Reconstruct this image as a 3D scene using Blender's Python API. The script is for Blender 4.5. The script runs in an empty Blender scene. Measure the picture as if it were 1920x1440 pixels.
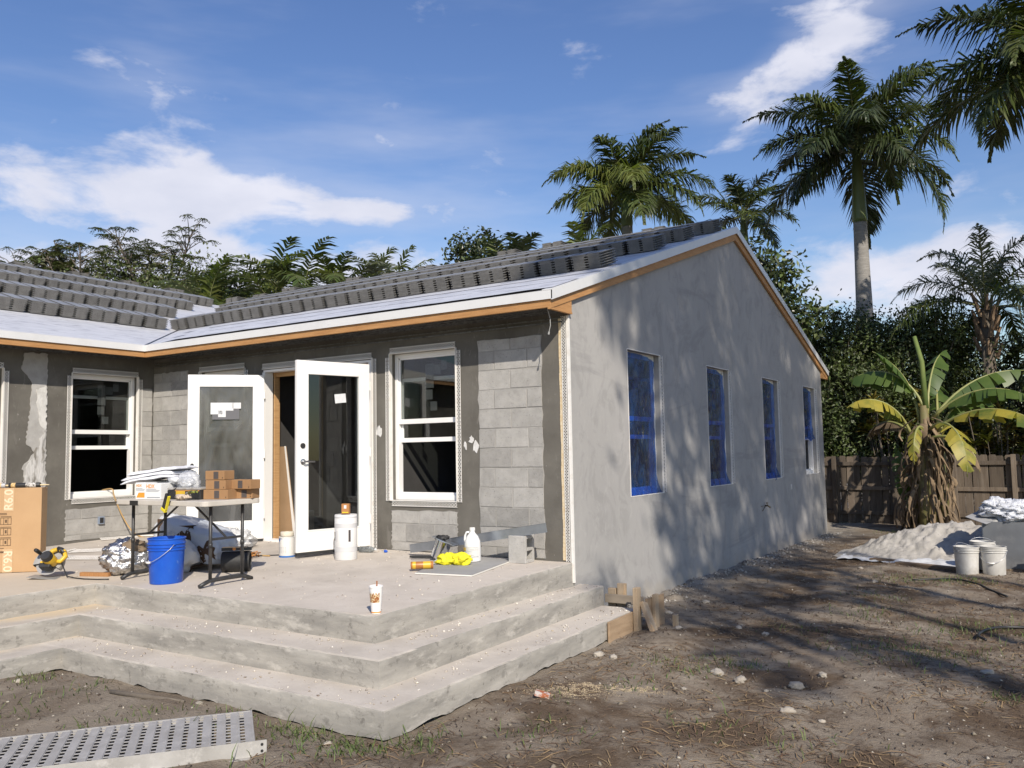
import bpy, bmesh, math, random
import numpy as np
from mathutils import Vector, Matrix, noise as mnoise
from mathutils.geometry import tessellate_polygon

scene = bpy.context.scene
C = scene.collection
PI = math.pi
R = math.radians

# ------------------------------------------------------------------ camera
cam_d = bpy.data.cameras.new('camera'); cam = bpy.data.objects.new('camera', cam_d); C.objects.link(cam)
cr = Vector((0.83896604, 0.54388609, -0.01799728)); cu = Vector((0.05829203, -0.05693767, 0.99667454)); cf = Vector((-0.5410527, 0.83722519, 0.079473))
m = Matrix.Identity(4)
for i in range(3):
    m[i][0] = cr[i]; m[i][1] = cu[i]; m[i][2] = -cf[i]
m[0][3], m[1][3], m[2][3] = 4.076, -7.3544, 1.1192
cam.matrix_world = m
cam_d.sensor_width = 36; cam_d.lens = 29.88; cam_d.clip_end = 2000; cam_d.clip_start = 0.05
scene.camera = cam

# ------------------------------------------------------------------ sky, sun, exposure
SUN = Vector((1.0, -0.95, 1.0)).normalized()            # towards the sun
SUN_EL = math.asin(SUN.z); SUN_AZ = math.atan2(SUN.x, SUN.y)
sd = bpy.data.lights.new('sun', 'SUN'); sd.energy = 4.2; sd.angle = R(0.53); sd.color = (1.0, 0.915, 0.80)
so = bpy.data.objects.new('sun', sd); C.objects.link(so)
so.rotation_euler = SUN.to_track_quat('Z', 'Y').to_euler(); so.location = (20, -20, 25)

w = bpy.data.worlds.new('World'); scene.world = w; w.use_nodes = True
nt = w.node_tree; nt.nodes.clear()
def N(t, **kw):
    n = nt.nodes.new(t)
    for k, v in kw.items(): setattr(n, k, v)
    return n
def L(a, b): nt.links.new(a, b)
def math_(op, a, b=None, c=None):
    n = N('ShaderNodeMath', operation=op)
    for i, v in enumerate((a, b, c)):
        if v is None: continue
        if hasattr(v, 'links') or hasattr(v, 'is_linked'): L(v, n.inputs[i])
        else: n.inputs[i].default_value = v
    return n.outputs[0]
sky = N('ShaderNodeTexSky', sky_type='NISHITA'); sky.sun_disc = False
sky.sun_elevation = SUN_EL; sky.sun_rotation = SUN_AZ; sky.air_density = 1.25; sky.dust_density = 0.35; sky.ozone_density = 3.5; sky.altitude = 0
tc = N('ShaderNodeTexCoord'); sep = N('ShaderNodeSeparateXYZ'); L(tc.outputs['Generated'], sep.inputs[0])
az = math_('ARCTAN2', sep.outputs[0], sep.outputs[1]); el = math_('ARCSINE', sep.outputs[2])
cmb = N('ShaderNodeCombineXYZ'); L(math_('MULTIPLY', az, 1.0), cmb.inputs[0]); L(math_('MULTIPLY', el, 2.1), cmb.inputs[1])
nz = N('ShaderNodeTexNoise'); nz.inputs['Scale'].default_value = 9.0; nz.inputs['Detail'].default_value = 9; nz.inputs['Roughness'].default_value = 0.58; nz.inputs['Distortion'].default_value = 0.25
L(cmb.outputs[0], nz.inputs['Vector'])
nz2 = N('ShaderNodeTexNoise'); nz2.inputs['Scale'].default_value = 2.2; nz2.inputs['Detail'].default_value = 5; nz2.inputs['Roughness'].default_value = 0.55
sh = N('ShaderNodeVectorMath', operation='MULTIPLY'); sh.inputs[1].default_value = (1.0, 2.2, 1.0); L(cmb.outputs[0], sh.inputs[0]); L(sh.outputs[0], nz2.inputs['Vector'])
# banks of cloud standing in the sky: azimuth, elevation, half width, half height, tilt, weight (degrees)
CLOUDS = [(-62, 16.2, 8, 1.9, 2, .70), (-53, 16.3, 6, 1.6, 3, .66), (-45, 16.1, 6, 1.0, 0, .58), (-38.5, 16.4, 4, .75, 0, .48),
          (-60, 11.2, 10, 1.5, 0, .85), (-48, 11.6, 9, 1.7, 0, .80), (-58.4, 22.8, 2.2, 1.4, -30, .30), (-54.8, 22.6, 2.2, 1.1, -35, .27), (-47, 20.3, 14, 1.6, -4, .10),
          (-16.6, 22.0, 3.0, 1.2, 30, .46), (-12.8, 24.2, 4.2, 1.5, 38, .50), (-10.2, 26.6, 3.6, 1.8, 45, .46), (-6.6, 24.0, 3.2, 1.1, 25, .38), (-24, 23.4, 1.5, .5, 20, .28),
          (-10, 10.4, 5, 2.2, 0, .72), (-2, 10.2, 4, 2.0, 0, .58), (-3.2, 15.3, 2.5, 1.0, 15, .34), (10, 12, 9, 2.5, 0, .4), (30, 16, 10, 3, 5, .4),
          (-90, 14, 12, 3, 0, .45), (85, 14, 14, 3, 0, .4), (160, 14, 14, 3, 0, .4), (-140, 16, 14, 3, 0, .4)]
tot = None
azel = N('ShaderNodeCombineXYZ'); L(az, azel.inputs[0]); L(el, azel.inputs[1])
for a, e, wd, hg, ti, wt in CLOUDS:
    mp = N('ShaderNodeMapping', vector_type='TEXTURE'); L(azel.outputs[0], mp.inputs[0])
    mp.inputs[1].default_value = (R(a), R(e), 0); mp.inputs[2].default_value = (0, 0, R(ti)); mp.inputs[3].default_value = (R(wd), R(hg), 1)
    ln = N('ShaderNodeVectorMath', operation='LENGTH'); L(mp.outputs[0], ln.inputs[0])
    fo_ = N('ShaderNodeMapRange', interpolation_type='SMOOTHSTEP'); L(ln.outputs['Value'], fo_.inputs[0]); fo_.inputs[1].default_value = 2.4; fo_.inputs[2].default_value = 0.0; fo_.inputs[3].default_value = 0; fo_.inputs[4].default_value = wt
    tot = fo_.outputs[0] if tot is None else math_('ADD', tot, fo_.outputs[0])
nn = math_('ADD', math_('MULTIPLY_ADD', nz.outputs['Fac'], 2.5, -0.80), tot)
mr = N('ShaderNodeMapRange', interpolation_type='SMOOTHSTEP'); L(nn, mr.inputs[0]); mr.inputs[1].default_value = 0.72; mr.inputs[2].default_value = 1.42; mr.inputs[3].default_value = 0; mr.inputs[4].default_value = 0.94
mr2 = N('ShaderNodeMapRange', interpolation_type='SMOOTHSTEP'); L(math_('ADD', nz2.outputs['Fac'], math_('MULTIPLY', tot, 0.25)), mr2.inputs[0]); mr2.inputs[1].default_value = 0.45; mr2.inputs[2].default_value = 0.85; mr2.inputs[3].default_value = 0; mr2.inputs[4].default_value = 0.34
fac = math_('MAXIMUM', mr.outputs[0], mr2.outputs[0])
nz3 = N('ShaderNodeTexNoise'); nz3.inputs['Scale'].default_value = 10.0; nz3.inputs['Detail'].default_value = 5; L(cmb.outputs[0], nz3.inputs['Vector'])
ccol = N('ShaderNodeMix', data_type='RGBA'); L(nz3.outputs['Fac'], ccol.inputs[0])
ccol.inputs[6].default_value = (4.6, 4.9, 6.0, 1); ccol.inputs[7].default_value = (7.6, 7.5, 8.1, 1)
hs = N('ShaderNodeHueSaturation'); hs.inputs['Hue'].default_value = 0.515; hs.inputs['Saturation'].default_value = 1.14; hs.inputs['Value'].default_value = 1.0; L(sky.outputs[0], hs.inputs['Color'])
mx = N('ShaderNodeMix', data_type='RGBA'); L(fac, mx.inputs[0]); L(hs.outputs[0], mx.inputs[6]); L(ccol.outputs[2], mx.inputs[7])
w.cycles.sampling_method = 'MANUAL'; w.cycles.sample_map_resolution = 512
bg = N('ShaderNodeBackground'); bg.inputs['Strength'].default_value = 0.1; L(mx.outputs[2], bg.inputs['Color'])
ow = N('ShaderNodeOutputWorld'); L(bg.outputs[0], ow.inputs['Surface'])

vs = scene.view_settings
vs.view_transform = 'Standard'; vs.look = 'None'; vs.exposure = 0.35; vs.gamma = 1.0; vs.use_curve_mapping = False
scene.render.engine = 'CYCLES'
scene.cycles.max_bounces = 6; scene.cycles.transparent_max_bounces = 10; scene.cycles.diffuse_bounces = 3

# ------------------------------------------------------------------ materials
MATS = {}
def mat(name, c1, c2=None, scale=6.0, rough=0.8, bump=0.0, bscale=None, metal=0.0, detail=5.0, lo=0.35, hi=0.68, c3=None, s3=1.2, lo3=.5, hi3=.7, stretch=(1, 1, 1), spec=0.5, rnd=0.0, island=0.0, transl=0.0, coat=0.0, bdist=0.01, world=False):
    """Procedural surface: two (or three) colours mixed by noise, noise relief, optional random value per object or per leaf."""
    if name in MATS: return MATS[name]
    M = bpy.data.materials.new(name); M.use_nodes = True
    t = M.node_tree; t.nodes.clear(); K = t.links.new
    def n(ty, **kw):
        x = t.nodes.new(ty)
        for k, v in kw.items(): setattr(x, k, v)
        return x
    out = n('ShaderNodeOutputMaterial'); b = n('ShaderNodeBsdfPrincipled')
    b.inputs['Roughness'].default_value = rough; b.inputs['Metallic'].default_value = metal; b.inputs['Specular IOR Level'].default_value = spec
    if coat: b.inputs['Coat Weight'].default_value = coat; b.inputs['Coat Roughness'].default_value = 0.1
    tcd = n('ShaderNodeTexCoord'); mp = n('ShaderNodeMapping'); mp.inputs['Scale'].default_value = stretch
    if world:
        g = n('ShaderNodeNewGeometry'); K(g.outputs['Position'], mp.inputs[0])
    else: K(tcd.outputs['Object'], mp.inputs[0])
    vec = mp.outputs[0]
    oi = n('ShaderNodeObjectInfo')
    if rnd:
        ad = n('ShaderNodeVectorMath', operation='MULTIPLY_ADD'); K(vec, ad.inputs[0]); ad.inputs[1].default_value = (1, 1, 1)
        cx = n('ShaderNodeCombineXYZ'); mu = n('ShaderNodeMath', operation='MULTIPLY'); K(oi.outputs['Random'], mu.inputs[0]); mu.inputs[1].default_value = 37.0
        for i in range(3): K(mu.outputs[0], cx.inputs[i])
        K(cx.outputs[0], ad.inputs[2]); vec = ad.outputs[0]
    col = n('ShaderNodeRGB'); col.outputs[0].default_value = (*c1, 1); cs = col.outputs[0]
    if c2 is not None:
        nz = n('ShaderNodeTexNoise'); nz.inputs['Scale'].default_value = scale; nz.inputs['Detail'].default_value = detail; nz.inputs['Roughness'].default_value = 0.6; K(vec, nz.inputs['Vector'])
        r = n('ShaderNodeMapRange'); K(nz.outputs['Fac'], r.inputs[0]); r.inputs[1].default_value = lo; r.inputs[2].default_value = hi
        mxx = n('ShaderNodeMix', data_type='RGBA'); K(r.outputs[0], mxx.inputs[0]); K(cs, mxx.inputs[6]); mxx.inputs[7].default_value = (*c2, 1); cs = mxx.outputs[2]
    if c3 is not None:
        nz = n('ShaderNodeTexNoise'); nz.inputs['Scale'].default_value = s3; nz.inputs['Detail'].default_value = 6; nz.inputs['Roughness'].default_value = 0.65; K(vec, nz.inputs['Vector'])
        r = n('ShaderNodeMapRange'); K(nz.outputs['Fac'], r.inputs[0]); r.inputs[1].default_value = lo3; r.inputs[2].default_value = hi3
        mxx = n('ShaderNodeMix', data_type='RGBA'); K(r.outputs[0], mxx.inputs[0]); K(cs, mxx.inputs[6]); mxx.inputs[7].default_value = (*c3, 1); cs = mxx.outputs[2]
    if rnd or island:
        hv = n('ShaderNodeHueSaturation'); K(cs, hv.inputs['Color'])
        rr = n('ShaderNodeMapRange')
        if island:
            g2 = n('ShaderNodeNewGeometry'); K(g2.outputs['Random Per Island'], rr.inputs[0]); amt = island
            r2 = n('ShaderNodeMapRange'); K(g2.outputs['Random Per Island'], r2.inputs[0]); r2.inputs[3].default_value = 0.485; r2.inputs[4].default_value = 0.515; K(r2.outputs[0], hv.inputs['Hue'])
        else: K(oi.outputs['Random'], rr.inputs[0]); amt = rnd
        rr.inputs[3].default_value = 1 - amt; rr.inputs[4].default_value = 1 + amt; K(rr.outputs[0], hv.inputs['Value']); cs = hv.outputs[0]
    K(cs, b.inputs['Base Color'])
    if bump:
        nb = n('ShaderNodeTexNoise'); nb.inputs['Scale'].default_value = bscale or scale * 4; nb.inputs['Detail'].default_value = 6; nb.inputs['Roughness'].default_value = 0.65; K(vec, nb.inputs['Vector'])
        bp = n('ShaderNodeBump'); bp.inputs['Strength'].default_value = bump; bp.inputs['Distance'].default_value = bdist; K(nb.outputs['Fac'], bp.inputs['Height']); K(bp.outputs[0], b.inputs['Normal'])
    fin = b.outputs[0]
    if transl:
        tr = n('ShaderNodeBsdfTranslucent'); ms = n('ShaderNodeMixShader'); ms.inputs[0].default_value = transl
        gm = n('ShaderNodeMix', data_type='RGBA', blend_type='MULTIPLY'); gm.inputs[0].default_value = 1.0; K(cs, gm.inputs[6]); gm.inputs[7].default_value = (1.5, 1.7, 0.7, 1); K(gm.outputs[2], tr.inputs[0])
        K(fin, ms.inputs[1]); K(tr.outputs[0], ms.inputs[2]); fin = ms.outputs[0]
    K(fin, out.inputs[0])
    MATS[name] = M
    return M

def mat_glass(name, tint=(.9, .93, .92), clear=0.9, gloss_r=0.01, diff=None, dw=0.0, bump=0.0, bscale=8.0, refl=1.0, bstretch=(1, 1, 1)):
    """Thin pane or film: transparent + fresnel gloss (+ a dusty diffuse share)."""
    if name in MATS: return MATS[name]
    M = bpy.data.materials.new(name); M.use_nodes = True
    t = M.node_tree; t.nodes.clear(); K = t.links.new
    o = t.nodes.new('ShaderNodeOutputMaterial'); tr = t.nodes.new('ShaderNodeBsdfTransparent'); tr.inputs[0].default_value = (*[clear * x for x in tint], 1)
    gl = t.nodes.new('ShaderNodeBsdfGlossy'); gl.inputs['Roughness'].default_value = gloss_r
    fr = t.nodes.new('ShaderNodeLayerWeight'); fr.inputs[0].default_value = .5
    pw = t.nodes.new('ShaderNodeMath'); pw.operation = 'POWER'; K(fr.outputs['Facing'], pw.inputs[0]); pw.inputs[1].default_value = 5.0
    ma = t.nodes.new('ShaderNodeMath'); ma.operation = 'MULTIPLY_ADD'; K(pw.outputs[0], ma.inputs[0]); ma.inputs[1].default_value = .9; ma.inputs[2].default_value = .07       # two faces of a thin pane
    mu = t.nodes.new('ShaderNodeMath'); mu.operation = 'MULTIPLY'; K(ma.outputs[0], mu.inputs[0]); mu.inputs[1].default_value = refl; mu.use_clamp = True
    a = tr.outputs[0]
    if diff:
        df = t.nodes.new('ShaderNodeBsdfDiffuse'); df.inputs[0].default_value = (*diff, 1)
        m1 = t.nodes.new('ShaderNodeMixShader'); m1.inputs[0].default_value = dw; K(a, m1.inputs[1]); K(df.outputs[0], m1.inputs[2]); a = m1.outputs[0]
        if bump:
            nb = t.nodes.new('ShaderNodeTexNoise'); nb.inputs['Scale'].default_value = bscale; nb.inputs['Detail'].default_value = 4; nb.inputs['Distortion'].default_value = 1.2
            tcd = t.nodes.new('ShaderNodeTexCoord'); mp = t.nodes.new('ShaderNodeMapping'); mp.inputs['Scale'].default_value = bstretch; K(tcd.outputs['Object'], mp.inputs[0]); K(mp.outputs[0], nb.inputs['Vector'])
            bp = t.nodes.new('ShaderNodeBump'); bp.inputs['Strength'].default_value = bump; bp.inputs['Distance'].default_value = 0.03
            K(nb.outputs['Fac'], bp.inputs['Height']); K(bp.outputs[0], gl.inputs['Normal']); K(bp.outputs[0], df.inputs['Normal']); K(bp.outputs[0], fr.inputs['Normal'])
            rg = t.nodes.new('ShaderNodeMapRange'); K(nb.outputs['Fac'], rg.inputs[0]); rg.inputs[1].default_value = .3; rg.inputs[2].default_value = .75; rg.inputs[3].default_value = dw * .5; rg.inputs[4].default_value = min(1, dw * 1.6); K(rg.outputs[0], m1.inputs[0])
    ms = t.nodes.new('ShaderNodeMixShader'); K(mu.outputs[0], ms.inputs[0]); K(a, ms.inputs[1]); K(gl.outputs[0], ms.inputs[2]); K(ms.outputs[0], o.inputs[0])
    MATS[name] = M
    return M

# ------------------------------------------------------------------ mesh helpers
class MB:
    """Collects shapes, then links them as ONE mesh object."""
    def __init__(s): s.v = []; s.f = []
    def add(s, vs, fs):
        o = len(s.v); s.v += [tuple(p) for p in vs]; s.f += [tuple(i + o for i in f) for f in fs]; return s
    def box(s, x0, x1, y0, y1, z0, z1, M=None):
        p = [Vector((x, y, z)) for x in (x0, x1) for y in (y0, y1) for z in (z0, z1)]
        if M is not None: p = [M @ q for q in p]
        return s.add(p, [(0, 1, 3, 2), (4, 6, 7, 5), (0, 4, 5, 1), (2, 3, 7, 6), (0, 2, 6, 4), (1, 5, 7, 3)])
    def cbox(s, c, size, M=None):
        c = Vector(c); h = Vector(size) / 2
        return s.box(c.x - h.x, c.x + h.x, c.y - h.y, c.y + h.y, c.z - h.z, c.z + h.z, M)
    def bar(s, a, b, w, t, up=(0, 0, 1)):
        """A box of section w x t from a to b."""
        a, b = Vector(a), Vector(b); d = (b - a); ln = d.length; d.normalize(); up = Vector(up)
        sd_ = d.cross(up)
        if sd_.length < 1e-4: sd_ = d.cross(Vector((1, 0, 0)))
        sd_.normalize(); u2 = sd_.cross(d)
        p = []
        for k in (0, ln):
            for i, j in ((-1, -1), (1, -1), (1, 1), (-1, 1)): p.append(a + d * k + sd_ * (w / 2 * i) + u2 * (t / 2 * j))
        return s.add(p, [(0, 3, 2, 1), (4, 5, 6, 7), (0, 1, 5, 4), (1, 2, 6, 5), (2, 3, 7, 6), (3, 0, 4, 7)])
    def tube(s, pts, r, n=8, cap=True):
        pts = [Vector(p) for p in pts]; rs = r if isinstance(r, (list, tuple)) else [r] * len(pts)
        vs, fs = [], []; prev = None
        for i, p in enumerate(pts):
            d = (pts[min(i + 1, len(pts) - 1)] - pts[max(i - 1, 0)])
            if d.length < 1e-9: d = Vector((0, 0, 1))
            d.normalize()
            if prev is None: a = d.orthogonal().normalized()
            else:
                a = prev - d * prev.dot(d)
                a = a.normalized() if a.length > 1e-6 else d.orthogonal().normalized()
            prev = a; b = d.cross(a)
            for k in range(n):
                an = 2 * PI * k / n; vs.append(p + (a * math.cos(an) + b * math.sin(an)) * rs[i])
        for i in range(len(pts) - 1):
            for k in range(n): fs.append((i * n + k, i * n + (k + 1) % n, (i + 1) * n + (k + 1) % n, (i + 1) * n + k))
        if cap: fs.append(tuple(reversed(range(n)))); fs.append(tuple(range((len(pts) - 1) * n, len(pts) * n)))
        return s.add(vs, fs)
    def lathe(s, prof, n=24, M=None, cap0=True, cap1=True):
        vs, fs = [], []
        for r, z in prof:
            for k in range(n):
                a = 2 * PI * k / n; p = Vector((r * math.cos(a), r * math.sin(a), z)); vs.append(M @ p if M is not None else p)
        for i in range(len(prof) - 1):
            for k in range(n): fs.append((i * n + k, i * n + (k + 1) % n, (i + 1) * n + (k + 1) % n, (i + 1) * n + k))
        if cap0: fs.append(tuple(reversed(range(n))))
        if cap1: fs.append(tuple(range((len(prof) - 1) * n, len(prof) * n)))
        return s.add(vs, fs)
    def prism(s, poly, axis, lo, hi):
        """2D polygon (in the two other axes, in x,y,z order) pushed from lo to hi along axis."""
        n = len(poly)
        def mk(a, b, c): return {'x': (c, a, b), 'y': (a, c, b), 'z': (a, b, c)}[axis]
        vs = [mk(a, b, lo) for a, b in poly] + [mk(a, b, hi) for a, b in poly]
        return s.add(vs, [tuple(reversed(range(n))), tuple(range(n, 2 * n))] + [(i, (i + 1) % n, (i + 1) % n + n, i + n) for i in range(n)])
    def build(s, name, material, parent=None, smooth=False, bevel=0.0, loc=None, rot=None, seg=2, data=None):
        me = bpy.data.meshes.new(name); me.from_pydata(s.v, [], s.f); me.validate()
        bm = bmesh.new(); bm.from_mesh(me); bmesh.ops.recalc_face_normals(bm, faces=bm.faces); bm.to_mesh(me); bm.free()
        return mobj(name, me, material, parent, smooth, bevel, loc, rot, seg)
def mobj(name, me, material, parent=None, smooth=False, bevel=0.0, loc=None, rot=None, seg=2):
    if material is not None and len(me.materials) == 0: me.materials.append(material)
    o = bpy.data.objects.new(name, me); C.objects.link(o)
    if smooth:
        me.polygons.foreach_set('use_smooth', [True] * len(me.polygons))
        if smooth == 'auto': me.set_sharp_from_angle(angle=R(38))
    if parent is not None: o.parent = parent
    if loc is not None: o.location = loc
    if rot is not None: o.rotation_euler = rot
    if bevel:
        b = o.modifiers.new('bevel', 'BEVEL'); b.width = bevel; b.segments = seg; b.limit_method = 'ANGLE'; b.angle_limit = R(35)
    return o
def npmesh(name, V, F):
    """Mesh from numpy arrays: V (n,3); F list of arrays (m,k)."""
    me = bpy.data.meshes.new(name); V = np.asarray(V, np.float32)
    me.vertices.add(len(V)); me.vertices.foreach_set('co', V.ravel())
    ls = [np.asarray(f, np.int32) for f in F if len(f)]
    idx = np.concatenate([f.ravel() for f in ls]); tot = np.concatenate([np.full(len(f), f.shape[1], np.int32) for f in ls])
    me.loops.add(len(idx)); me.loops.foreach_set('vertex_index', idx)
    me.polygons.add(len(tot)); st = np.zeros(len(tot), np.int32); st[1:] = np.cumsum(tot)[:-1]
    me.polygons.foreach_set('loop_start', st); me.polygons.foreach_set('loop_total', tot)
    me.update(calc_edges=True)
    return me
def tag(o, label=None, cat=None, group=None, kind=None):
    if label: o['label'] = label
    if cat: o['category'] = cat
    if group: o['group'] = group
    if kind: o['kind'] = kind
    return o
def thing(name, label, cat, loc=(0, 0, 0), rz=0.0, group=None, rot=None):
    o = bpy.data.objects.new(name, None); C.objects.link(o); o.empty_display_size = 0.1
    o.location = loc; o.rotation_euler = rot if rot is not None else (0, 0, rz)
    return tag(o, label, cat, group)
def copy_tree(o, parent=None):
    c = o.copy(); C.objects.link(c)
    if parent is not None: c.parent = parent
    for ch in list(o.children): copy_tree(ch, c)
    return c
def lettering(txt, size, material, parent, M, name='lettering', bold=0.0):
    cu_ = bpy.data.curves.new('lettering', 'FONT'); cu_.body = txt; cu_.size = size; cu_.align_x = 'CENTER'; cu_.align_y = 'CENTER'; cu_.offset = bold
    t = bpy.data.objects.new('lettering', cu_); C.objects.link(t)
    dg = bpy.context.evaluated_depsgraph_get(); me = bpy.data.meshes.new_from_object(t.evaluated_get(dg)); bpy.data.objects.remove(t); bpy.data.curves.remove(cu_)
    me.materials.clear(); me.transform(M)
    return mobj(name, me, material, parent)
def frame_m(o, x, y):
    """Matrix with origin o, x axis and y axis (z = x cross y)."""
    x = Vector(x).normalized(); y = Vector(y); z = x.cross(y).normalized(); y = z.cross(x); M = Matrix.Identity(4); o = Vector(o)
    for i in range(3): M[i][0] = x[i]; M[i][1] = y[i]; M[i][2] = z[i]; M[i][3] = o[i]
    return M
def fbm(p, o=4): return mnoise.fractal(Vector(p), 1.0, 2.0, o)
ORD = ['first', 'second', 'third', 'fourth', 'fifth', 'sixth', 'seventh', 'eighth', 'ninth', 'tenth', 'eleventh', 'twelfth', 'thirteenth', 'fourteenth', 'fifteenth', 'sixteenth', 'seventeenth', 'eighteenth', 'nineteenth', 'twentieth', 'twenty-first', 'twenty-second', 'twenty-third', 'twenty-fourth', 'twenty-fifth', 'twenty-sixth', 'twenty-seventh', 'twenty-eighth', 'twenty-ninth', 'thirtieth']
def zs(x, y): return (1 + max(y, -2.85) / 2.85) * (0.035 - 0.006 * x)       # patio surface, falling gently away from the house
def gz(x, y): return -.52 - .009 * (min(max(y, -8), 12) + 3.5)

# ================================================================== SETTING: ground
rs = np.random.RandomState(3)
_H = rs.rand(256, 256).astype(np.float32)
def vn(x, y, s=0):
    x = np.asarray(x, float) + s * 17.3; y = np.asarray(y, float) + s * 9.1
    xi = np.floor(x).astype(int); yi = np.floor(y).astype(int); fx = x - xi; fy = y - yi
    fx = fx * fx * (3 - 2 * fx); fy = fy * fy * (3 - 2 * fy)
    h = lambda a, b: _H[a % 256, b % 256]
    return (h(xi, yi) * (1 - fx) + h(xi + 1, yi) * fx) * (1 - fy) + (h(xi, yi + 1) * (1 - fx) + h(xi + 1, yi + 1) * fx) * fy
def vfbm(x, y, s=0, o=4):
    r = 0; a = 1.0; t = 0
    for k in range(o): r = r + a * vn(x * 2 ** k, y * 2 ** k, s + k); t += a; a *= .5
    return r / t
def axis(lo, a, b, hi, st, n):
    return np.concatenate([a - (a - lo) * np.linspace(1, 0, n, endpoint=False) ** 2.2, np.arange(a, b, st), b + (hi - b) * np.linspace(0, 1, n) ** 2.2])
gx = axis(-260, -3.2, 4.6, 260, .045, 26); gy = axis(-120, -5.6, 9.0, 420, .06, 26)
GX, GY = np.meshgrid(gx, gy, indexing='ij')
def ground_z(x, y):
    z = -.52 - .009 * (np.clip(y, -8, 12) + 3.5)
    nr = np.exp(-((x - 1) / 14.) ** 2 - ((y - 2) / 16.) ** 2)
    z = z + nr * ((vfbm(x * .9, y * .9, 1) - .5) * .10 + (vfbm(x * 5, y * 5, 2) - .5) * .045 + (vfbm(x * 16, y * 16, 3, 3) - .5) * .016)
    wl = np.clip(1 - np.abs(x - .1) / .55, 0, 1) * (y > .2) * (y < 11)            # spoil banked along the gable wall
    z = z + wl * (.02 + .09 * np.clip(vfbm(x * 6, y * 6, 5) - .35, 0, 1))
    st_ = np.clip(1 - np.hypot(np.maximum(x - .72, 0), np.maximum(-3.57 - y, 0)) / .12, 0, 1) * (y < .5)
    return z - st_ * .012
GZ = ground_z(GX, GY)
nxg, nyg = len(gx), len(gy); ii = np.arange(nxg * nyg).reshape(nxg, nyg)
me = npmesh('ground', np.stack([GX, GY, GZ], -1).reshape(-1, 3), [np.stack([ii[:-1, :-1], ii[1:, :-1], ii[1:, 1:], ii[:-1, 1:]], -1).reshape(-1, 4)])
def dirt_mat():
    M = bpy.data.materials.new('dirt'); M.use_nodes = True; t = M.node_tree; K = t.links.new; b = t.nodes['Principled BSDF']; b.inputs['Roughness'].default_value = .95; b.inputs['Specular IOR Level'].default_value = .15
    g = t.nodes.new('ShaderNodeNewGeometry')
    def nz(sc, det=6, ro=.6, dis=0.0, vec=None):
        n = t.nodes.new('ShaderNodeTexNoise'); n.inputs['Scale'].default_value = sc; n.inputs['Detail'].default_value = det; n.inputs['Roughness'].default_value = ro; n.inputs['Distortion'].default_value = dis; K(vec or g.outputs['Position'], n.inputs['Vector']); return n.outputs['Fac']
    def rng(v, a, b_, c=0., d=1.):
        r = t.nodes.new('ShaderNodeMapRange'); r.interpolation_type = 'SMOOTHSTEP'; K(v, r.inputs[0]); r.inputs[1].default_value = a; r.inputs[2].default_value = b_; r.inputs[3].default_value = c; r.inputs[4].default_value = d; return r.outputs[0]
    def mix(f, a, b_):
        x = t.nodes.new('ShaderNodeMix'); x.data_type = 'RGBA'; K(f, x.inputs[0])
        for s, q in ((6, a), (7, b_)):
            if isinstance(q, tuple): x.inputs[s].default_value = (*q, 1)
            else: K(q, x.inputs[s])
        return x.outputs[2]
    def mt(op, a, b_):
        n = t.nodes.new('ShaderNodeMath'); n.operation = op
        for i, q in enumerate((a, b_)):
            if isinstance(q, (int, float)): n.inputs[i].default_value = q
            else: K(q, n.inputs[i])
        return n.outputs[0]
    c = mix(rng(nz(2.2, 7, .62), .36, .66), (.235, .190, .142), (.32, .272, .212))               # grey sand
    c = mix(rng(nz(1.05, 8, .66, .4), .45, .60), c, (.125, .088, .058))                           # humus
    c = mix(rng(nz(5.5, 8, .72, .6), .54, .70, 0, .85), c, (.088, .060, .039))
    c = mix(rng(nz(24, 4, .6), .60, .74, 0, .7), c, (.19, .115, .062))                            # mulch and root fibres
    c = mix(rng(nz(60, 2, .5), .71, .77, 0, .6), c, (.38, .35, .30))                              # crumbs of limestone
    sp = t.nodes.new('ShaderNodeSeparateXYZ'); K(g.outputs['Position'], sp.inputs[0])
    near = rng(mt('ADD', sp.outputs[0], mt('MULTIPLY', nz(3.5, 6, .65), 1.1)), .45, 1.1, 1., 0.)
    far = rng(sp.outputs[1], .1, 1.6, 0., 1.); c = mix(mt('MULTIPLY', near, mt('MULTIPLY', far, .85)), c, (.43, .40, .355))   # limestone spoil along the wall
    lf = rng(mt('ADD', sp.outputs[0], mt('MULTIPLY', nz(1.8, 5, .6), 1.6)), .9, 2.1, .5, 0.); c = mix(lf, c, (.26, .222, .175))     # pale sand near the steps
    K(c, b.inputs['Base Color'])
    bp = t.nodes.new('ShaderNodeBump'); bp.inputs['Strength'].default_value = .9; bp.inputs['Distance'].default_value = .02
    K(mt('ADD', nz(40, 6, .7), mt('MULTIPLY', nz(150, 3, .6), .35)), bp.inputs['Height']); K(bp.outputs[0], b.inputs['Normal'])
    return M
tag(mobj('ground', me, dirt_mat(), smooth=True), kind='structure', label='bare grey brown sandy yard with scattered roots')

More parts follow.
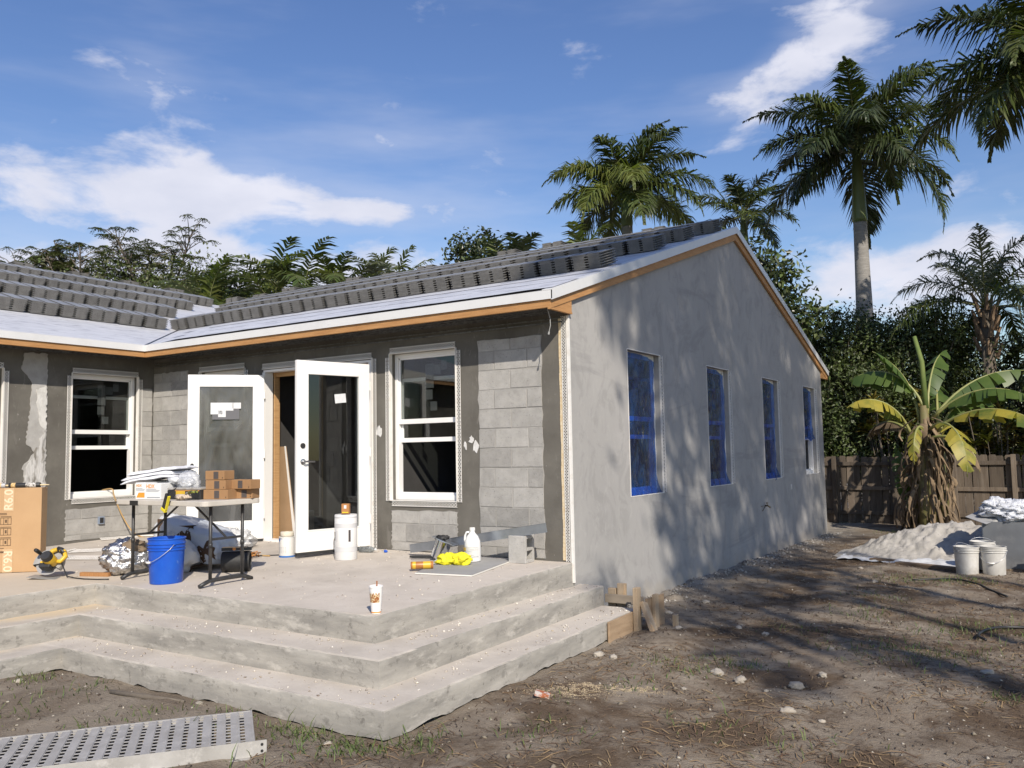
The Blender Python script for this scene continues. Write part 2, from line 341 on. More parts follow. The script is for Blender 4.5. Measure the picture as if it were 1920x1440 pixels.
# ================================================================== SETTING: patio slab and steps
def conc_mat(name, base, dark, light):
    M = mat(name, base, dark, scale=1.7, rough=.9, bump=.35, bscale=45, lo=.42, hi=.75, c3=light, s3=3.1, lo3=.5, hi3=.78, bdist=.006, spec=.25, world=True)
    t = M.node_tree; K = t.links.new; b = next(n for n in t.nodes if n.type == 'BSDF_PRINCIPLED'); src = b.inputs['Base Color'].links[0].from_socket
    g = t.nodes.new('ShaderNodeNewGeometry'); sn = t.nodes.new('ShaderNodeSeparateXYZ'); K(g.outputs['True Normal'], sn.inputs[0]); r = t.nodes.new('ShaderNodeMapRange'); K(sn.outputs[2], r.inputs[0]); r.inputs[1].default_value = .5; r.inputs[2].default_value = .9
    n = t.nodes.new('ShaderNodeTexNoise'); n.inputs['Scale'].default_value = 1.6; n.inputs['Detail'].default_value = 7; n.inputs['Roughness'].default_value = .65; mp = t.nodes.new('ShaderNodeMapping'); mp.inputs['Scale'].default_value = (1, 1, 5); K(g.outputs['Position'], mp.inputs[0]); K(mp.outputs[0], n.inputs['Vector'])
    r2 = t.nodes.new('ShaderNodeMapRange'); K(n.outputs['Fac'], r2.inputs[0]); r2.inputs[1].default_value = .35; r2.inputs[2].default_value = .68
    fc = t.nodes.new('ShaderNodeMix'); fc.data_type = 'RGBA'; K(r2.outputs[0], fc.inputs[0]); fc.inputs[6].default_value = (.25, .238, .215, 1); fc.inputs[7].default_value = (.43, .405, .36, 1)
    fo = fc.outputs[2]
    for sc, lo, hi, amt, col, st in ((7, .57, .64, .6, (.19, .18, .16, 1), (1, 1, 2)), (16, .60, .68, .7, (.15, .14, .125, 1), (1, 1, .8)), (4, .56, .66, .6, (.52, .49, .44, 1), (1, 1, 3))):
        n2 = t.nodes.new('ShaderNodeTexNoise'); n2.inputs['Scale'].default_value = sc; n2.inputs['Detail'].default_value = 6; n2.inputs['Roughness'].default_value = .7; m2 = t.nodes.new('ShaderNodeMapping'); m2.inputs['Scale'].default_value = st; K(g.outputs['Position'], m2.inputs[0]); K(m2.outputs[0], n2.inputs['Vector'])
        r3 = t.nodes.new('ShaderNodeMapRange'); K(n2.outputs['Fac'], r3.inputs[0]); r3.inputs[1].default_value = lo; r3.inputs[2].default_value = hi; r3.inputs[4].default_value = amt
        x2 = t.nodes.new('ShaderNodeMix'); x2.data_type = 'RGBA'; K(r3.outputs[0], x2.inputs[0]); K(fo, x2.inputs[6]); x2.inputs[7].default_value = col; fo = x2.outputs[2]
    # scuffs and trowel streaks on the flats
    n4 = t.nodes.new('ShaderNodeTexNoise'); n4.inputs['Scale'].default_value = 5; n4.inputs['Detail'].default_value = 9; n4.inputs['Roughness'].default_value = .75; n4.inputs['Distortion'].default_value = 1.5; K(g.outputs['Position'], n4.inputs['Vector']); r4 = t.nodes.new('ShaderNodeMapRange'); K(n4.outputs['Fac'], r4.inputs[0]); r4.inputs[1].default_value = .56; r4.inputs[2].default_value = .70; r4.inputs[4].default_value = .55
    x4 = t.nodes.new('ShaderNodeMix'); x4.data_type = 'RGBA'; K(r4.outputs[0], x4.inputs[0]); K(src, x4.inputs[6]); x4.inputs[7].default_value = (.36, .325, .28, 1); src = x4.outputs[2]
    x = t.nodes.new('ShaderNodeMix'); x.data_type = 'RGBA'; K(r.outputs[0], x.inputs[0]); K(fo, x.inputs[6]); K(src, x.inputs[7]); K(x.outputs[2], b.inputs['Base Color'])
    return M
def add_dust(M, dust):
    """Sawdust lying on the left treads: flat yellow dust with its own outline."""
    t = M.node_tree; K = t.links.new; b = next(n for n in t.nodes if n.type == 'BSDF_PRINCIPLED'); src = b.inputs['Base Color'].links[0].from_socket
    g = t.nodes.new('ShaderNodeNewGeometry'); sp = t.nodes.new('ShaderNodeSeparateXYZ'); K(g.outputs['Position'], sp.inputs[0]); sn = t.nodes.new('ShaderNodeSeparateXYZ'); K(g.outputs['True Normal'], sn.inputs[0])
    n = t.nodes.new('ShaderNodeTexNoise'); n.inputs['Scale'].default_value = 2.6; n.inputs['Detail'].default_value = 7; K(g.outputs['Position'], n.inputs['Vector'])
    a = t.nodes.new('ShaderNodeMath'); a.operation = 'MULTIPLY_ADD'; K(n.outputs['Fac'], a.inputs[0]); a.inputs[1].default_value = 1.3; K(sp.outputs[0], a.inputs[2])
    r = t.nodes.new('ShaderNodeMapRange'); r.interpolation_type = 'SMOOTHSTEP'; K(a.outputs[0], r.inputs[0]); r.inputs[1].default_value = -2.75; r.inputs[2].default_value = -2.2; r.inputs[3].default_value = .7; r.inputs[4].default_value = 0
    r2 = t.nodes.new('ShaderNodeMapRange'); K(sn.outputs[2], r2.inputs[0]); r2.inputs[1].default_value = .8; r2.inputs[2].default_value = .95
    yb = t.nodes.new('ShaderNodeMapRange'); K(sp.outputs[1], yb.inputs[0]); yb.inputs[1].default_value = -2.3; yb.inputs[2].default_value = -2.75
    mu = t.nodes.new('ShaderNodeMath'); mu.operation = 'MULTIPLY'; K(r.outputs[0], mu.inputs[0]); K(r2.outputs[0], mu.inputs[1])
    mu2 = t.nodes.new('ShaderNodeMath'); mu2.operation = 'MULTIPLY'; K(mu.outputs[0], mu2.inputs[0]); K(yb.outputs[0], mu2.inputs[1])
    x = t.nodes.new('ShaderNodeMix'); x.data_type = 'RGBA'; K(mu2.outputs[0], x.inputs[0]); K(src, x.inputs[6]); x.inputs[7].default_value = (*dust, 1); K(x.outputs[2], b.inputs['Base Color'])
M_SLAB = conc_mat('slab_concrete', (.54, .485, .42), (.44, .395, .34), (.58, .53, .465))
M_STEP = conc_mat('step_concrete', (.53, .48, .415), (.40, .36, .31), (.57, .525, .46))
add_dust(M_SLAB, (.56, .47, .35)); add_dust(M_STEP, (.58, .45, .28))
def tier(name, pts, ztop, zbot, material, rag=0.004, lip=0.012, noisy_bottom=0.0, seed=0):
    """A concrete tier: ragged, slightly rounded edges and a filled top."""
    P = []
    for i in range(len(pts)):
        a, b = Vector(pts[i]), Vector(pts[(i + 1) % len(pts)]); n = max(1, int((b - a).length / .05))
        P += [a.lerp(b, k / n) for k in range(n)]
    n = len(P); nor = []
    for i in range(n):
        d1 = (P[i] - P[i - 1]).normalized(); d2 = (P[(i + 1) % n] - P[i]).normalized(); t_ = d1 + d2
        if t_.length < .2: t_ = d2
        t_.normalize(); nor.append(Vector((t_.y, -t_.x)))
    vs, fs = [], []
    prof = [(-lip * 2.2, 0), (-lip * .7, -.15 * lip), (0, -lip), (.002, -.05), (.0, -.11), (.002, None)]
    for i in range(n):
        for k, (o, dz) in enumerate(prof):
            j = fbm((P[i].x * 3, P[i].y * 3, k * .7 + seed)) * rag + fbm((P[i].x * 14, P[i].y * 14, k + seed)) * rag * .8
            q = P[i] + nor[i] * (o + j); zt = ztop(q.x, q.y)
            z = zt + dz + (fbm((P[i].x * 5, P[i].y * 5, 9 + seed)) * rag * .5 if k < 3 else 0) if dz is not None else zbot(q.x, q.y) + noisy_bottom * fbm((P[i].x * 4, P[i].y * 4, 3))
            vs.append((q.x, q.y, z))
    m_ = len(prof)
    for i in range(n):
        for k in range(m_ - 1): fs.append((i * m_ + k, i * m_ + k + 1, ((i + 1) % n) * m_ + k + 1, ((i + 1) % n) * m_ + k))
    tri = tessellate_polygon([[Vector((vs[i * m_][0], vs[i * m_][1], 0)) for i in range(n)]])
    fs += [tuple(i * m_ for i in t_) for t_ in tri]
    o = MB().add(vs, fs).build(name, material, smooth=True)
    o.data.set_sharp_from_angle(angle=R(42))
    return o
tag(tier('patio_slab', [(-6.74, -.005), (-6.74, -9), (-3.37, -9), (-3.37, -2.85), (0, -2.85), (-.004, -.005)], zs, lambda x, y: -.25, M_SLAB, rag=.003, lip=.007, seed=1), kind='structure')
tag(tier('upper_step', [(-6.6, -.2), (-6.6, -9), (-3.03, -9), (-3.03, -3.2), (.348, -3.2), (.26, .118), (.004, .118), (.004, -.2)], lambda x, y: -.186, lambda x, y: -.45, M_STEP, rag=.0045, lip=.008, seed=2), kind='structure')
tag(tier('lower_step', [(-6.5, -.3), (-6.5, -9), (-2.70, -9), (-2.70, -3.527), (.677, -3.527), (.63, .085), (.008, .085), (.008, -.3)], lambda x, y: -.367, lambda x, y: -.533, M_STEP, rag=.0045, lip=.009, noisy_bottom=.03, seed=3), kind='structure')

# ================================================================== HOUSE
S = .3204; ZE = 2.645; APX = 4.455
house = thing('house', 'single storey block house under construction with grey stuccoed gable', 'house', (0, 0, 0))
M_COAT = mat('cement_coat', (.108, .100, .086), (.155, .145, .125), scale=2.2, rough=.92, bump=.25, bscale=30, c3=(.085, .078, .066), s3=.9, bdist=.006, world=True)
M_BLOCK = mat('block_face', (.31, .30, .28), (.385, .372, .35), scale=9, rough=.95, bump=.8, bscale=130, c3=(.25, .243, .228), s3=34, lo3=.58, hi3=.72, rnd=.16, bdist=.006)
M_MORTAR = mat('mortar', (.37, .355, .33), (.29, .28, .26), scale=8, rough=.95, bump=.6, bscale=60, world=True)
M_WHITE = mat('white_vinyl', (.80, .79, .77), (.75, .735, .70), scale=3, rough=.42, lo=.5, hi=.8)
M_WHITE2 = mat('white_metal', (.76, .74, .70), (.64, .60, .54), scale=14, rough=.5, lo=.5, hi=.75)
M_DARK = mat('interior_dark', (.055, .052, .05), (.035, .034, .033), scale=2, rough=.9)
M_GLASS = mat_glass('pane_glass', clear=.80)
M_PAPER = mat('sticker_paper', (.66, .67, .68), (.58, .59, .60), scale=30, rough=.7)
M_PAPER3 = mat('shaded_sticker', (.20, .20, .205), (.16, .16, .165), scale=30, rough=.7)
M_FOAM = mat('spray_foam', (.62, .47, .27), (.72, .62, .45), scale=30, rough=.9, bump=.5)
def stucco_mat():
    M = mat('stucco', (.39, .378, .36), (.325, .315, .302), scale=1.1, rough=.93, bump=.18, bscale=55, detail=7, lo=.38, hi=.68, c3=(.40, .385, .37), s3=.55, lo3=.48, hi3=.66, stretch=(1, 1, .6), world=True, bdist=.004, spec=.2)
    return M
M_STUCCO = stucco_mat()
def trowel(M):
    t = M.node_tree; K = t.links.new; b = next(n for n in t.nodes if n.type == 'BSDF_PRINCIPLED'); src = b.inputs['Base Color'].links[0].from_socket; g = t.nodes.new('ShaderNodeNewGeometry')
    def layer(src, sc, det, dis, lo, hi, amt, col, stretch):
        mp = t.nodes.new('ShaderNodeMapping'); mp.inputs['Scale'].default_value = stretch; K(g.outputs['Position'], mp.inputs[0]); n = t.nodes.new('ShaderNodeTexNoise'); n.inputs['Scale'].default_value = sc; n.inputs['Detail'].default_value = det; n.inputs['Roughness'].default_value = .68; n.inputs['Distortion'].default_value = dis; K(mp.outputs[0], n.inputs['Vector'])
        r = t.nodes.new('ShaderNodeMapRange'); r.interpolation_type = 'SMOOTHSTEP'; K(n.outputs['Fac'], r.inputs[0]); r.inputs[1].default_value = lo; r.inputs[2].default_value = hi; r.inputs[4].default_value = amt
        x = t.nodes.new('ShaderNodeMix'); x.data_type = 'RGBA'; K(r.outputs[0], x.inputs[0]); K(src, x.inputs[6]); x.inputs[7].default_value = (*col, 1); return x.outputs[2]
    src = layer(src, 2.2, 8, 1.4, .48, .62, .55, (.29, .282, .27), (1, 1, .8)); src = layer(src, 6.0, 8, 2.2, .52, .66, .45, (.42, .405, .385), (1, 1, .6)); src = layer(src, .8, 6, .8, .55, .64, .5, (.27, .262, .256), (1, .5, 2.2))
    # mud splash and lime bloom low on the wall
    sp = t.nodes.new('ShaderNodeSeparateXYZ'); K(g.outputs['Position'], sp.inputs[0]); n = t.nodes.new('ShaderNodeTexNoise'); n.inputs['Scale'].default_value = 5; n.inputs['Detail'].default_value = 8; K(g.outputs['Position'], n.inputs['Vector']); ad = t.nodes.new('ShaderNodeMath'); ad.operation = 'MULTIPLY_ADD'; K(n.outputs['Fac'], ad.inputs[0]); ad.inputs[1].default_value = -.5; K(sp.outputs[2], ad.inputs[2])
    r = t.nodes.new('ShaderNodeMapRange'); K(ad.outputs[0], r.inputs[0]); r.inputs[1].default_value = -.82; r.inputs[2].default_value = -.62; r.inputs[3].default_value = .7; r.inputs[4].default_value = 0; x = t.nodes.new('ShaderNodeMix'); x.data_type = 'RGBA'; K(r.outputs[0], x.inputs[0]); K(src, x.inputs[6]); x.inputs[7].default_value = (.36, .325, .275, 1); K(x.outputs[2], b.inputs['Base Color'])
trowel(M_STUCCO)
def wall_mesh(axis_, f0, f1, u0, u1, z0, z1, ops):
    """Wall between two planes f0 (outside) and f1 with real openings (ua,ub,za,zb)."""
    us = sorted({u0, u1, *[o[0] for o in ops], *[o[1] for o in ops]}); zz = sorted({z0, z1, *[o[2] for o in ops], *[o[3] for o in ops]})
    P = (lambda u, z, f: (u, f, z)) if axis_ == 'y' else (lambda u, z, f: (f, u, z))
    b = MB()
    for i in range(len(us) - 1):
        for k in range(len(zz) - 1):
            uc, zc = (us[i] + us[i + 1]) / 2, (zz[k] + zz[k + 1]) / 2
            if any(o[0] < uc < o[1] and o[2] < zc < o[3] for o in ops): continue
            for f in (f0, f1): b.add([P(us[i], zz[k], f), P(us[i + 1], zz[k], f), P(us[i + 1], zz[k + 1], f), P(us[i], zz[k + 1], f)], [(0, 1, 2, 3)])
    for a, c, d, e in ops:
        for q in (((a, d), (c, d)), ((c, d), (c, e)), ((c, e), (a, e)), ((a, e), (a, d))):
            (ua, za), (ub, zb) = q; b.add([P(ua, za, f0), P(ub, zb, f0), P(ub, zb, f1), P(ua, za, f1)], [(0, 1, 2, 3)])
    for q in (((u0, z0), (u1, z0)), ((u1, z0), (u1, z1)), ((u1, z1), (u0, z1)), ((u0, z1), (u0, z0))):
        (ua, za), (ub, zb) = q; b.add([P(ua, za, f0), P(ub, zb, f0), P(ub, zb, f1), P(ua, za, f1)], [(0, 1, 2, 3)])
    return b
AW = (-2.324, -1.391, .602, 2.255); DO = (-4.46, -2.60, .045, 2.235); AW2 = (-5.72, -4.80, .60, 2.27)
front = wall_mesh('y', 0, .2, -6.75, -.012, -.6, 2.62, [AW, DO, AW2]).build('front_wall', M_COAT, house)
GW = [1.324, 3.854, 6.4115, 8.978]; GZ0, GZ1, GWW = .598, 2.2526, .94
gb = wall_mesh('x', .012, -.2, .004, 10.44, -.9, 2.5, [(y, y + GWW, GZ0, GZ1) for y in GW])
zr = lambda y: ZE - .1 + S * (y + .43)
for f in (.012, -.2): gb.add([(f, .004, 2.5), (f, 10.44, 2.5), (f, 10.44, zr(0)), (f, 5.22, zr(5.22)), (f, .004, zr(0))], [(0, 1, 2, 3, 4)])
gable = gb.build('gable_wall', M_STUCCO, house)
CW = (-1.19, -.246, .612, 2.2526); CW2 = (-3.02, -2.05, .60, 2.25)
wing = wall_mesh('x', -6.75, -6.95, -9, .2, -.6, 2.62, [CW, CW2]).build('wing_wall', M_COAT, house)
bk = MB(); bk.box(-12, -.2, 10.24, 10.44, -.9, 2.6); bk.box(-19.5, -19.3, -9, 10.4, -.9, 2.6); bk.box(-19.5, -6.95, -9.2, -9, -.9, 2.6); bk.box(-19.5, -12, 10.2, 10.4, -.9, 2.6)
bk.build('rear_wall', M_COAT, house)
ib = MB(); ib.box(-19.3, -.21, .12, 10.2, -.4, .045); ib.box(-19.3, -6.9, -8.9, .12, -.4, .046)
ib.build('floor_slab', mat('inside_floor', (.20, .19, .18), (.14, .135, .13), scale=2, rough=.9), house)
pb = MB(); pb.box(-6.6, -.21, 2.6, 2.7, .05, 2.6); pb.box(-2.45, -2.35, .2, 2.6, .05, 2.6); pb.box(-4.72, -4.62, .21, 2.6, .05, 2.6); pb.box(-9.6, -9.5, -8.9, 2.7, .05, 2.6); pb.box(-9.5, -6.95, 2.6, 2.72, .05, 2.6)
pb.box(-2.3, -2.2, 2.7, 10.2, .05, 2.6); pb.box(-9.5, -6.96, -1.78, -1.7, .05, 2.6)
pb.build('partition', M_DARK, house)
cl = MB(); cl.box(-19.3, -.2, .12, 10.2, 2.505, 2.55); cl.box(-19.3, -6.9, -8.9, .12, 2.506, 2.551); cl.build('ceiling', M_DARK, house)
# exposed concrete blocks: each its own piece, set in pale mortar
def weather(M, layers):
    t = M.node_tree; K = t.links.new; b = next(n for n in t.nodes if n.type == 'BSDF_PRINCIPLED'); src = b.inputs['Base Color'].links[0].from_socket; g = t.nodes.new('ShaderNodeNewGeometry')
    for sc, det, dis, lo, hi, amt, col, st in layers:
        mp = t.nodes.new('ShaderNodeMapping'); mp.inputs['Scale'].default_value = st; K(g.outputs['Position'], mp.inputs[0]); n = t.nodes.new('ShaderNodeTexNoise'); n.inputs['Scale'].default_value = sc; n.inputs['Detail'].default_value = det; n.inputs['Roughness'].default_value = .7; n.inputs['Distortion'].default_value = dis; K(mp.outputs[0], n.inputs['Vector'])
        r = t.nodes.new('ShaderNodeMapRange'); K(n.outputs['Fac'], r.inputs[0]); r.inputs[1].default_value = lo; r.inputs[2].default_value = hi; r.inputs[4].default_value = amt
        x = t.nodes.new('ShaderNodeMix'); x.data_type = 'RGBA'; K(r.outputs[0], x.inputs[0]); K(src, x.inputs[6]); x.inputs[7].default_value = (*col, 1); src = x.outputs[2]
    K(src, b.inputs['Base Color'])
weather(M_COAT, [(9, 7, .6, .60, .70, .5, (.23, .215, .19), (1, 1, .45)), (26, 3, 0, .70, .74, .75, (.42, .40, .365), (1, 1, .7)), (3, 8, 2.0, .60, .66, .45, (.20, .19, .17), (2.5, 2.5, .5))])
weather(M_BLOCK, [(60, 2, 0, .66, .70, .6, (.12, .118, .11), (1, 1, 1)), (4, 7, 1.0, .56, .68, .5, (.44, .425, .395), (1, 1, 1.4))])
BLK = {}
def block_panel(parent, axis_, face, u0, u1, z0, z1, phase, rag_top=True):
    """Panel of running-bond blocks on a wall; u along the wall."""
    rng = random.Random(int((u0 * 31 + z0 * 7) * 100))
    def PT(u, z, d): return (u, face - d, z) if axis_ == 'y' else (face + d, u, z)
    # mortar bed with a ragged outline where the cement coat stops
    out = []
    for (a, b), n in ((((u0, z0), (u1, z0)), 8), (((u1, z0), (u1, z1)), 22), (((u1, z1), (u0, z1)), 10), (((u0, z1), (u0, z0)), 22)):
        for k in range(n): out.append((a[0] + (b[0] - a[0]) * k / n + rng.uniform(-.014, .014), a[1] + (b[1] - a[1]) * k / n + rng.uniform(-.012, .012)))
    n = len(out); bm = MB().add([PT(u, z, .003) for u, z in out] + [PT(u, z, -.02) for u, z in out], [tuple(range(n))] + [(i, (i + 1) % n, (i + 1) % n + n, i + n) for i in range(n)])
    bm.build('mortar_bed', M_MORTAR, parent)
    ch = .2032; k = 0; z = math.floor(z0 / ch) * ch - .06
    while z < z1:
        u = u0 - (.4064 if (k + phase) % 2 else .2032) + rng.uniform(-.01, .01)
        while u < u1:
            a, b, c, d = max(u + .006, u0 + .005), min(u + .4, u1 - .005), max(z + .006, z0 + .005), min(z + ch - .005, z1 - .005)
            if b - a > .04 and d - c > .04:
                dp = .007 + rng.uniform(-.0015, .0035); vs_ = []
                bb = MB(); q = [(a, c), (b, c), (b, d), (a, d)]; q = [(x + rng.uniform(-.003, .003), y + rng.uniform(-.003, .003)) for x, y in q]; cu_, cz_ = (a + b) / 2, (c + d) / 2
                bb.add([PT(x - cu_ if False else x, y, -.004) for x, y in q] + [PT(x + (cu_ - x) * .012, y + (cz_ - y) * .02, dp) for x, y in q], [(0, 1, 5, 4), (1, 2, 6, 5), (2, 3, 7, 6), (3, 0, 4, 7), (4, 5, 6, 7)])
                # origin at the block so that each block gets its own grain
                o_ = Vector(PT(cu_, cz_, 0)); bb.v = [tuple(Vector(p) - o_) for p in bb.v]
                bb.build('concrete_block', M_BLOCK, parent, loc=o_)
            u += .4064
        z += ch; k += 1
block_panel(front, 'y', 0, -1.10, -.315, .05, 2.30, 0)
block_panel(front, 'y', 0, -2.315, -1.40, .05, .49, 1)
block_panel(front, 'y', 0, -6.74, -5.98, .10, 2.31, 1)
block_panel(wing, 'x', -6.75, -1.235, -.06, .075, .48, 0)
block_panel(wing, 'x', -6.75, -.19, -.02, .49, 2.1, 1)
# white plaster left on the wing wall, ragged
def patch(parent, axis_, face, poly, d, material, name, rag=.012, seed=1):
    rng = random.Random(seed); out = []
    for i in range(len(poly)):
        a, b = poly[i], poly[(i + 1) % len(poly)]; n = max(2, int(math.hypot(b[0] - a[0], b[1] - a[1]) / .03))
        for k in range(n): out.append((a[0] + (b[0] - a[0]) * k / n + rng.uniform(-rag, rag), a[1] + (b[1] - a[1]) * k / n + rng.uniform(-rag, rag)))
    def PT(u, z, dd): return (u, face - dd, z) if axis_ == 'y' else (face + dd, u, z)
    n = len(out); tri = tessellate_polygon([[Vector((u, z, 0)) for u, z in out]])
    return MB().add([PT(u, z, d) for u, z in out] + [PT(u, z, -.01) for u, z in out], [tuple(t_) for t_ in tri] + [(i, (i + 1) % n, (i + 1) % n + n, i + n) for i in range(n)]).build(name, material, parent)
M_PLAS = mat('old_plaster', (.52, .51, .49), (.22, .205, .18), scale=9, rough=.92, bump=.7, bscale=22, lo=.50, hi=.60, stretch=(1, 1, .28), bdist=.02)
M_PLAS2 = mat('bare_plaster', (.42, .41, .39), (.33, .32, .30), scale=7, rough=.92, bump=.4, bscale=30)
patch(wing, 'x', -6.75, [(-1.80, 2.47), (-1.52, 2.47), (-1.51, 1.4), (-1.50, .72), (-1.77, .72), (-1.79, 1.05), (-1.66, 1.22), (-1.76, 1.35), (-1.72, 1.75), (-1.70, 2.1), (-1.84, 2.25)], .010, M_PLAS2, 'plaster_patch', seed=4)
patch(wing, 'x', -6.75, [(-1.76, 1.02), (-1.60, 1.32), (-1.54, 1.5), (-1.53, .75), (-1.75, .75)], .018, M_PLAS, 'plaster_patch', .02, seed=5)
patch(wing, 'x', -6.75, [(-1.66, 2.0), (-1.52, 2.05), (-1.52, 1.45), (-1.60, 1.6)], .016, mat('white_plaster', (.62, .61, .58), (.5, .49, .46), scale=12, rough=.9, bump=.4), 'plaster_patch', .015, seed=6)
M_SPLAT = mat('joint_compound', (.70, .69, .67), (.55, .54, .52), scale=20, rough=.8)
for k, (x, z, w_, h_) in enumerate(((-2.50, 1.38, .045, .07), (-1.20, 1.26, .03, .05), (-1.15, 1.18, .04, .06), (-1.28, 1.20, .02, .05))):
    patch(front, 'y', 0, [(x - w_, z - h_ * .6), (x + w_ * .6, z - h_), (x + w_, z + h_ * .3), (x, z + h_), (x - w_ * .7, z + h_ * .5)], .006, M_SPLAT, 'compound_splash', .012, seed=20 + k)

# ------------------------------------------------------------------ perforated stucco beads
def lattice(ln, wd, pitch=.040, bw=.0062, th=.003, M=None):
    """Expanded strip lying in local xz (x along, z across)."""
    b = MB()
    b.box(0, ln, -th, 0, 0, .006, M); b.box(0, ln, -th, 0, wd - .006, wd, M)
    n = int(ln / pitch)
    rows = max(1, round(wd / (pitch * .85))); rh = wd / rows
    for r_ in range(rows):
        for k in range(n):
            x0 = k * ln / n; x1 = (k + 1) * ln / n; z0, z1 = r_ * rh, (r_ + 1) * rh
            for a, c in (((x0, z0), (x1, z1)), ((x0, z1), (x1, z0))):
                d = Vector((c[0] - a[0], c[1] - a[1])); d.normalize(); nn_ = Vector((-d.y, d.x)) * bw / 2
                q = [(a[0] + nn_.x, a[1] + nn_.y), (a[0] - nn_.x, a[1] - nn_.y), (c[0] - nn_.x, c[1] - nn_.y), (c[0] + nn_.x, c[1] + nn_.y)]
                vs_ = [Vector((x, -th * .8, z)) for x, z in q]
                if M is not None: vs_ = [M @ v for v in vs_]
                b.add(vs_, [(0, 1, 2, 3)])
    return b
def bead_set(parent, w_, h_, proud=-.012, wide=.052):
    """Four perforated strips with white noses round an opening (0..w_, 0..h_ in local xz, y into the house)."""
    for side in ('top', 'bottom', 'left', 'right'):
        if side == 'top': M = Matrix.Translation((.0, proud, h_ + .012)); ln = w_
        elif side == 'bottom': M = Matrix.Translation((.02, proud, -.012 - wide)); ln = w_ - .02
        elif side == 'left': M = Matrix.Translation((-.012, proud, -.01)) @ Matrix.Rotation(-PI / 2, 4, 'Y'); ln = h_ - .03
        else: M = Matrix.Translation((w_ + .012 + wide, proud, -.01)) @ Matrix.Rotation(-PI / 2, 4, 'Y'); ln = h_ - .02
        b = lattice(ln, wide, M=M)
        if side == 'top': b.box(0, w_, proud - .012, .03, h_ - .001, h_ + .007)
        elif side == 'bottom': b.box(0, w_, proud - .012, .03, -.007, .001)
        elif side == 'left': b.box(-.007, .001, proud - .012, .03, 0, h_)
        else: b.box(w_ - .001, w_ + .007, proud - .012, .03, 0, h_)
        b.build('stucco_bead', M_WHITE2, parent)
def window(loc, rz, w_, h_, label=None, bead=True, yf=.075, stickers=True, name='window'):
    f = MB(); t_ = .045
    f.box(0, t_, yf, yf + .085, 0, h_); f.box(w_ - t_, w_, yf, yf + .085, 0, h_); f.box(t_, w_ - t_, yf, yf + .085, h_ - t_, h_)
    f.box(t_, w_ - t_, yf - .012, yf + .085, 0, .062); f.box(t_, w_ - t_, yf + .02, yf + .08, .062, .085)
    win = f.build(name, M_WHITE, house, bevel=.004, loc=loc, rot=(0, 0, rz))
    if label: win['label'] = label
    r1, r2 = h_ * (1 - .485), h_ * (1 - .61); rh = .055
    a = MB(); a.box(t_ - .004, w_ - t_ + .004, yf + .015, yf + .05, r1, r1 + rh); a.box(t_, t_ + .022, yf + .018, yf + .05, r1, h_ - t_); a.box(w_ - t_ - .022, w_ - t_, yf + .018, yf + .05, r1, h_ - t_); a.box(t_, w_ - t_, yf + .018, yf + .05, h_ - t_ - .022, h_ - t_ + .001)
    a.build('upper_sash', M_WHITE, win, bevel=.003)
    b = MB(); b.box(t_ + .003, w_ - t_ - .003, yf + .052, yf + .082, r2, r2 + rh * .9); b.box(t_ + .003, t_ + .03, yf + .054, yf + .08, r2, h_ - .3); b.box(w_ - t_ - .03, w_ - t_ - .003, yf + .054, yf + .08, r2, h_ - .3); b.box(t_, w_ - t_, yf + .054, yf + .08, h_ - .32, h_ - .28)
    b.build('lower_sash', M_WHITE, win, bevel=.003)
    MB().box(t_ + .018, w_ - t_ - .018, yf + .030, yf + .034, r1 + rh - .01, h_ - t_ - .018).build('pane', M_GLASS, win)
    MB().box(t_ + .025, w_ - t_ - .025, yf + .064, yf + .068, r2 + rh * .8, h_ - .3).build('pane', M_GLASS, win)
    if stickers:
        for x0, x1, z0, z1 in ((.50, .64, .77, .94), (.64, .76, .86, .93), (.76, .86, .89, .955), (.50, .62, .69, .76)):
            MB().box(x0 * w_ * .9, x1 * w_ * .9 - .004, yf + .036, yf + .038, z0 * h_ * .98, z1 * h_ * .98 - .004).build('sticker', M_PAPER3, win)
        MB().box(.52 * w_, .62 * w_, yf + .036, yf + .038, .60 * h_, .66 * h_).build('sticker', M_PAPER3, win)
    if bead: bead_set(win, w_, h_)
    return win
wA = window((AW[0], 0, AW[2]), 0, AW[1] - AW[0], AW[3] - AW[2], 'white half-open window right of the double door')
window((AW2[0], 0, AW2[2]), 0, AW2[1] - AW2[0], AW2[3] - AW2[2], 'white window behind the left door leaf', stickers=False)
wC = window((-6.75, CW[0], CW[2]), PI / 2, CW[1] - CW[0], CW[3] - CW[2], 'white half-open window with a cord hanging from its sill')
window((-6.75, CW2[0], CW2[2]), PI / 2, CW2[1] - CW2[0], CW2[3] - CW2[2], 'window cut off at the left edge of the photo')
M_FILM = mat_glass('blue_film', tint=(.13, .30, .78), clear=.85, gloss_r=.12, diff=(.035, .13, .45), dw=.12, bump=.9, bscale=14, refl=1.0, bstretch=(1.0, 1.0, .35))
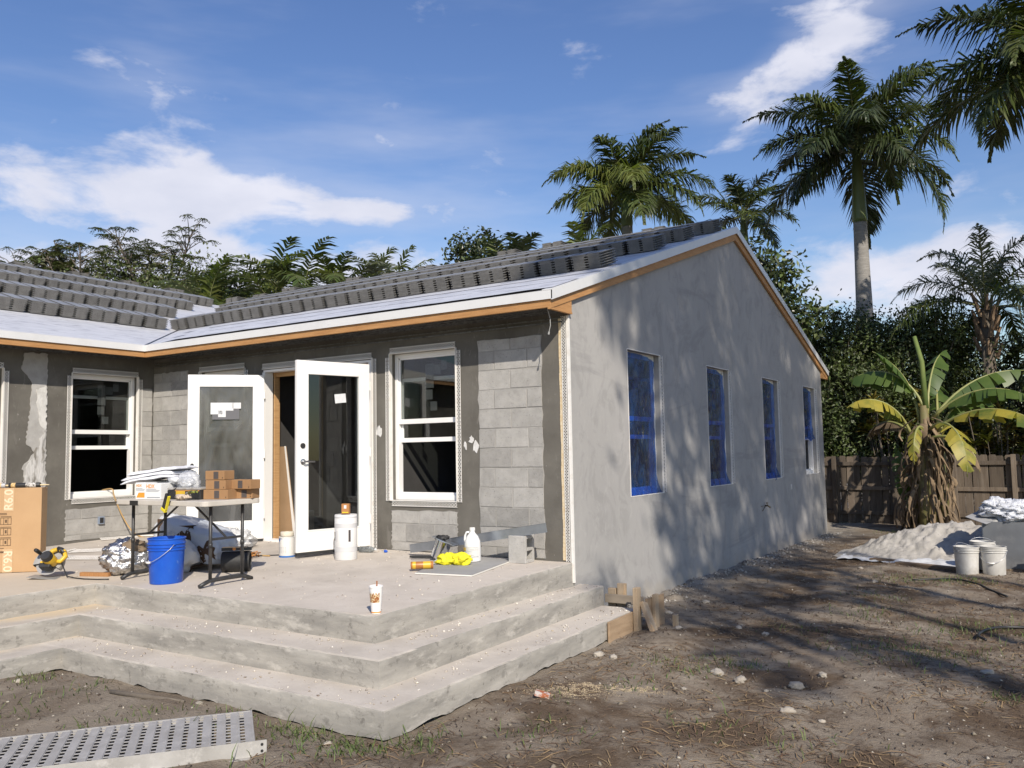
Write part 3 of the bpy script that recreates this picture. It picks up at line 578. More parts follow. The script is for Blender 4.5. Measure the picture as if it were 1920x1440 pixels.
def film(parent, w_, z0, z1, seed, yb=.058, tail=0.0):
    rng = random.Random(seed); nx, nz_ = 26, 44; vs_, fs_ = [], []
    for i in range(nx + 1):
        for k in range(nz_ + 1):
            u = i / nx; v = k / nz_; x = .012 + u * (w_ - .10); z = z0 + v * (z1 - z0)
            x += .018 * fbm((v * 6, seed, u * 2)) * (1 if u > .5 else 0)
            edge = max(0, 1 - v * 9); corner = edge * (u ** 2)
            y = min(yb + .022 * fbm((u * 5, v * 4, seed + .37)) + .010 * fbm((u * 16, v * 11, seed + .61)), .080) - edge * .045
            if k == 0: z += .03 * fbm((u * 6, seed, 1)) - (tail * max(0, 1 - abs(u - .55) / .22))
            if v > .9: z -= .06 * max(0, u - .62) / .38 * (v - .9) * 10
            vs_.append((x + corner * .05, y, z))
    for i in range(nx):
        for k in range(nz_): a = i * (nz_ + 1) + k; fs_.append((a, a + nz_ + 1, a + nz_ + 2, a + 1))
    return MB().add(vs_, fs_).build('protective_film', M_FILM, parent, smooth=True)
for k, y in enumerate(GW):
    h_ = GZ1 - GZ0
    wg = window((.012, y, GZ0), PI / 2, GWW, h_, '%s masked window of the gable wall from the near corner' % ORD[k], bead=False, yf=.085, stickers=(k == 0))
    tb = MB(); tb.box(-.004, .004, -.004, .02, 0, h_); tb.box(GWW - .004, GWW + .004, -.004, .02, 0, h_); tb.box(.004, GWW - .004, -.004, .02, h_ - .004, h_ + .004); tb.box(.004, GWW - .004, -.004, .02, -.004, .004)
    tb.build('bead_nose', M_WHITE2, wg)
    MBl = lattice(h_ - .02, .045, M=Matrix.Translation((GWW - .005, .012, .01)) @ Matrix.Rotation(-PI / 2, 4, 'Y') @ Matrix.Rotation(PI / 2, 4, 'X')); MBl.build('stucco_bead', M_WHITE2, wg)
    film(wg, GWW, .0 if k < 3 else h_ * .40, h_ - .02, 3 + k, tail=(.08, .03, .04, .03)[k])
# corner bead at the near corner of the front wall
cb = lattice(2.42, .05, pitch=.03, M=Matrix.Translation((-.024, -.012, .04)) @ Matrix.Rotation(-PI / 2, 4, 'Y')); cb.box(-.013, .016, -.022, .004, -.16, 2.46)
cb.build('corner_bead', M_WHITE2, house)
fo = MB()
for k in range(60):
    z = .05 + k * .04; d = .006 + .008 * (fbm((z * 4, 0, 0)) + .5); fo.box(-.098 - d, -.076, -.008, .0, z, z + .041)
fo.build('foam_line', M_FOAM, house)
# double door opening
jb = MB(); jb.box(DO[0] - .0, DO[0] + .05, -.015, .12, DO[2], DO[3] - .05); jb.box(DO[1] - .05, DO[1], -.015, .12, DO[2], DO[3] - .05); jb.box(DO[0] + .002, DO[1] - .002, .0, .12, DO[3] - .05, DO[3] - .02); jb.box(DO[0] + .05, DO[1] - .05, -.03, .14, DO[2], DO[2] + .035)
jb.build('door_frame', M_WHITE, house, bevel=.004)
M_WOOD = mat('fresh_pine', (.50, .30, .135), (.40, .22, .09), scale=5, rough=.7, stretch=(1, 1, 9), bump=.15, lo=.4, hi=.7)
wb = MB(); wb.box(DO[0] + .052, DO[0] + .072, .13, .2, .06, 2.2); wb.box(DO[0], DO[1], .14, .2, DO[3] - .1, DO[3] - .002); wb.box(DO[0] + .04, DO[0] + .055, .2, .23, .06, 2.3)
wb.build('door_buck', M_WOOD, house)
bd = MB()
for side in ('top', 'right'):
    if side == 'top': M = Matrix.Translation((DO[0], -.012, DO[3] + .005)); bd2 = lattice(DO[1] - DO[0], .052, M=M); bd2.box(DO[0], DO[1], -.024, .03, DO[3] - .012, DO[3] - .002)
    else: M = Matrix.Translation((DO[1] + .07, -.012, .06)) @ Matrix.Rotation(-PI / 2, 4, 'Y'); bd2 = lattice(2.16, .055, M=M); bd2.box(DO[1] + .001, DO[1] + .012, -.024, .03, .06, DO[3])
    bd2.build('stucco_bead', M_WHITE2, house)
M_DOOR = mat('door_paint', (.82, .81, .785), (.77, .755, .72), scale=2, rough=.38)
M_STEEL = mat('brushed_steel', (.55, .55, .56), (.42, .42, .43), scale=30, rough=.28, metal=1.0)
M_HOLE = mat('dark_hole', (.02, .02, .02))
def leaf(label, hinge, th, film_on, handle):
    W_, H_ = .91, 2.05; st, tr_, br = .125, .135, .215
    f = MB(); f.box(0, st, -.022, .022, 0, H_); f.box(W_ - st, W_, -.022, .022, 0, H_); f.box(st, W_ - st, -.022, .022, H_ - tr_, H_); f.box(st, W_ - st, -.022, .022, 0, br)
    d = f.build('door', M_DOOR, house, bevel=.004, loc=(*hinge, .095), rot=(0, 0, R(180 + th))); d['label'] = label
    b = MB()
    for x0, x1, z0, z1 in ((st, st + .014, br, H_ - tr_), (W_ - st - .014, W_ - st, br, H_ - tr_), (st + .014, W_ - st - .014, br, br + .014), (st + .014, W_ - st - .014, H_ - tr_ - .014, H_ - tr_)): b.box(x0, x1, -.026, .026, z0, z1)
    b.build('glazing_bead', M_DOOR, d, bevel=.004)
    MB().box(st + .01, W_ - st - .01, -.003, .003, br + .01, H_ - tr_ - .01).build('pane', M_GLASS if not film_on else mat_glass('pane_dull', clear=.5), d)
    if film_on:
        nx, nz_ = 30, 60; vs_, fs_ = [], []
        for i in range(nx + 1):
            for k in range(nz_ + 1):
                u, v = i / nx, k / nz_; x = st + .012 + u * (W_ - 2 * st - .024); z = br + .012 + v * (H_ - br - tr_ - .024); e = min(1, 8 * u, 8 * (1 - u), 8 * v, 8 * (1 - v))
                a_ = (u * 2.2 + v * 3.0); vs_.append((x, .012 + e * (.012 * fbm((u * 3 + v * 1.6, v * 1.2, 3)) + .006 * fbm((u * 12 + v * 7, v * 4, 8))), z))
        for i in range(nx):
            for k in range(nz_): a = i * (nz_ + 1) + k; fs_.append((a, a + nz_ + 1, a + nz_ + 2, a + 1))
        MB().add(vs_, fs_).build('plastic_film', mat_glass('clear_film', tint=(.8, .82, .82), clear=.62, gloss_r=.22, diff=(.22, .22, .215), dw=.36, bump=.22, bscale=2.2, refl=.8, bstretch=(2.0, 1, .8)), d, smooth=True)
        for x0, x1, z0, z1, m_ in ((.30, .62, 1.49, 1.70, mat('grey_card', (.13, .13, .14))), (.50, .64, 1.555, 1.70, M_PAPER), (.37, .50, 1.60, 1.70, M_PAPER), (.46, .55, 1.52, 1.60, M_PAPER), (.28, .38, 1.625, 1.70, M_PAPER)):
            k_ = .030 if m_ is not M_PAPER else .0335
            MB().box(x0, x1, k_, k_ + .002, z0, z1).build('sticker', m_, d)
        MB().lathe([(.024, 0), (.024, .006)], 16, Matrix.Translation((W_ - .06, .022, .93)) @ Matrix.Rotation(-PI / 2, 4, 'X')).build('bore_ring', M_STEEL, d)
        MB().lathe([(.017, 0), (.017, .002)], 16, Matrix.Translation((W_ - .06, .0285, .93)) @ Matrix.Rotation(-PI / 2, 4, 'X')).build('bore_hole', M_HOLE, d)
    if handle:
        MB().box(.30, .44, .005, .007, 1.60, 1.70, Matrix.Translation((.37, 0, 1.65)) @ Matrix.Rotation(R(6), 4, 'Y') @ Matrix.Translation((-.37, 0, -1.65))).build('sticker', M_PAPER, d)
        hb = MB().lathe([(.030, 0), (.030, .012), (.012, .014), (.012, .05)], 18, Matrix.Translation((W_ - .07, .022, .96)) @ Matrix.Rotation(-PI / 2, 4, 'X')); hb.tube([(W_ - .07, .07, .96), (W_ - .12, .072, .96), (W_ - .19, .07, .958)], [.011, .010, .009], 8)
        hb.build('handle', M_STEEL, d, smooth='auto')
        MB().lathe([(.028, 0), (.028, .012), (.022, .018)], 18, Matrix.Translation((W_ - .07, .022, 1.13)) @ Matrix.Rotation(-PI / 2, 4, 'X')).build('deadbolt', M_HOLE, d, smooth='auto')
    for z in (.25, 1.0, 1.75): MB().box(-.012, .012, -.03, .03, z, z + .10).build('hinge', M_WHITE2, d)
    MB().box(.01, W_ - .01, -.018, .018, -.03, -.001).build('door_sweep', mat('black_rubber', (.02, .02, .021), (.03, .03, .03), scale=8, rough=.6), d)
    return d
leaf('left door leaf with plastic film and paper stickers on its glass', (-4.40, -.03), 48, True, False)
leaf('right door leaf with lever handle standing wide open', (-2.56, -.11), 75, False, True)
# outlet box, hanging cable
MB().box(-6.752, -6.715, -.80, -.72, .26, .36).build('outlet_box', mat('blue_grey_plastic', (.22, .26, .33), rough=.5), house, bevel=.003)
MB().box(-6.716, -6.712, -.785, -.735, .275, .345).build('outlet_opening', M_HOLE, house)
MB().tube([(-.03, -.34, 2.53), (-.036, -.33, 2.48), (-.03, -.30, 2.40), (-.028, -.30, 2.33), (-.045, -.30, 2.27)], .004, 6).build('hanging_cable', mat('grey_cable', (.35, .35, .34)), house)
MB().tube([(-.045, -.30, 2.272), (-.050, -.30, 2.245)], .009, 8).build('cable_plug', mat('grey_cable', (.35, .35, .34)), house)
M_TAP = mat('dark_brass', (.10, .075, .04), (.16, .12, .07), scale=20, rough=.4, metal=.8)
hb = MB().tube([(.01, 6.30, .19), (.06, 6.30, .19), (.10, 6.31, .16)], .012, 8); hb.tube([(.05, 6.30, .19), (.05, 6.30, .23)], .006, 6); hb.tube([(.05, 6.27, .235), (.05, 6.33, .235)], .009, 8); hb.tube([(.02, 6.1, .19), (.03, 6.28, .2), (.03, 6.12, .12)], .005, 5)
hb.build('hose_tap', M_TAP, house)
MB().cbox((.016, 7.9, .42), (.012, .035, .09)).build('wall_socket', M_WHITE2, house)
# ------------------------------------------------------------------ roof
M_UNDER = mat('roof_underlayment', (.58, .59, .62), (.46, .47, .50), scale=3, rough=.45, c3=(.26, .265, .30), s3=3.2, lo3=.55, hi3=.68, stretch=(1, 4, 4), bump=.2, bscale=20)
M_UNDER2 = mat('roof_underlayment_wing', (.58, .59, .62), (.46, .47, .50), scale=3, rough=.45, c3=(.26, .265, .30), s3=3.2, lo3=.55, hi3=.68, stretch=(4, 1, 4), bump=.2, bscale=20)
M_FASCIA = mat('cedar_fascia', (.46, .245, .095), (.36, .175, .06), scale=4, rough=.65, stretch=(1, 1, 10), bump=.15, lo=.4, hi=.72, c3=(.30, .14, .05), s3=1.5, lo3=.6, hi3=.75)
M_DRIP = mat('white_drip_edge', (.66, .66, .65), (.60, .60, .59), scale=4, rough=.3, lo=.5, hi=.8)
rf = MB(); th = .05
def slab3(P):
    n = len(P); rf.add(list(P) + [(p[0], p[1], p[2] - th) for p in P], [tuple(range(n)), tuple(range(2 * n - 1, n - 1, -1))] + [(i, (i + 1) % n, (i + 1) % n + n, i + n) for i in range(n)])
zA = lambda y: ZE + S * (y + .43); zW = lambda x: ZE + S * (-6.32 - x); zRdg = zA(5.22)
XV = -6.32 - 5.65; XR = -13.1; zWR = zW(XR)
slab3([(.06, -.40, zA(-.40)), (.06, 5.22, zRdg), (XV, 5.22, zRdg), (-6.32, -.40, zA(-.40))])
slab3([(.06, 5.222, zRdg), (.06, 10.85, zA(-.41)), (XV, 10.85, zA(-.41)), (XV, 5.222, zRdg)])
roof = rf.build('roof', M_UNDER, house)
rw = MB(); rf = rw
slab3([(-6.35, -9, zW(-6.35)), (-6.35, -.43, zW(-6.35)), (XV, 5.20, zW(XV) + .0), (XR, 6.33, zWR), (XR, -9, zWR)])
slab3([(XR - .002, -9, zWR), (XR - .002, 10.5, zWR), (XR - 6.7, 10.5, ZE), (XR - 6.7, -9, ZE)])
rw.build('wing_roof', M_UNDER2, house)
# sheets of underlayment lapped up the slope, a little proud of the deck
for k in range(3):
    y0 = -.38 + k * .52; y1 = y0 + .56; b = MB(); nx = 60; vs_, fs_ = [], []
    for i in range(nx + 1):
        for j in range(5):
            x = .05 + (-6.45 - y0 * .9 - .05) * i / nx; y = y0 + (y1 - y0) * j / 4
            x = max(x, -6.34 - (y + .43)); vs_.append((x, y, zA(y) + .006 + .006 * (3 - k) * (j / 4 < 2) + .004 * fbm((x * 2, y * 5, k)) + .002))
    for i in range(nx):
        for j in range(4): a = i * 5 + j; fs_.append((a, a + 5, a + 6, a + 1))
    b.add(vs_, fs_).build('underlayment_sheet', M_UNDER, roof, smooth=True)
    tb = MB(); tb.box(-6.3 - y0 * .9, .03, y1 - .02, y1 - .006, 0, .003, Matrix.Translation((0, 0, 0))); tb.v = [(p[0], p[1], zA(p[1]) + .024 + p[2]) for p in tb.v]; tb.build('lap_line', mat('black_lap', (.05, .05, .06)), roof)
dr = MB(); dz0, dz1 = ZE + .004, ZE - .082
dr.prism([(-.445, dz0), (-.445, dz1), (-.435, dz1 + .006), (-.435, dz0 - .012), (-.36, dz0 + .012), (-.36, dz0 + .022)], 'x', -6.315, .082)
dr.build('drip_edge', M_DRIP, roof)
for nm, s0 in (('near', -1), ('far', 1)):
    b = MB(); ys = (-.445, 5.22) if s0 < 0 else (10.885, 5.22)
    za = lambda y: zRdg - S * abs(y - 5.22)
    q = [(y, za(y) + o) for y, o in ((ys[0], .02), (ys[1], .025), (ys[1], -.08), (ys[0], -.086))]
    b.prism(q, 'x', .070, .083); q2 = [(y, za(y) + o) for y, o in ((ys[0], .02), (ys[1], .025), (ys[1], .012), (ys[0], .007))]; b.prism(q2, 'x', -.03, .0695)
    b.build('drip_edge', M_DRIP, roof)
    f = MB(); q = [(y, za(y) + o) for y, o in ((ys[0] + (.022 if s0 < 0 else -.022), -.035), (ys[1], -.035), (ys[1], -.185), (ys[0] + (.022 if s0 < 0 else -.022), -.170))]
    f.prism(q, 'x', .022, .055); f.build('rake_board', M_FASCIA, roof)
dw = MB(); dw.prism([(-6.305, dz0), (-6.305, dz1), (-6.315, dz1 + .006), (-6.315, dz0 - .012), (-6.39, dz0 + .012), (-6.39, dz0 + .022)], 'y', -9, -.446); dw.build('drip_edge', M_DRIP, roof)
fb = MB(); fb.box(-6.36, .054, -.425, -.388, 2.487, ZE - .03); fb.build('fascia', M_FASCIA, roof, bevel=.003)
fb = MB(); fb.box(-6.362, -6.325, -9, -.427, 2.487, ZE - .03); fb.build('fascia', M_FASCIA, roof, bevel=.003)
MB().box(.018, .0225 + .03, -.425, .0, 2.470, 2.49).build('soffit_return', M_FASCIA, roof)
MB().prism([(-.42, 2.487), (-.002, 2.487), (-.002, 2.625)], 'x', .0, .047).build('eave_return', M_FASCIA, roof)
MB().prism([(10.44, 2.487), (10.86, 2.487), (10.44, 2.625)], 'x', .0, .047).build('eave_return', M_FASCIA, roof)
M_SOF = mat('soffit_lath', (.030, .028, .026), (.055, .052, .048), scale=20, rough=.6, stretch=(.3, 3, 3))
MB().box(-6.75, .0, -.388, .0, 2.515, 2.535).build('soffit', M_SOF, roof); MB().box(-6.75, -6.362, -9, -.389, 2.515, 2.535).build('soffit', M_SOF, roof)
M_BAT = mat('galvanised_lath', (.20, .20, .195), (.07, .07, .068), scale=25, rough=.5, metal=.4)
for k in range(6):
    y = -.36 + k * .062; MB().box(-6.4 + .05 * k, -.03, y, y + .012, 2.497 - .004 * (k % 2), 2.516).build('soffit_strip', M_BAT, roof)
    x = -6.39 - k * .062; MB().box(x, x + .012, -9, -.42, 2.497 - .004 * (k % 2), 2.516).build('soffit_strip', M_BAT, roof)
MB().box(-6.7, -.06, -.02, -.002, 2.40, 2.412).build('soffit_strip', M_BAT, roof); MB().box(-6.7, -.06, -.016, -.002, 2.44, 2.45).build('soffit_strip', M_BAT, roof)

# ------------------------------------------------------------------ roof tile stacks
M_TILE = mat('concrete_tile', (.125, .120, .112), (.180, .174, .164), scale=12, rough=.85, bump=.3, bscale=60, rnd=.10, c3=(.20, .20, .195), s3=22, lo3=.62, hi3=.75)
M_TILETOP = mat('tile_top_sheen', (.24, .25, .265), (.20, .21, .22), scale=6, rough=.5, rnd=.08)  # tile tops paler than the edges: grazing glare put into the colour
TW, TL_, TT, NT = .171, .42, .0148, 12
def tile_geo(b, ox=0., oz=0., oy=0.):
    b.box(ox, ox + TW, oy + .03, oy + TL_, oz + .004, oz + .012); b.box(ox, ox + TW, oy, oy + .03, oz + .0008, oz + TT - .0008); return b
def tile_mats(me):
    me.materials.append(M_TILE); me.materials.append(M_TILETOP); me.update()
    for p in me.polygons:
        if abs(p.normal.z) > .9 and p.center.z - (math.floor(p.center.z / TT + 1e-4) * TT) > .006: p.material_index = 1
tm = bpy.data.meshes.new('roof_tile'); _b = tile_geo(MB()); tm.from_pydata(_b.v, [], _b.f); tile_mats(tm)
sm = []
for var in range(3):
    _b = MB(); rg = random.Random(var)
    for c_ in (0, 1):
        for k in range(NT): tile_geo(_b, c_ * (TW + .004) + rg.uniform(-.002, .002) + (.024 if k % 2 and c_ else -.024 if k % 2 else 0), k * TT, rg.uniform(-.0015, .0015))
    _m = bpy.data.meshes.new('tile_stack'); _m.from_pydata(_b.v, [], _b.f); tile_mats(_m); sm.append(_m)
TLT = math.atan(S)
def stacks(rows):
    rg = random.Random(7)
    for rname, base, along, tilt, n, start, step, parts, skip, ends in rows:
        for k in range(n):
            if k in skip: continue
            p = base(start + along * k * step, rg)
            lab = 'grey roof tile stack, %s from %s, %s' % (ORD[k], ends, rname)
            if parts and k < 12:
                t_ = thing('tile_stack', lab, 'tile stack', p, 0, 'stacks of roof tiles on the roof', rot=tilt)
                for c_ in (0, 1):
                    for j in range(NT):
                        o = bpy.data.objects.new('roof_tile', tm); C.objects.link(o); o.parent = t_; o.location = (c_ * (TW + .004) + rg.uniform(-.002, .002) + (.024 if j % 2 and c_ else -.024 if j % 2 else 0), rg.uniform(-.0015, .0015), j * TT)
            else:
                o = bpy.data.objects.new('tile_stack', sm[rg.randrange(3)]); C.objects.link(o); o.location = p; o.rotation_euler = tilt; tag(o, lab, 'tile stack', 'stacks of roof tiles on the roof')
def baseA(y): return lambda x, rg: (x, y + rg.uniform(-.006, .006), zA(y) + .012)
def baseW(x): return lambda y, rg: (x + rg.uniform(-.006, .006), y, zW(x) + .012)
tA = (TLT, 0, 0); tB = (-TLT, 0, 0)
from mathutils import Euler
tWm = (Matrix.Rotation(PI / 2, 3, 'Z') @ Matrix.Rotation(TLT, 3, 'X')).to_euler(); tW = tuple(tWm)
ST = .445
stacks([
    ('lowest row above patio', baseA(1.31), -1, tA, 18, -.62, ST, True, (), 'the gable'),
    ('second row above patio', baseA(2.90), -1, tA, 20, -.64, ST, False, (), 'the gable'),
    ('third row above patio', baseA(4.05), -1, tA, 23, -.66, ST, False, (), 'the gable'),
    ('row along the ridge', baseA(4.84), -1, tA, 24, -.50, ST, False, (), 'the gable'),
    ('loose row on ridge', lambda x, rg: (x, 5.16 + rg.uniform(-.03, .03), zRdg + .03 + rg.uniform(0, .06)), -1, (0, 0, 0), 12, -1.45, .93, False, (1, 4, 8), 'the gable'),
    ('lowest row of left wing', baseW(-7.95), -1, tW, 9, .66, ST, False, (), 'the valley'),
    ('second row of left wing', baseW(-9.55), -1, tW, 10, 1.98, ST, False, (), 'the valley'),
    ('third row of left wing', baseW(-11.1), -1, tW, 13, 3.48, ST, False, (), 'the valley'),
    ('top row of left wing', baseW(-12.45), -1, tW, 14, 5.0, ST, False, (), 'the valley'),
    ('ridge of left wing', lambda y, rg: (-12.95, y, zWR + .02), -1, (0, 0, PI / 2), 5, 4.6, 1.15, False, (), 'the valley')])

# ================================================================== THINGS ON THE PATIO
M_CARD = mat('cardboard', (.46, .295, .155), (.41, .255, .13), scale=2.5, rough=.85, bump=.08, bscale=80)
M_CARD2 = mat('cardboard_small', (.335, .19, .088), (.29, .16, .072), scale=6, rough=.85, bump=.08, bscale=80)
M_INK = mat('brown_ink', (.10, .062, .034)); M_WINK = mat('pale_print', (.68, .55, .38)); M_TAPE = mat('packing_tape', (.52, .36, .21), rough=.3)
M_BLACK = mat('black_plastic', (.018, .018, .019), (.03, .03, .03), scale=14, rough=.45)
M_BLKST = mat('black_steel', (.022, .023, .025), (.045, .042, .04), scale=16, rough=.42, bump=.1)
M_YEL = mat('tool_yellow', (.66, .42, .03), (.56, .35, .03), scale=9, rough=.4)
M_GREY = mat('cast_grey', (.36, .35, .33), (.27, .265, .25), scale=14, rough=.5, metal=.2)
M_ORANGE = mat('orange_print', (.72, .27, .03)); M_GINK = mat('grey_ink', (.30, .31, .33)); M_WCARD = mat('white_card', (.74, .74, .73), (.68, .68, .67), scale=8, rough=.6)
M_BROWN = mat('brown_print', (.075, .042, .022)); M_LOGO = mat('dark_print', (.055, .045, .045))
M_WPL = mat('white_plastic', (.74, .73, .70), (.66, .645, .61), scale=7, rough=.45, lo=.5, hi=.8)
def at_patio(x, y, dz=0.0): return (x, y, zs(x, y) + dz)

# tall carton leaning at the left edge
t = thing('carton', 'tall brown window carton printed R6.0 standing at the left edge', 'carton', at_patio(-4.63, -2.68, .002), math.atan2(.62, .78))
MB().box(-.80, 0, 0, .13, 0, .84).build('box_body', M_CARD, t, bevel=.004)
for z in (.71, .10):
    MB().box(-.36, -.265, -.0025, -.001, z - .10, z + .13).build('tape_strip', M_TAPE, t)
    lettering('R6.0', .115, M_WINK, t, Matrix.Translation((-.312, -.004, z + .012)) @ Matrix.Rotation(-PI / 2 if z > .5 else PI / 2, 4, 'Y') @ Matrix.Rotation(PI / 2, 4, 'X'), bold=.002)
pk = MB()
for c_ in range(3):
    for r_ in range(3):
        x0, z0 = -.39 - .13 * c_, .475 - .105 * r_ - .01 * c_
        for a, b, cc, d in ((x0, x0 + .105, z0, z0 + .004), (x0, x0 + .105, z0 + .066, z0 + .070), (x0, x0 + .004, z0, z0 + .07), (x0 + .101, x0 + .105, z0, z0 + .07), (x0 + .03, x0 + .034, z0, z0 + .07), (x0 + .07, x0 + .074, z0, z0 + .07), (x0 + .045, x0 + .062, z0 + .02, z0 + .05), (x0, x0 + .105, z0 + .078, z0 + .083)): pk.box(a, b, -.0028, -.001, cc, d)
    pk.box(-.44 - .13 * c_, -.33 - .13 * c_, -.0028, -.001, .585, .590); pk.box(-.42 - .13 * c_, -.33 - .13 * c_, -.0028, -.001, .573, .578); pk.box(-.44 - .13 * c_, -.35 - .13 * c_, -.0028, -.001, .238, .243)
pk.build('pictogram', M_INK, t)
lettering('Quanex', .032, M_INK, t, Matrix.Translation((-.385, -.0035, .205)) @ Matrix.Rotation(PI / 2, 4, 'X'), bold=.002)
# caulk tubes on the carton
def tube_thing(label, c, d, ln, r, cols, name='caulk_tube', cat='caulk tube', nozzle=True):
    d = Vector(d).normalized(); M = d.to_track_quat('Z', 'Y').to_matrix().to_4x4(); M.translation = Vector(c)
    o = MB().lathe([(r * .96, 0), (r, .004), (r, ln - .006), (r * .9, ln)], 20, M).build(name, cols[0], smooth='auto'); tag(o, label, cat)
    MB().lathe([(r * 1.012, ln * .08), (r * 1.012, ln * .22)], 20, M, False, False).build('label_band', cols[1], o, smooth=True); MB().lathe([(r * 1.012, ln * .55), (r * 1.012, ln * .88)], 20, M, False, False).build('label_band', cols[2], o, smooth=True)
    if nozzle: MB().lathe([(.009, ln), (.008, ln + .03), (.004, ln + .085)], 10, M).build('nozzle', mat('cream_plastic', (.62, .50, .30)), o, smooth='auto')
    return o
M_GOLD = mat('gold_label', (.45, .26, .06), (.62, .5, .3), scale=60); M_LBL = mat('pale_label', (.55, .53, .50), (.12, .1, .08), scale=45, lo=.45, hi=.55)
dc = Vector((.78, .62, 0)); c0 = Vector(at_patio(-4.63, -2.68, .84))
tube_thing('black caulk tube with cut nozzle lying on the tall carton', c0 - dc * .335 + Vector((-.02, .03, .027)), dc, .30, .0255, (M_BLACK, M_GOLD, M_LBL))
tube_thing('silver caulk tube lying at the far left on the carton', c0 - dc * .66 + Vector((-.02, .03, .027)), dc, .29, .0255, (mat('silver_wrap', (.4, .4, .41), rough=.35), M_BLACK, M_GOLD))

# circular saw
t = thing('circular_saw', 'yellow circular saw lying in front of the tall carton', 'circular saw', at_patio(-4.13, -2.86), R(35))
Ms = Matrix.Translation((0, 0, .135)) @ Matrix.Rotation(R(-32), 4, 'X')
g = MB()
prof = []
for k in range(17):
    a = R(-10 + 220 * k / 16); prof.append((math.cos(a), math.sin(a)))
vs_, fs_ = [], []
for k, (c_, s_) in enumerate(prof):
    for r_, y in ((.135, -.03), (.14, -.02), (.14, .02), (.135, .028), (.06, .028), (.06, -.03)): vs_.append(Ms @ Vector((-c_ * r_, y, s_ * r_)))
for k in range(16):
    for j in range(6): a = k * 6; fs_.append((a + j, a + (j + 1) % 6, a + 6 + (j + 1) % 6, a + 6 + j))
g.add(vs_, fs_).build('blade_guard', M_GREY, t, smooth='auto')
MB().lathe([(.118, -.002), (.118, .002)], 32, Ms @ Matrix.Rotation(PI / 2, 4, 'X')).build('blade', mat('saw_steel', (.33, .32, .31), rough=.5, metal=.3), t)
MB().lathe([(.03, 0), (.048, .004), (.055, .03), (.055, .10), (.048, .125), (.02, .13)], 18, Ms @ Matrix.Translation((.05, -.035, -.01)) @ Matrix.Rotation(PI / 2, 4, 'X')).build('motor', M_YEL, t, smooth='auto')
MB().lathe([(.05, 0), (.052, .03), (.04, .05)], 18, Ms @ Matrix.Translation((.05, -.155, -.01)) @ Matrix.Rotation(PI / 2, 4, 'X')).build('motor_cap', M_BLACK, t, smooth='auto')
hb = MB().tube([Ms @ Vector(p) for p in ((.0, -.06, .05), (.03, -.06, .10), (.08, -.06, .12), (.14, -.06, .09), (.165, -.06, .04), (.13, -.06, -.01), (.06, -.06, -.01))], [.022, .024, .021, .022, .023, .02, .018], 10); hb.build('rear_handle', M_YEL, t, smooth=True)
MB().tube([Ms @ Vector(p) for p in ((.07, -.06, .122), (.11, -.06, .11), (.15, -.06, .07))], [.0235, .0235, .0235], 10).build('grip', M_BLACK, t, smooth=True)
MB().tube([Ms @ Vector(p) for p in ((-.06, -.08, .06), (-.08, -.13, .07), (-.075, -.17, .06))], [.016, .02, .017], 10).build('front_handle', M_BLACK, t, smooth=True)
MB().box(-.15, .14, -.12, .05, -.004, .0, Matrix.Translation((0, -.01, .012)) @ Matrix.Rotation(R(6), 4, 'Y')).build('shoe', M_GREY, t)
MB().box(-.03, .07, -.12, -.03, -.09, -.045, Ms).build('battery', M_BLACK, t, bevel=.006)
MB().box(-.025, .065, -.122, -.05, -.05, -.03, Ms).build('name_plate', M_YEL, t, bevel=.004)
MB().tube([Ms @ Vector((.13, -.06, .0)), Vector((.20, -.07, .02)), Vector((.30, -.12, .008)), Vector((.42, -.20, .008)), Vector((.56, -.25, .008)), Vector((.68, -.28, .012))], .006, 6).build('power_cord', M_BLACK, t, smooth=True)

# crumpled things
def blob(name, material, parent, c, size, seed, amp=.12, fr=2.5, fr2=7, sub=4, flat=True, sq=2.0, rot=None):
    """A crumpled lump: superellipsoid with creases, base cut flat."""
    bm = bmesh.new(); bmesh.ops.create_icosphere(bm, subdivisions=sub, radius=1.0)
    for v in bm.verts:
        p = v.co.copy(); k = (abs(p.x) ** sq + abs(p.y) ** sq + abs(p.z) ** sq) ** (-1 / sq); p *= k
        d = 1 + amp * fbm((p.x * fr + seed, p.y * fr, p.z * fr)) + amp * .55 * (abs(fbm((p.x * fr2, p.y * fr2 + seed, p.z * fr2))) - .25)
        p *= d; q = Vector((p.x * size[0] / 2, p.y * size[1] / 2, p.z * size[2] / 2))
        if rot is not None: q = rot @ q
        v.co = q
    if flat:
        lo = -size[2] / 2 * .86
        for v in bm.verts:
            if v.co.z < lo: v.co.z = lo + (v.co.z - lo) * .08
    me = bpy.data.meshes.new(name); bm.to_mesh(me); bm.free()
    return mobj(name, me, material, parent, smooth=True, loc=c)
M_FOIL = mat('foil', (.70, .70, .70), (.55, .55, .56), scale=4, rough=.22, metal=1.0, bump=.9, bscale=14, bdist=.03)
M_KRAFT = mat('kraft_wool', (.17, .125, .085), (.24, .18, .12), scale=12, rough=.95, bump=.8, bscale=30)
M_BAGW = mat('white_bag', (.62, .63, .64), (.55, .56, .57), scale=5, rough=.4, bump=.35, bscale=9, bdist=.02)
t = thing('foil_bundle', 'crumpled silver foil insulation bundle left of the folding table', 'insulation', at_patio(-3.62, -2.40), R(30))
blob('foil_wrap', M_FOIL, t, (0, 0, .155), (.46, .40, .34), 3, amp=.26, fr=2.2, fr2=9, sub=5)
blob('wool_core', M_KRAFT, t, (.10, -.06, .25), (.24, .2, .16), 5, amp=.2)
t = thing('plastic_sack', 'white plastic sack behind the left table legs', 'sack', at_patio(-3.25, -2.12), R(10))
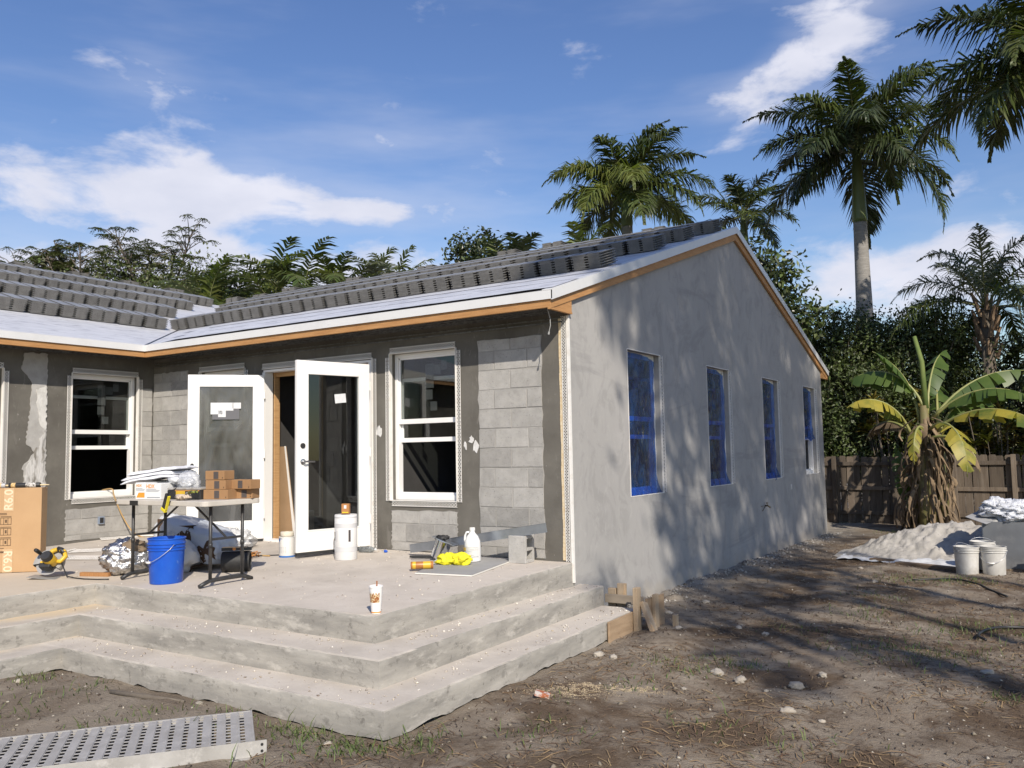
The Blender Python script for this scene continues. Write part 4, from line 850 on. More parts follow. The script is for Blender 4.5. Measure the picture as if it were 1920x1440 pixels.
blob('sack_body', M_BAGW, t, (0, 0, .15), (.46, .42, .34), 9, amp=.2); blob('sack_neck', M_BAGW, t, (-.12, .05, .30), (.14, .12, .16), 10, amp=.3, flat=False)
# wood offcut
o = MB().bar((-3.93, -2.66, .022), (-3.62, -2.56, .022), .045, .038).build('wood_offcut', mat('offcut_wood', (.40, .20, .075), (.30, .14, .05), scale=12, rough=.7, stretch=(8, 1, 1)), bevel=.003); tag(o, 'short brown wood offcut beside the foil bundle', 'offcut')

# folding table
t = thing('folding_table', 'off-white folding table with black legs loaded with boxes', 'table', at_patio(-2.73, -2.37)); TZ = .735
def rrect(x0, x1, y0, y1, r, n=5):
    P = []
    for cx, cy, a0 in ((x1 - r, y1 - r, 0), (x0 + r, y1 - r, 90), (x0 + r, y0 + r, 180), (x1 - r, y0 + r, 270)):
        for k in range(n + 1): a = R(a0 + 90 * k / n); P.append((cx + r * math.cos(a), cy + r * math.sin(a)))
    return P
M_TTOP = mat('table_plastic', (.56, .52, .46), (.50, .46, .40), scale=5, rough=.55, c3=(.40, .36, .30), s3=9, lo3=.62, hi3=.75, bump=.15, bscale=60)
MB().prism(rrect(-.66, .66, -.31, .31, .06), 'z', TZ - .045, TZ).build('tabletop', M_TTOP, t, bevel=.006)
for sx in (-1, 1):
    x = sx * .56
    for sy in (-1, 1):
        MB().tube([(x, sy * .17, TZ - .046), (x, sy * .17, .05)], .015, 10).build('leg', M_BLKST, t, smooth=True)
        MB().tube([(x, sy * .17, .37), (x, sy * .17, .33)], .0185, 10).build('collar', M_BLKST, t, smooth=True)
    MB().tube([(x, -.28, .012), (x, -.22, .035), (x, -.17, .05), (x, 0, .052), (x, .17, .05), (x, .22, .035), (x, .28, .012)], .019, 8).build('foot_bar', M_BLKST, t, smooth=True)
    MB().tube([(x, -.17, .40), (x, .17, .40)], .011, 8).build('cross_bar', M_BLKST, t)
    MB().tube([(x, 0, .40), (sx * .10, 0, TZ - .05)], .010, 8).build('brace', M_BLKST, t)
MB().box(-.40, -.28, -.317, -.30, TZ - .05, TZ - .006).build('leg_clip', M_BLACK, t, bevel=.004)
MB().box(-.645, -.605, -.3125, -.309, TZ - .028, TZ - .018).build('maker_plate', M_BLKST, t)
TX, TY, TZW = -2.73, -2.37, zs(-2.73, -2.37) + TZ
# small brown boxes on the table
bx_ = [(-2.305, -2.335, 0, .255, .14, .085, 3, 'lowest, at the left'), (-2.165, -2.16, 0, .19, .13, .083, 8, 'lowest, at the right'), (-2.315, -2.33, 1, .205, .14, .083, 5, 'middle of the left pile'), (-2.15, -2.20, 1, .26, .13, .083, -4, 'topmost of the right pair'), (-2.32, -2.33, 2, .205, .14, .080, 1, 'topmost of all')]
for k, (x, y, lv, w_, d_, h_, a, lb) in enumerate(bx_):
    t = thing('small_box', 'small brown cardboard box with dark label, %s' % lb, 'box', (x, y, TZW + .001 + lv * .0865), R(a + 12), 'small brown boxes on the table')
    MB().box(-w_ / 2, w_ / 2, -d_ / 2, d_ / 2, 0, h_).build('box_body', M_CARD2, t, bevel=.003)
    MB().box(-.012, .040, -d_ / 2 - .002, -d_ / 2 - .0005, .008, h_ - .008).build('dark_label', mat('box_label', (.06, .05, .048), (.09, .075, .07), scale=60, stretch=(1, 1, 6)), t)
    MB().box(w_ / 2 - .022, w_ / 2 - .014, -d_ / 2 - .002, -d_ / 2 - .0005, .012, .024).build('print_mark', M_INK, t)
# white printed boxes
for x, y, w_, h_, a, lb, kind in ((-3.125, -2.58, .115, .152, 14, 'narrow white box with an orange picture', 0), (-2.955, -2.565, .185, .145, 10, 'white box printed HDX in orange letters', 1)):
    t = thing('product_box', lb + ' on the folding table', 'box', (x, y, TZW + .001), R(a)); MB().box(-w_ / 2, w_ / 2, 0, .16, 0, h_).build('box_body', M_WCARD, t, bevel=.003)
    lettering('HDX', .046 if kind else .028, M_ORANGE, t, Matrix.Translation((-.035 if kind else -.018, -.002, h_ - .028)) @ Matrix.Rotation(PI / 2, 4, 'X'), bold=.001)
    ln_ = MB()
    for z, a_, b_ in ((h_ - .055, -.45, .2), (h_ - .066, -.45, .42), (h_ - .077, -.45, .35)): ln_.box(a_ * w_, b_ * w_, -.002, -.0008, z, z + .004)
    ln_.build('print_line', M_GINK, t)
    if kind: MB().box(-.40 * w_, .44 * w_, -.002, -.0008, .012, .022).build('print_bar', M_GINK, t)
    else: MB().add([(-.40 * w_, -.002, .014), (.42 * w_, -.002, .014), (.42 * w_, -.002, .06), (-.18 * w_, -.002, .06)], [(0, 1, 2, 3)]).build('print_picture', M_ORANGE, t)
# grey tote behind the boxes with the drop cloth on it
t = thing('storage_tote', 'translucent grey storage tote under the folded drop cloth', 'tote', (-3.17, -2.33, TZW + .001), R(8))
MB().prism(rrect(-.26, .18, -.02, .24, .04), 'z', 0, .16).build('tote_body', mat('tote_plastic', (.40, .42, .45), (.46, .48, .50), scale=3, rough=.3), t, bevel=.006)
t = thing('drop_cloth', 'white canvas drop cloth folded on top of the grey tote', 'cloth', (-3.23, -2.30, TZW + .166), R(20)); M_CLOTH = mat('canvas', (.72, .73, .76), (.64, .65, .69), scale=8, rough=.85, bump=.3, bscale=160)
for k in range(3):
    nx, ny = 22, 14; b = MB(); vs_, fs_ = [], []; z0 = k * .030
    for s_ in (0, 1):
        for i in range(nx + 1):
            for j in range(ny + 1):
                u, v = i / nx * 2 - 1, j / ny * 2 - 1; e = max(abs(u), abs(v))
                zz_ = z0 + (s_ * .029 * (1 - max(0, e - .86) ** 2 * 40) if e < 1 else s_ * .006) + .012 * fbm((u * 1.6, v * 1.6, k * 1.3)) - .03 * max(0, abs(u + .1) - .5) * (k < 2) + .035 * u
                sc = 1.05 - .05 * k; vs_.append((u * .27 * sc + .012 * k * (-1) ** k, v * .20 * sc + .004 * fbm((u * 4, k, 1)), zz_ + .012))
    n1 = (nx + 1) * (ny + 1)
    for s_ in (0, 1):
        for i in range(nx):
            for j in range(ny): a = s_ * n1 + i * (ny + 1) + j; q = (a, a + ny + 1, a + ny + 2, a + 1); fs_.append(q)
    bd_ = [i * (ny + 1) for i in range(nx + 1)] + [nx * (ny + 1) + j for j in range(1, ny + 1)] + [i * (ny + 1) + ny for i in range(nx - 1, -1, -1)] + [j for j in range(ny - 1, 0, -1)]
    for i in range(len(bd_)): a, c_ = bd_[i], bd_[(i + 1) % len(bd_)]; fs_.append((a, c_, c_ + n1, a + n1))
    b.add(vs_, fs_).build('fold', M_CLOTH, t, smooth=True)
t = thing('clear_bag', 'clear plastic bag slumped behind the HDX box', 'bag', (-2.80, -2.30, TZW), 0); M_CLR = mat_glass('clear_poly', tint=(.95, .96, .97), clear=.95, gloss_r=.2, diff=(.80, .81, .83), dw=.40, bump=.3, bscale=9, refl=.8)
blob('bag_body', M_CLR, t, (0, 0, .13), (.22, .20, .25), 21, amp=.2, fr=2.0); blob('bag_fold', M_CLR, t, (.07, -.08, .15), (.20, .12, .10), 22, amp=.25, flat=False)
blob('bag_fold', M_BAGW, t, (-.07, -.10, .17), (.16, .10, .07), 23, amp=.4, flat=False, sub=3)
t = thing('tool_case', 'black organiser case with clear lid in the middle of the table', 'case', (-2.62, -2.40, TZW + .001), R(8))
MB().box(-.20, .20, -.10, .12, 0, .085).build('case_body', M_BLACK, t, bevel=.008); MB().box(-.20, .20, -.10, .12, .086, .105).build('case_lid', mat('clear_lid', (.42, .41, .40), (.3, .27, .22), scale=18, rough=.25), t, bevel=.005)
MB().box(-.09, .02, -.104, -.0985, .03, .075).build('latch', M_YEL, t, bevel=.003); MB().box(-.10, .19, -.103, -.1, .074, .084).build('orange_strip', mat('orange_wood', (.45, .22, .07)), t)
t = thing('work_gloves', 'pale leather work gloves lying in front of the black case', 'gloves', (-2.50, -2.60, TZW + .001), 0); M_LEA = mat('pale_leather', (.60, .50, .40), (.48, .39, .30), scale=14, rough=.9, bump=.5)
blob('glove_palm', M_LEA, t, (0, .0, .028), (.13, .08, .055), 31, amp=.25, sub=3)
for k in range(4): MB().tube([(.04, -.02 + k * .018, .03), (.075, -.025 + k * .02, .035 + .004 * k), (.10, -.03 + k * .02, .022)], [.011, .011, .008], 8).build('finger', M_LEA, t, smooth=True)
MB().tube([(-.02, -.035, .03), (.02, -.05, .03), (.045, -.05, .02)], [.012, .012, .009], 8).build('thumb', M_LEA, t, smooth=True)
# utility knife / saw with yellow handle hanging over the edge
t = thing('hand_tool', 'yellow and black gripped tool hanging over the table edge', 'tool', (-2.57, -2.70, TZW - .02), 0, rot=(R(8), R(28), 0))
MB().prism([(-.022, -.05), (.028, -.05), (.03, .09), (-.012, .10)], 'y', -.022, .004).build('grip', M_BLACK, t, bevel=.006); MB().prism([(-.03, -.075), (.034, -.075), (.030, -.045), (-.024, -.045)], 'y', -.025, .006).build('butt_cap', mat('hi_yellow', (.75, .62, .03)), t, bevel=.004)
MB().prism([(.026, -.05), (.036, -.05), (.040, .09), (.030, .09)], 'y', -.020, .003).build('grip_stripe', mat('hi_yellow', (.75, .62, .03)), t); MB().tube([(0, -.01, .09), (.05, .0, .15), (.07, .02, .19)], [.008, .006, .004], 6).build('blade_arm', M_BLACK, t)
t = thing('pliers', 'green and yellow handled pliers on the work gloves', 'pliers', (-2.44, -2.57, TZW + .062), R(-10))
for s_ in (-1, 1): MB().tube([(0, 0, 0), (.05, s_ * .02, .012), (.11, s_ * .022, .02), (.14, s_ * .012, .01)], [.007, .009, .009, .007], 8).build('handle', mat('lime_grip', (.45, .50, .05), (.05, .05, .04), scale=14), t, smooth=True)
MB().tube([(0, 0, 0), (-.03, 0, 0), (-.06, 0, -.004)], [.011, .009, .004], 8).build('jaw', M_GREY, t)

# blue bucket
def bucket(name, label, loc, material, hnd, r0=.132, r1=.150, h=.37, rings=(.30, .325, .345), inner=None, group=None, bail=0.0, bail_up=False):
    t = thing(name, label, 'bucket', loc, 0, group)
    pr = [(r0 - .004, 0), (r0, .006)]; zz = .006
    for z in rings:
        rr = r0 + (r1 - r0) * (z - .006) / h; pr += [(rr, z - .010), (rr + .009, z - .006), (rr + .009, z), (rr + .001, z + .004)]
    pr += [(r1, h - .012), (r1 + .007, h - .010), (r1 + .007, h), (r1 - .003, h), (r1 - .004, h - .02), (r0 - .004, .01)]
    MB().lathe(pr, 36, None, True, True).build('bucket_body', material, t, smooth='auto')
    if inner: MB().lathe([(r1 - .012, h - .09), (.001, h - .085)], 24, None, False, True).build('contents', inner, t)
    hp = []
    for k in range(13):
        a = PI * k / 12; hp.append(Vector((math.cos(a) * (r1 + .012), -math.sin(a) * .12 - (.0), -math.sin(a) * .16)) if not bail_up else Vector((math.cos(a) * (r1 + .012), .10 * math.sin(a), .09 * math.sin(a))))
    Mh = Matrix.Translation((0, 0, h - .05)) @ Matrix.Rotation(bail, 4, 'Z')
    if not bail_up: hp = [Vector((p.x * 1.0, -math.sqrt(max((r1 + .010) ** 2 - p.x ** 2, 0)) - .004, p.z)) for p in hp]
    MB().tube([Mh @ p for p in hp], .0028, 6).build('bail', mat('wire', (.55, .56, .58), rough=.4, metal=.7), t, smooth=True)
    if hnd: MB().tube([Mh @ p for p in hp[5:8]], .010, 8).build('grip', hnd, t, smooth=True)
    for sx in (-1, 1): MB().cbox(Mh @ Vector((sx * (r1 + .006), 0, 0)), (.018, .018, .018)).build('ear', material, t, bevel=.003)
    return t
M_BLUE = mat('blue_plastic', (.006, .075, .46), (.01, .10, .52), scale=6, rough=.4, c3=(.16, .28, .55), s3=14, lo3=.62, hi3=.74)
bucket('blue_bucket', 'bright blue plastic bucket standing under the folding table', at_patio(-2.765, -2.55), M_BLUE, M_WPL, r0=.140, r1=.158, h=.40, rings=(.30, .325, .355), bail=R(-12))

# insulation bag under the table
t = thing('insulation_bag', 'big white insulation bag printed JM and R6 under the table', 'insulation bag', at_patio(-3.42, -1.72), R(-6)); RB = Matrix.Rotation(R(10), 3, 'Y')
M_BAGG = mat('bag_film', (.50, .54, .60), (.44, .48, .54), scale=4, rough=.32, bump=.3, bscale=7, bdist=.02)
body = blob('bag_body', M_BAGG, t, (0, 0, .235), (1.10, .42, .42), 41, amp=.07, fr=1.6, fr2=5, sq=3.4, sub=5, rot=RB)
def wrapped(txt, size, material, c, ang, name, bold=.004):
    """Lettering wrapped on to the bag surface."""
    Mx = Matrix.Translation(c) @ RB.to_4x4() @ Matrix.Rotation(ang, 4, 'Y') @ Matrix.Rotation(PI / 2, 4, 'X')
    cu_ = bpy.data.curves.new('x', 'FONT'); cu_.body = txt; cu_.size = size; cu_.align_x = 'CENTER'; cu_.align_y = 'CENTER'; cu_.offset = bold
    tt = bpy.data.objects.new('x', cu_); C.objects.link(tt); me = bpy.data.meshes.new_from_object(tt.evaluated_get(bpy.context.evaluated_depsgraph_get())); bpy.data.objects.remove(tt); me.materials.clear(); me.transform(Mx)
    project(me); return mobj(name, me, material, t)
from mathutils.bvhtree import BVHTree
_bm = bmesh.new(); _bm.from_mesh(body.data); _tree = BVHTree.FromBMesh(_bm)
def project(me, off=.003):
    bm = bmesh.new(); bm.from_mesh(me)
    for _ in range(2): bmesh.ops.subdivide_edges(bm, edges=[e for e in bm.edges if e.calc_length() > .035], cuts=1)
    bmesh.ops.triangulate(bm, faces=bm.faces)
    for v in bm.verts:
        hit = _tree.ray_cast(Vector((v.co.x, -1.5, v.co.z - .235)), Vector((0, 1, 0)))
        if hit[0] is not None: v.co = hit[0] + Vector((0, 0, .235)) + Vector((0, -off, 0))
    bm.to_mesh(me); bm.free()
for (x, z) in ((.40, .16), (.08, .29)): wrapped('JM', .22, M_BROWN, Vector((x, -.3, z)), R(-38), 'logo', .012)
wrapped('R6', .07, mat('pale_ink', (.6, .58, .55)), Vector((.26, -.3, .045)), R(-40), 'lettering')
def strip(pts, w_, material, name):
    b = MB(); b.box(-.5, .5, 0, .001, -.5, .5); me = bpy.data.meshes.new(name)
    me.from_pydata([(p[0], -.3, p[1]) for p in pts], [], [tuple(range(len(pts)))]); bm = bmesh.new(); bm.from_mesh(me); bmesh.ops.triangulate(bm, faces=bm.faces); bmesh.ops.subdivide_edges(bm, edges=bm.edges[:], cuts=5, use_grid_fill=True); bm.to_mesh(me); bm.free(); project(me, w_); mobj(name, me, material, t)
strip([(-.52, .20), (-.44, .30), (-.28, .16), (-.36, .06)], .0025, M_BROWN, 'brown_band'); strip([(.02, .06), (.10, .11), (.30, .04), (.22, .0)], .0022, M_BROWN, 'brown_band'); strip([(.46, .26), (.53, .22), (.53, .10), (.48, .14)], .0025, M_BROWN, 'brown_band')
lettering('R6', .07, mat('pale_ink', (.6, .58, .55)), t, Matrix.Translation((-.43, -.235, .235)) @ Matrix.Rotation(R(-52), 4, 'Y') @ Matrix.Rotation(PI / 2, 4, 'X'))
_bm.free()
t = thing('insulation_roll', 'upright insulation pack with brown band behind the table', 'insulation', at_patio(-4.15, -1.55), R(10)); blob('pack_body', M_BAGW, t, (0, 0, .22), (.30, .26, .52), 45, amp=.12, sq=2.8); MB().box(-.03, .05, -.142, -.128, .22, .44).build('brown_band', M_BROWN, t, bevel=.01)
# black pipe with a torpedo level on it
t = thing('black_pipe', 'short fat black pipe section lying under the table end', 'pipe', at_patio(-2.67, -1.86), R(42)); Mp = Matrix.Translation((0, 0, .1)) @ Matrix.Rotation(PI / 2, 4, 'Y')
MB().lathe([(.082, -.13), (.096, -.125), (.098, 0), (.098, .13), (.082, .135), (.080, -.128)], 28, Mp, False, False).build('pipe_wall', mat('abs_black', (.012, .012, .013), (.02, .02, .02), scale=20, rough=.6), t, smooth='auto')
t = thing('torpedo_level', 'black level with orange vials lying on the black pipe', 'level', at_patio(-2.66, -1.86, .203), R(40)); MB().box(-.14, .14, -.02, .02, 0, .03).build('level_body', M_BLACK, t, bevel=.004)
for x in (-.02, .05): MB().lathe([(.016, -.021), (.016, .021)], 14, Matrix.Translation((x, 0, .017)) @ Matrix.Rotation(PI / 2, 4, 'X')).build('vial', mat('amber', (.55, .22, .06)), t)
MB().box(-.13, .10, -.025, .025, .031, .037).build('paint_stick', mat('pale_stick', (.58, .46, .32)), t)

# paint bucket, tape roll, white roll with box
t = thing('paint_can', 'white paint can with blue label beside the right door leaf', 'paint can', at_patio(-3.02, -.90), 0)
MB().lathe([(.082, 0), (.084, .004), (.084, .205), (.088, .208), (.088, .216), (.080, .217), (.078, .208)], 28).build('can_body', M_WPL, t, smooth='auto')
M_BLABEL = mat('blue_label', (.03, .12, .38), (.05, .17, .45), scale=9); MB().lathe([(.0848, .0), (.0848, .018)], 28, None, False, False).build('blue_stripe', M_BLABEL, t, smooth=True)
vs_, fs_ = [], []
for k in range(21):
    a = R(-210 + 130 * k / 20); zlo = .135 + .02 * math.sin(k * 1.1) + (.05 if k > 14 else 0); vs_ += [(.0852 * math.cos(a), .0852 * math.sin(a), zlo), (.0852 * math.cos(a), .0852 * math.sin(a), .200)]
    if k: fs_.append((2 * k - 2, 2 * k, 2 * k + 1, 2 * k - 1))
MB().add(vs_, fs_).build('blue_patch', M_BLABEL, t, smooth=True)
lb = MB()
for k in range(6):
    for r_ in range(5): a0 = R(-125 + 14 * k); lb.box(-.004, .004 + .003 * (k % 2), -.0860, -.0848, .05 + .014 * r_, .053 + .014 * r_, Matrix.Rotation(a0 + PI / 2, 4, 'Z'))
lb.build('small_print', M_GINK, t)
o = MB().lathe([(.040, 0), (.068, 0), (.070, .003), (.070, .045), (.068, .048), (.040, .048), (.040, 0)], 28, None, False, False).build('tape_roll', mat('masking_tape', (.70, .65, .54), (.64, .58, .47), scale=12, rough=.7), smooth='auto', loc=at_patio(-3.02, -.90, .219)); tag(o, 'cream masking tape roll lying on the paint can', 'tape roll')
t = thing('membrane_roll', 'upright white membrane roll in front of the right door leaf', 'roll', at_patio(-2.27, -.78), 0)
MB().lathe([(.112, 0), (.116, .006), (.117, .23), (.116, .458), (.112, .464), (.050, .462), (.050, .40)], 32).build('roll_body', mat('white_wrap', (.72, .715, .705), (.68, .67, .66), scale=3, rough=.4, bump=.1), t, smooth='auto')
for z0, z1 in ((.085, .135), (.33, .375), (.43, .445)): MB().lathe([(.1178, z0), (.1178, z1)], 32, None, False, False).build('tape_band', mat('clear_tape', (.56, .56, .565), rough=.25), t, smooth=True)
ML = Matrix.Rotation(R(-28), 4, 'Z'); MB().box(-.012, .012, -.1195, -.1175, .20, .29, ML).build('logo', M_LOGO, t, bevel=.006); MB().box(-.012, .012, -.1195, -.1175, .19, .31, Matrix.Rotation(R(62), 4, 'Z')).build('logo', M_LOGO, t, bevel=.006); MB().box(-.003, .001, -.1195, -.1175, .19, .30, Matrix.Rotation(R(-6), 4, 'Z')).build('print_line', M_GINK, t)
lettering('GAF', .03, M_PAPER, t, ML @ Matrix.Translation((0, -.1205, .245)) @ Matrix.Rotation(PI / 2, 4, 'Y') @ Matrix.Rotation(PI / 2, 4, 'X'))
t = thing('small_carton', 'small orange brown carton standing on the white roll', 'box', at_patio(-2.28, -.77, .468), R(25)); MB().box(-.04, .04, -.025, .025, 0, .105).build('box_body', mat('orange_card', (.42, .20, .07), (.36, .16, .05), scale=10), t, bevel=.003)
MB().box(-.012, .015, -.027, -.0255, .055, .09).build('barcode', M_PAPER, t); MB().box(-.03, .035, -.027, -.0255, .012, .02).build('yellow_stripe', mat('hi_yellow', (.75, .62, .03)), t)
# clear bottle lying by the door, small blue scrap, plastic sheet
t = thing('water_bottle', 'clear plastic bottle lying by the right door jamb', 'bottle', at_patio(-2.42, -.30, .035), R(15)); Mb = Matrix.Rotation(PI / 2, 4, 'Y')
MB().lathe([(.028, -.09), (.034, -.08), (.034, -.02), (.030, 0), (.034, .02), (.034, .05), (.02, .085), (.013, .10)], 20, Mb).build('bottle_body', mat_glass('bottle_pet', tint=(.75, .8, .82), clear=.7, gloss_r=.05, diff=(.5, .52, .52), dw=.25, bump=.4, bscale=20), t, smooth=True); MB().lathe([(.014, .10), (.014, .118)], 14, Mb).build('cap', M_WPL, t)
o = blob('blue_scrap', M_BLUE, None, at_patio(-2.22, -.22, .014), (.05, .03, .035), 51, amp=.3, sub=2); tag(o, 'tiny blue plastic scrap on the slab near the wall', 'scrap')
t = thing('plastic_sheet', 'crumpled clear plastic sheet at the foot of the left door leaf', 'plastic sheet', at_patio(-4.25, -.62), 0)
blob('sheet_fold', M_CLR, t, (0, 0, .10), (.60, .36, .24), 52, amp=.4, fr=2.2); blob('sheet_fold', M_CLR, t, (-.55, -.1, .09), (.5, .3, .2), 53, amp=.4); blob('sheet_fold', M_BAGW, t, (-.75, -.05, .16), (.22, .12, .26), 54, amp=.35)
# cords
M_TAN = mat('tan_cord', (.45, .29, .12)); 
def cord(label, pts, r, material, cat='cord', name='extension_cord'):
    P = [Vector(p) for p in pts]; Q = []
    for i in range(len(P) - 1):
        p0, p1, p2, p3 = P[max(i - 1, 0)], P[i], P[i + 1], P[min(i + 2, len(P) - 1)]
        for k in range(6):
            u = k / 6; Q.append(.5 * ((2 * p1) + (p2 - p0) * u + (2 * p0 - 5 * p1 + 4 * p2 - p3) * u * u + (3 * p1 - p0 - 3 * p2 + p3) * u ** 3))
    Q.append(P[-1]); o = MB().tube(Q, r, 7).build(name, material, smooth=True); return tag(o, label, cat)
cord('tan cord hanging out of the window over the sill', [(-6.95, -.62, .70), (-6.72, -.62, .715), (-6.70, -.60, .62), (-6.66, -.50, .35), (-6.55, -.42, .14), (-6.35, -.38, .06), (-6.0, -.45, .055), (-5.6, -.5, .055), (-5.2, -.42, .057), (-4.9, -.5, .055)], .009, M_TAN)
cord('tan cord looped on the slab beside the paint can', [(-4.3, -.95, .05), (-4.0, -.85, .05), (-3.7, -.95, .048), (-3.55, -1.15, .045), (-3.8, -1.3, .04), (-4.1, -1.2, .042), (-4.3, -1.05, .046), (-3.9, -1.0, .055), (-3.5, -1.0, .046), (-3.2, -.98, .044)], .008, M_TAN)
cord('thin black cord by the blue bucket and paint can', [(-4.6, -1.5, .04), (-4.0, -1.45, .04), (-3.6, -1.2, .045), (-3.25, -.95, .045), (-3.1, -.8, .046)], .006, M_BLACK)
t = thing('wire_tangle', 'tangle of orange wire on the slab behind the table end', 'wire', at_patio(-3.35, -1.15), 0)
rg = random.Random(4)
for k in range(5): MB().tube([(rg.uniform(-.15, .15), rg.uniform(-.1, .1), rg.uniform(.01, .07)) for _ in range(6)], .006, 5).build('wire_loop', mat('orange_wire', (.42, .18, .05)), t, smooth=True)
# perforated strips left on the slab
for lb, a, b, w_ in (('long white perforated strip by the wing wall', (-5.75, -1.75), (-5.05, -1.05), .075), ('short white perforated strip behind the circular saw', (-5.25, -2.12), (-4.80, -1.92), .085), ('white perforated strip lying against the wing wall', (-6.55, -.86), (-6.45, -.40), .07)):
    a = Vector(at_patio(*a, .012)); b = Vector(at_patio(*b, .012)); d = b - a; M = frame_m(a, d, d.cross(Vector((0, 0, 1)))) 
    M = Matrix.Translation(a) @ Matrix.Rotation(math.atan2(d.y, d.x), 4, 'Z') @ Matrix.Rotation(R(-70), 4, 'X')
    bl = lattice(d.length, w_, pitch=.03, bw=.009, M=M); o = bl.build('bead_strip', M_WHITE2); tag(o, lb, 'bead strip', 'perforated strips on the slab')
o = MB().bar(at_patio(-6.5, -.38, .02), at_patio(-6.1, -.2, .02), .03, .012).build('trim_strip', M_WHITE2); tag(o, 'thin white trim strip at the foot of the wing wall', 'trim')
t = thing('debris_heap', 'small heap of broken white trim beside the tall carton', 'debris', at_patio(-5.75, -1.95), 0); rg = random.Random(9)
for k in range(10): x, y, a = rg.uniform(-.25, .25), rg.uniform(-.15, .2), rg.uniform(0, 3); MB().bar((x, y, .01 + .005 * k), (x + .12 * math.cos(a), y + .12 * math.sin(a), .02 + .005 * k), .03, .008).build('scrap', M_WHITE2, t)

# by the right-hand window: gypsum board, block, channel, jug, can light, cloth, can
P4 = [(-.95, -1.26), (-.383, -1.162), (-.569, -.206), (-1.267, -.148)]
vs_ = [at_patio(x, y, .004) for x, y in P4] + [at_patio(x, y, .017) for x, y in P4]
o = MB().add(vs_, [(0, 3, 2, 1), (0, 1, 5, 4), (1, 2, 6, 5), (2, 3, 7, 6), (3, 0, 4, 7)]).build('gypsum_board', mat('gypsum_core', (.70, .68, .63))); tag(o, 'grey gypsum board offcut lying flat below the right window', 'board')
MB().add([at_patio(x, y, .0185) for x, y in P4], [(0, 1, 2, 3)]).build('paper_face', mat('grey_paper', (.33, .325, .315), (.28, .275, .265), scale=3, rough=.9), o)
t = thing('loose_block', 'hollow concrete block stood on end propping the steel channel', 'concrete block', at_patio(-.46, -.21), R(4))
b = MB(); b.box(-.10, .09, -.095, -.06, 0, .265); b.box(-.10, .09, .06, .095, 0, .265); b.box(-.10, .09, -.06, .06, 0, .032); b.box(-.10, .09, -.06, .06, .118, .147); b.box(-.10, .09, -.06, .06, .233, .265); b.box(-.10, -.08, -.06, .06, .032, .233)
b.build('block_body', M_BLOCK, t, bevel=.005)
t = thing('steel_channel', 'galvanised steel channel leaning from the slab on to the block', 'steel channel', (0, 0, 0)); a, b2 = Vector((-1.80, -.30, .07)), Vector((-.13, -.27, .345)); d = (b2 - a); up = Vector((0, 0, 1)); nrm = Vector((0, -1, 0)); dn = d.normalized(); u2 = nrm.cross(dn).normalized() * -1
if u2.z < 0: u2 = -u2
M_GALV = mat('galvanised', (.42, .45, .49), (.34, .37, .41), scale=10, rough=.32, metal=.85)
b = MB()
for o0, s0, w0, w1 in ((0, 0, .0, .088),): b.add([a, b2, b2 + u2 * .088, a + u2 * .088, a + nrm * .0016, b2 + nrm * .0016, b2 + u2 * .088 + nrm * .0016, a + u2 * .088 + nrm * .0016], [(0, 1, 2, 3), (4, 7, 6, 5), (0, 4, 5, 1), (3, 2, 6, 7), (0, 3, 7, 4), (1, 5, 6, 2)])
b.build('web', M_GALV, t)
for k, e in enumerate((0, .088)):
    q = a + u2 * e; r_ = b2 + u2 * e; f_ = nrm * -.04 if False else nrm * .012 * (1 if k == 0 else .6); MB().add([q, r_, r_ + f_, q + f_, q + u2 * .0015, r_ + u2 * .0015, r_ + f_ + u2 * .0015, q + f_ + u2 * .0015], [(0, 1, 2, 3), (4, 7, 6, 5), (2, 6, 7, 3), (0, 4, 5, 1), (1, 5, 6, 2), (0, 3, 7, 4)]).build('flange', M_GALV, t)
t = thing('plastic_jug', 'white gallon jug with paper label standing on the gypsum board', 'jug', at_patio(-.87, -.47, .019), R(20))
MB().lathe([(.070, 0), (.080, .008), (.082, .06), (.080, .17), (.076, .20), (.056, .245), (.030, .275), (.024, .285), (.024, .30)], 28).build('jug_body', mat('hdpe', (.76, .76, .75), (.72, .72, .71), scale=6, rough=.35), t, smooth='auto')
MB().lathe([(.028, .30), (.028, .327), (.024, .330)], 20).build('cap', M_WPL, t, smooth='auto')
MB().tube([(-.030, 0, .285), (-.058, 0, .283), (-.074, 0, .25), (-.078, 0, .21), (-.074, 0, .185)], .011, 8).build('jug_handle', mat('hdpe', (.76, .76, .75)), t, smooth=True)
vs_, fs_ = [], []
for k in range(15):
    a_ = R(-150 + 120 * k / 14); vs_ += [(.0835 * math.cos(a_), .0835 * math.sin(a_), .04), (.0835 * math.cos(a_), .0835 * math.sin(a_), .15)]
    if k: fs_.append((2 * k - 2, 2 * k, 2 * k + 1, 2 * k - 1))
MB().add(vs_, fs_).build('label', mat('jug_label', (.60, .60, .58), (.40, .40, .40), scale=34, stretch=(.3, .3, 3), lo=.5, hi=.6), t, smooth=True); MB().box(-.025, .025, -.0855, -.0835, .11, .14, Matrix.Rotation(R(-50), 4, 'Z')).build('label_patch', M_YEL, t)
t = thing('can_light', 'shiny recessed light can with mounting bracket lying by the wall', 'light fixture', at_patio(-1.30, -.42, .002), R(20)); Mc = Matrix.Translation((0, 0, .10)) @ Matrix.Rotation(R(22), 4, 'Y')
M_CHR = mat('bright_tin', (.72, .72, .73), (.6, .6, .62), scale=5, rough=.14, metal=1.0)
MB().lathe([(.060, -.095), (.078, -.085), (.082, -.02), (.082, .09), (.090, .094), (.090, .10)], 28, Mc).build('can_shell', M_CHR, t, smooth='auto'); MB().box(-.12, .13, -.07, .07, .10, .106, Mc).build('mount_plate', M_GALV, t)
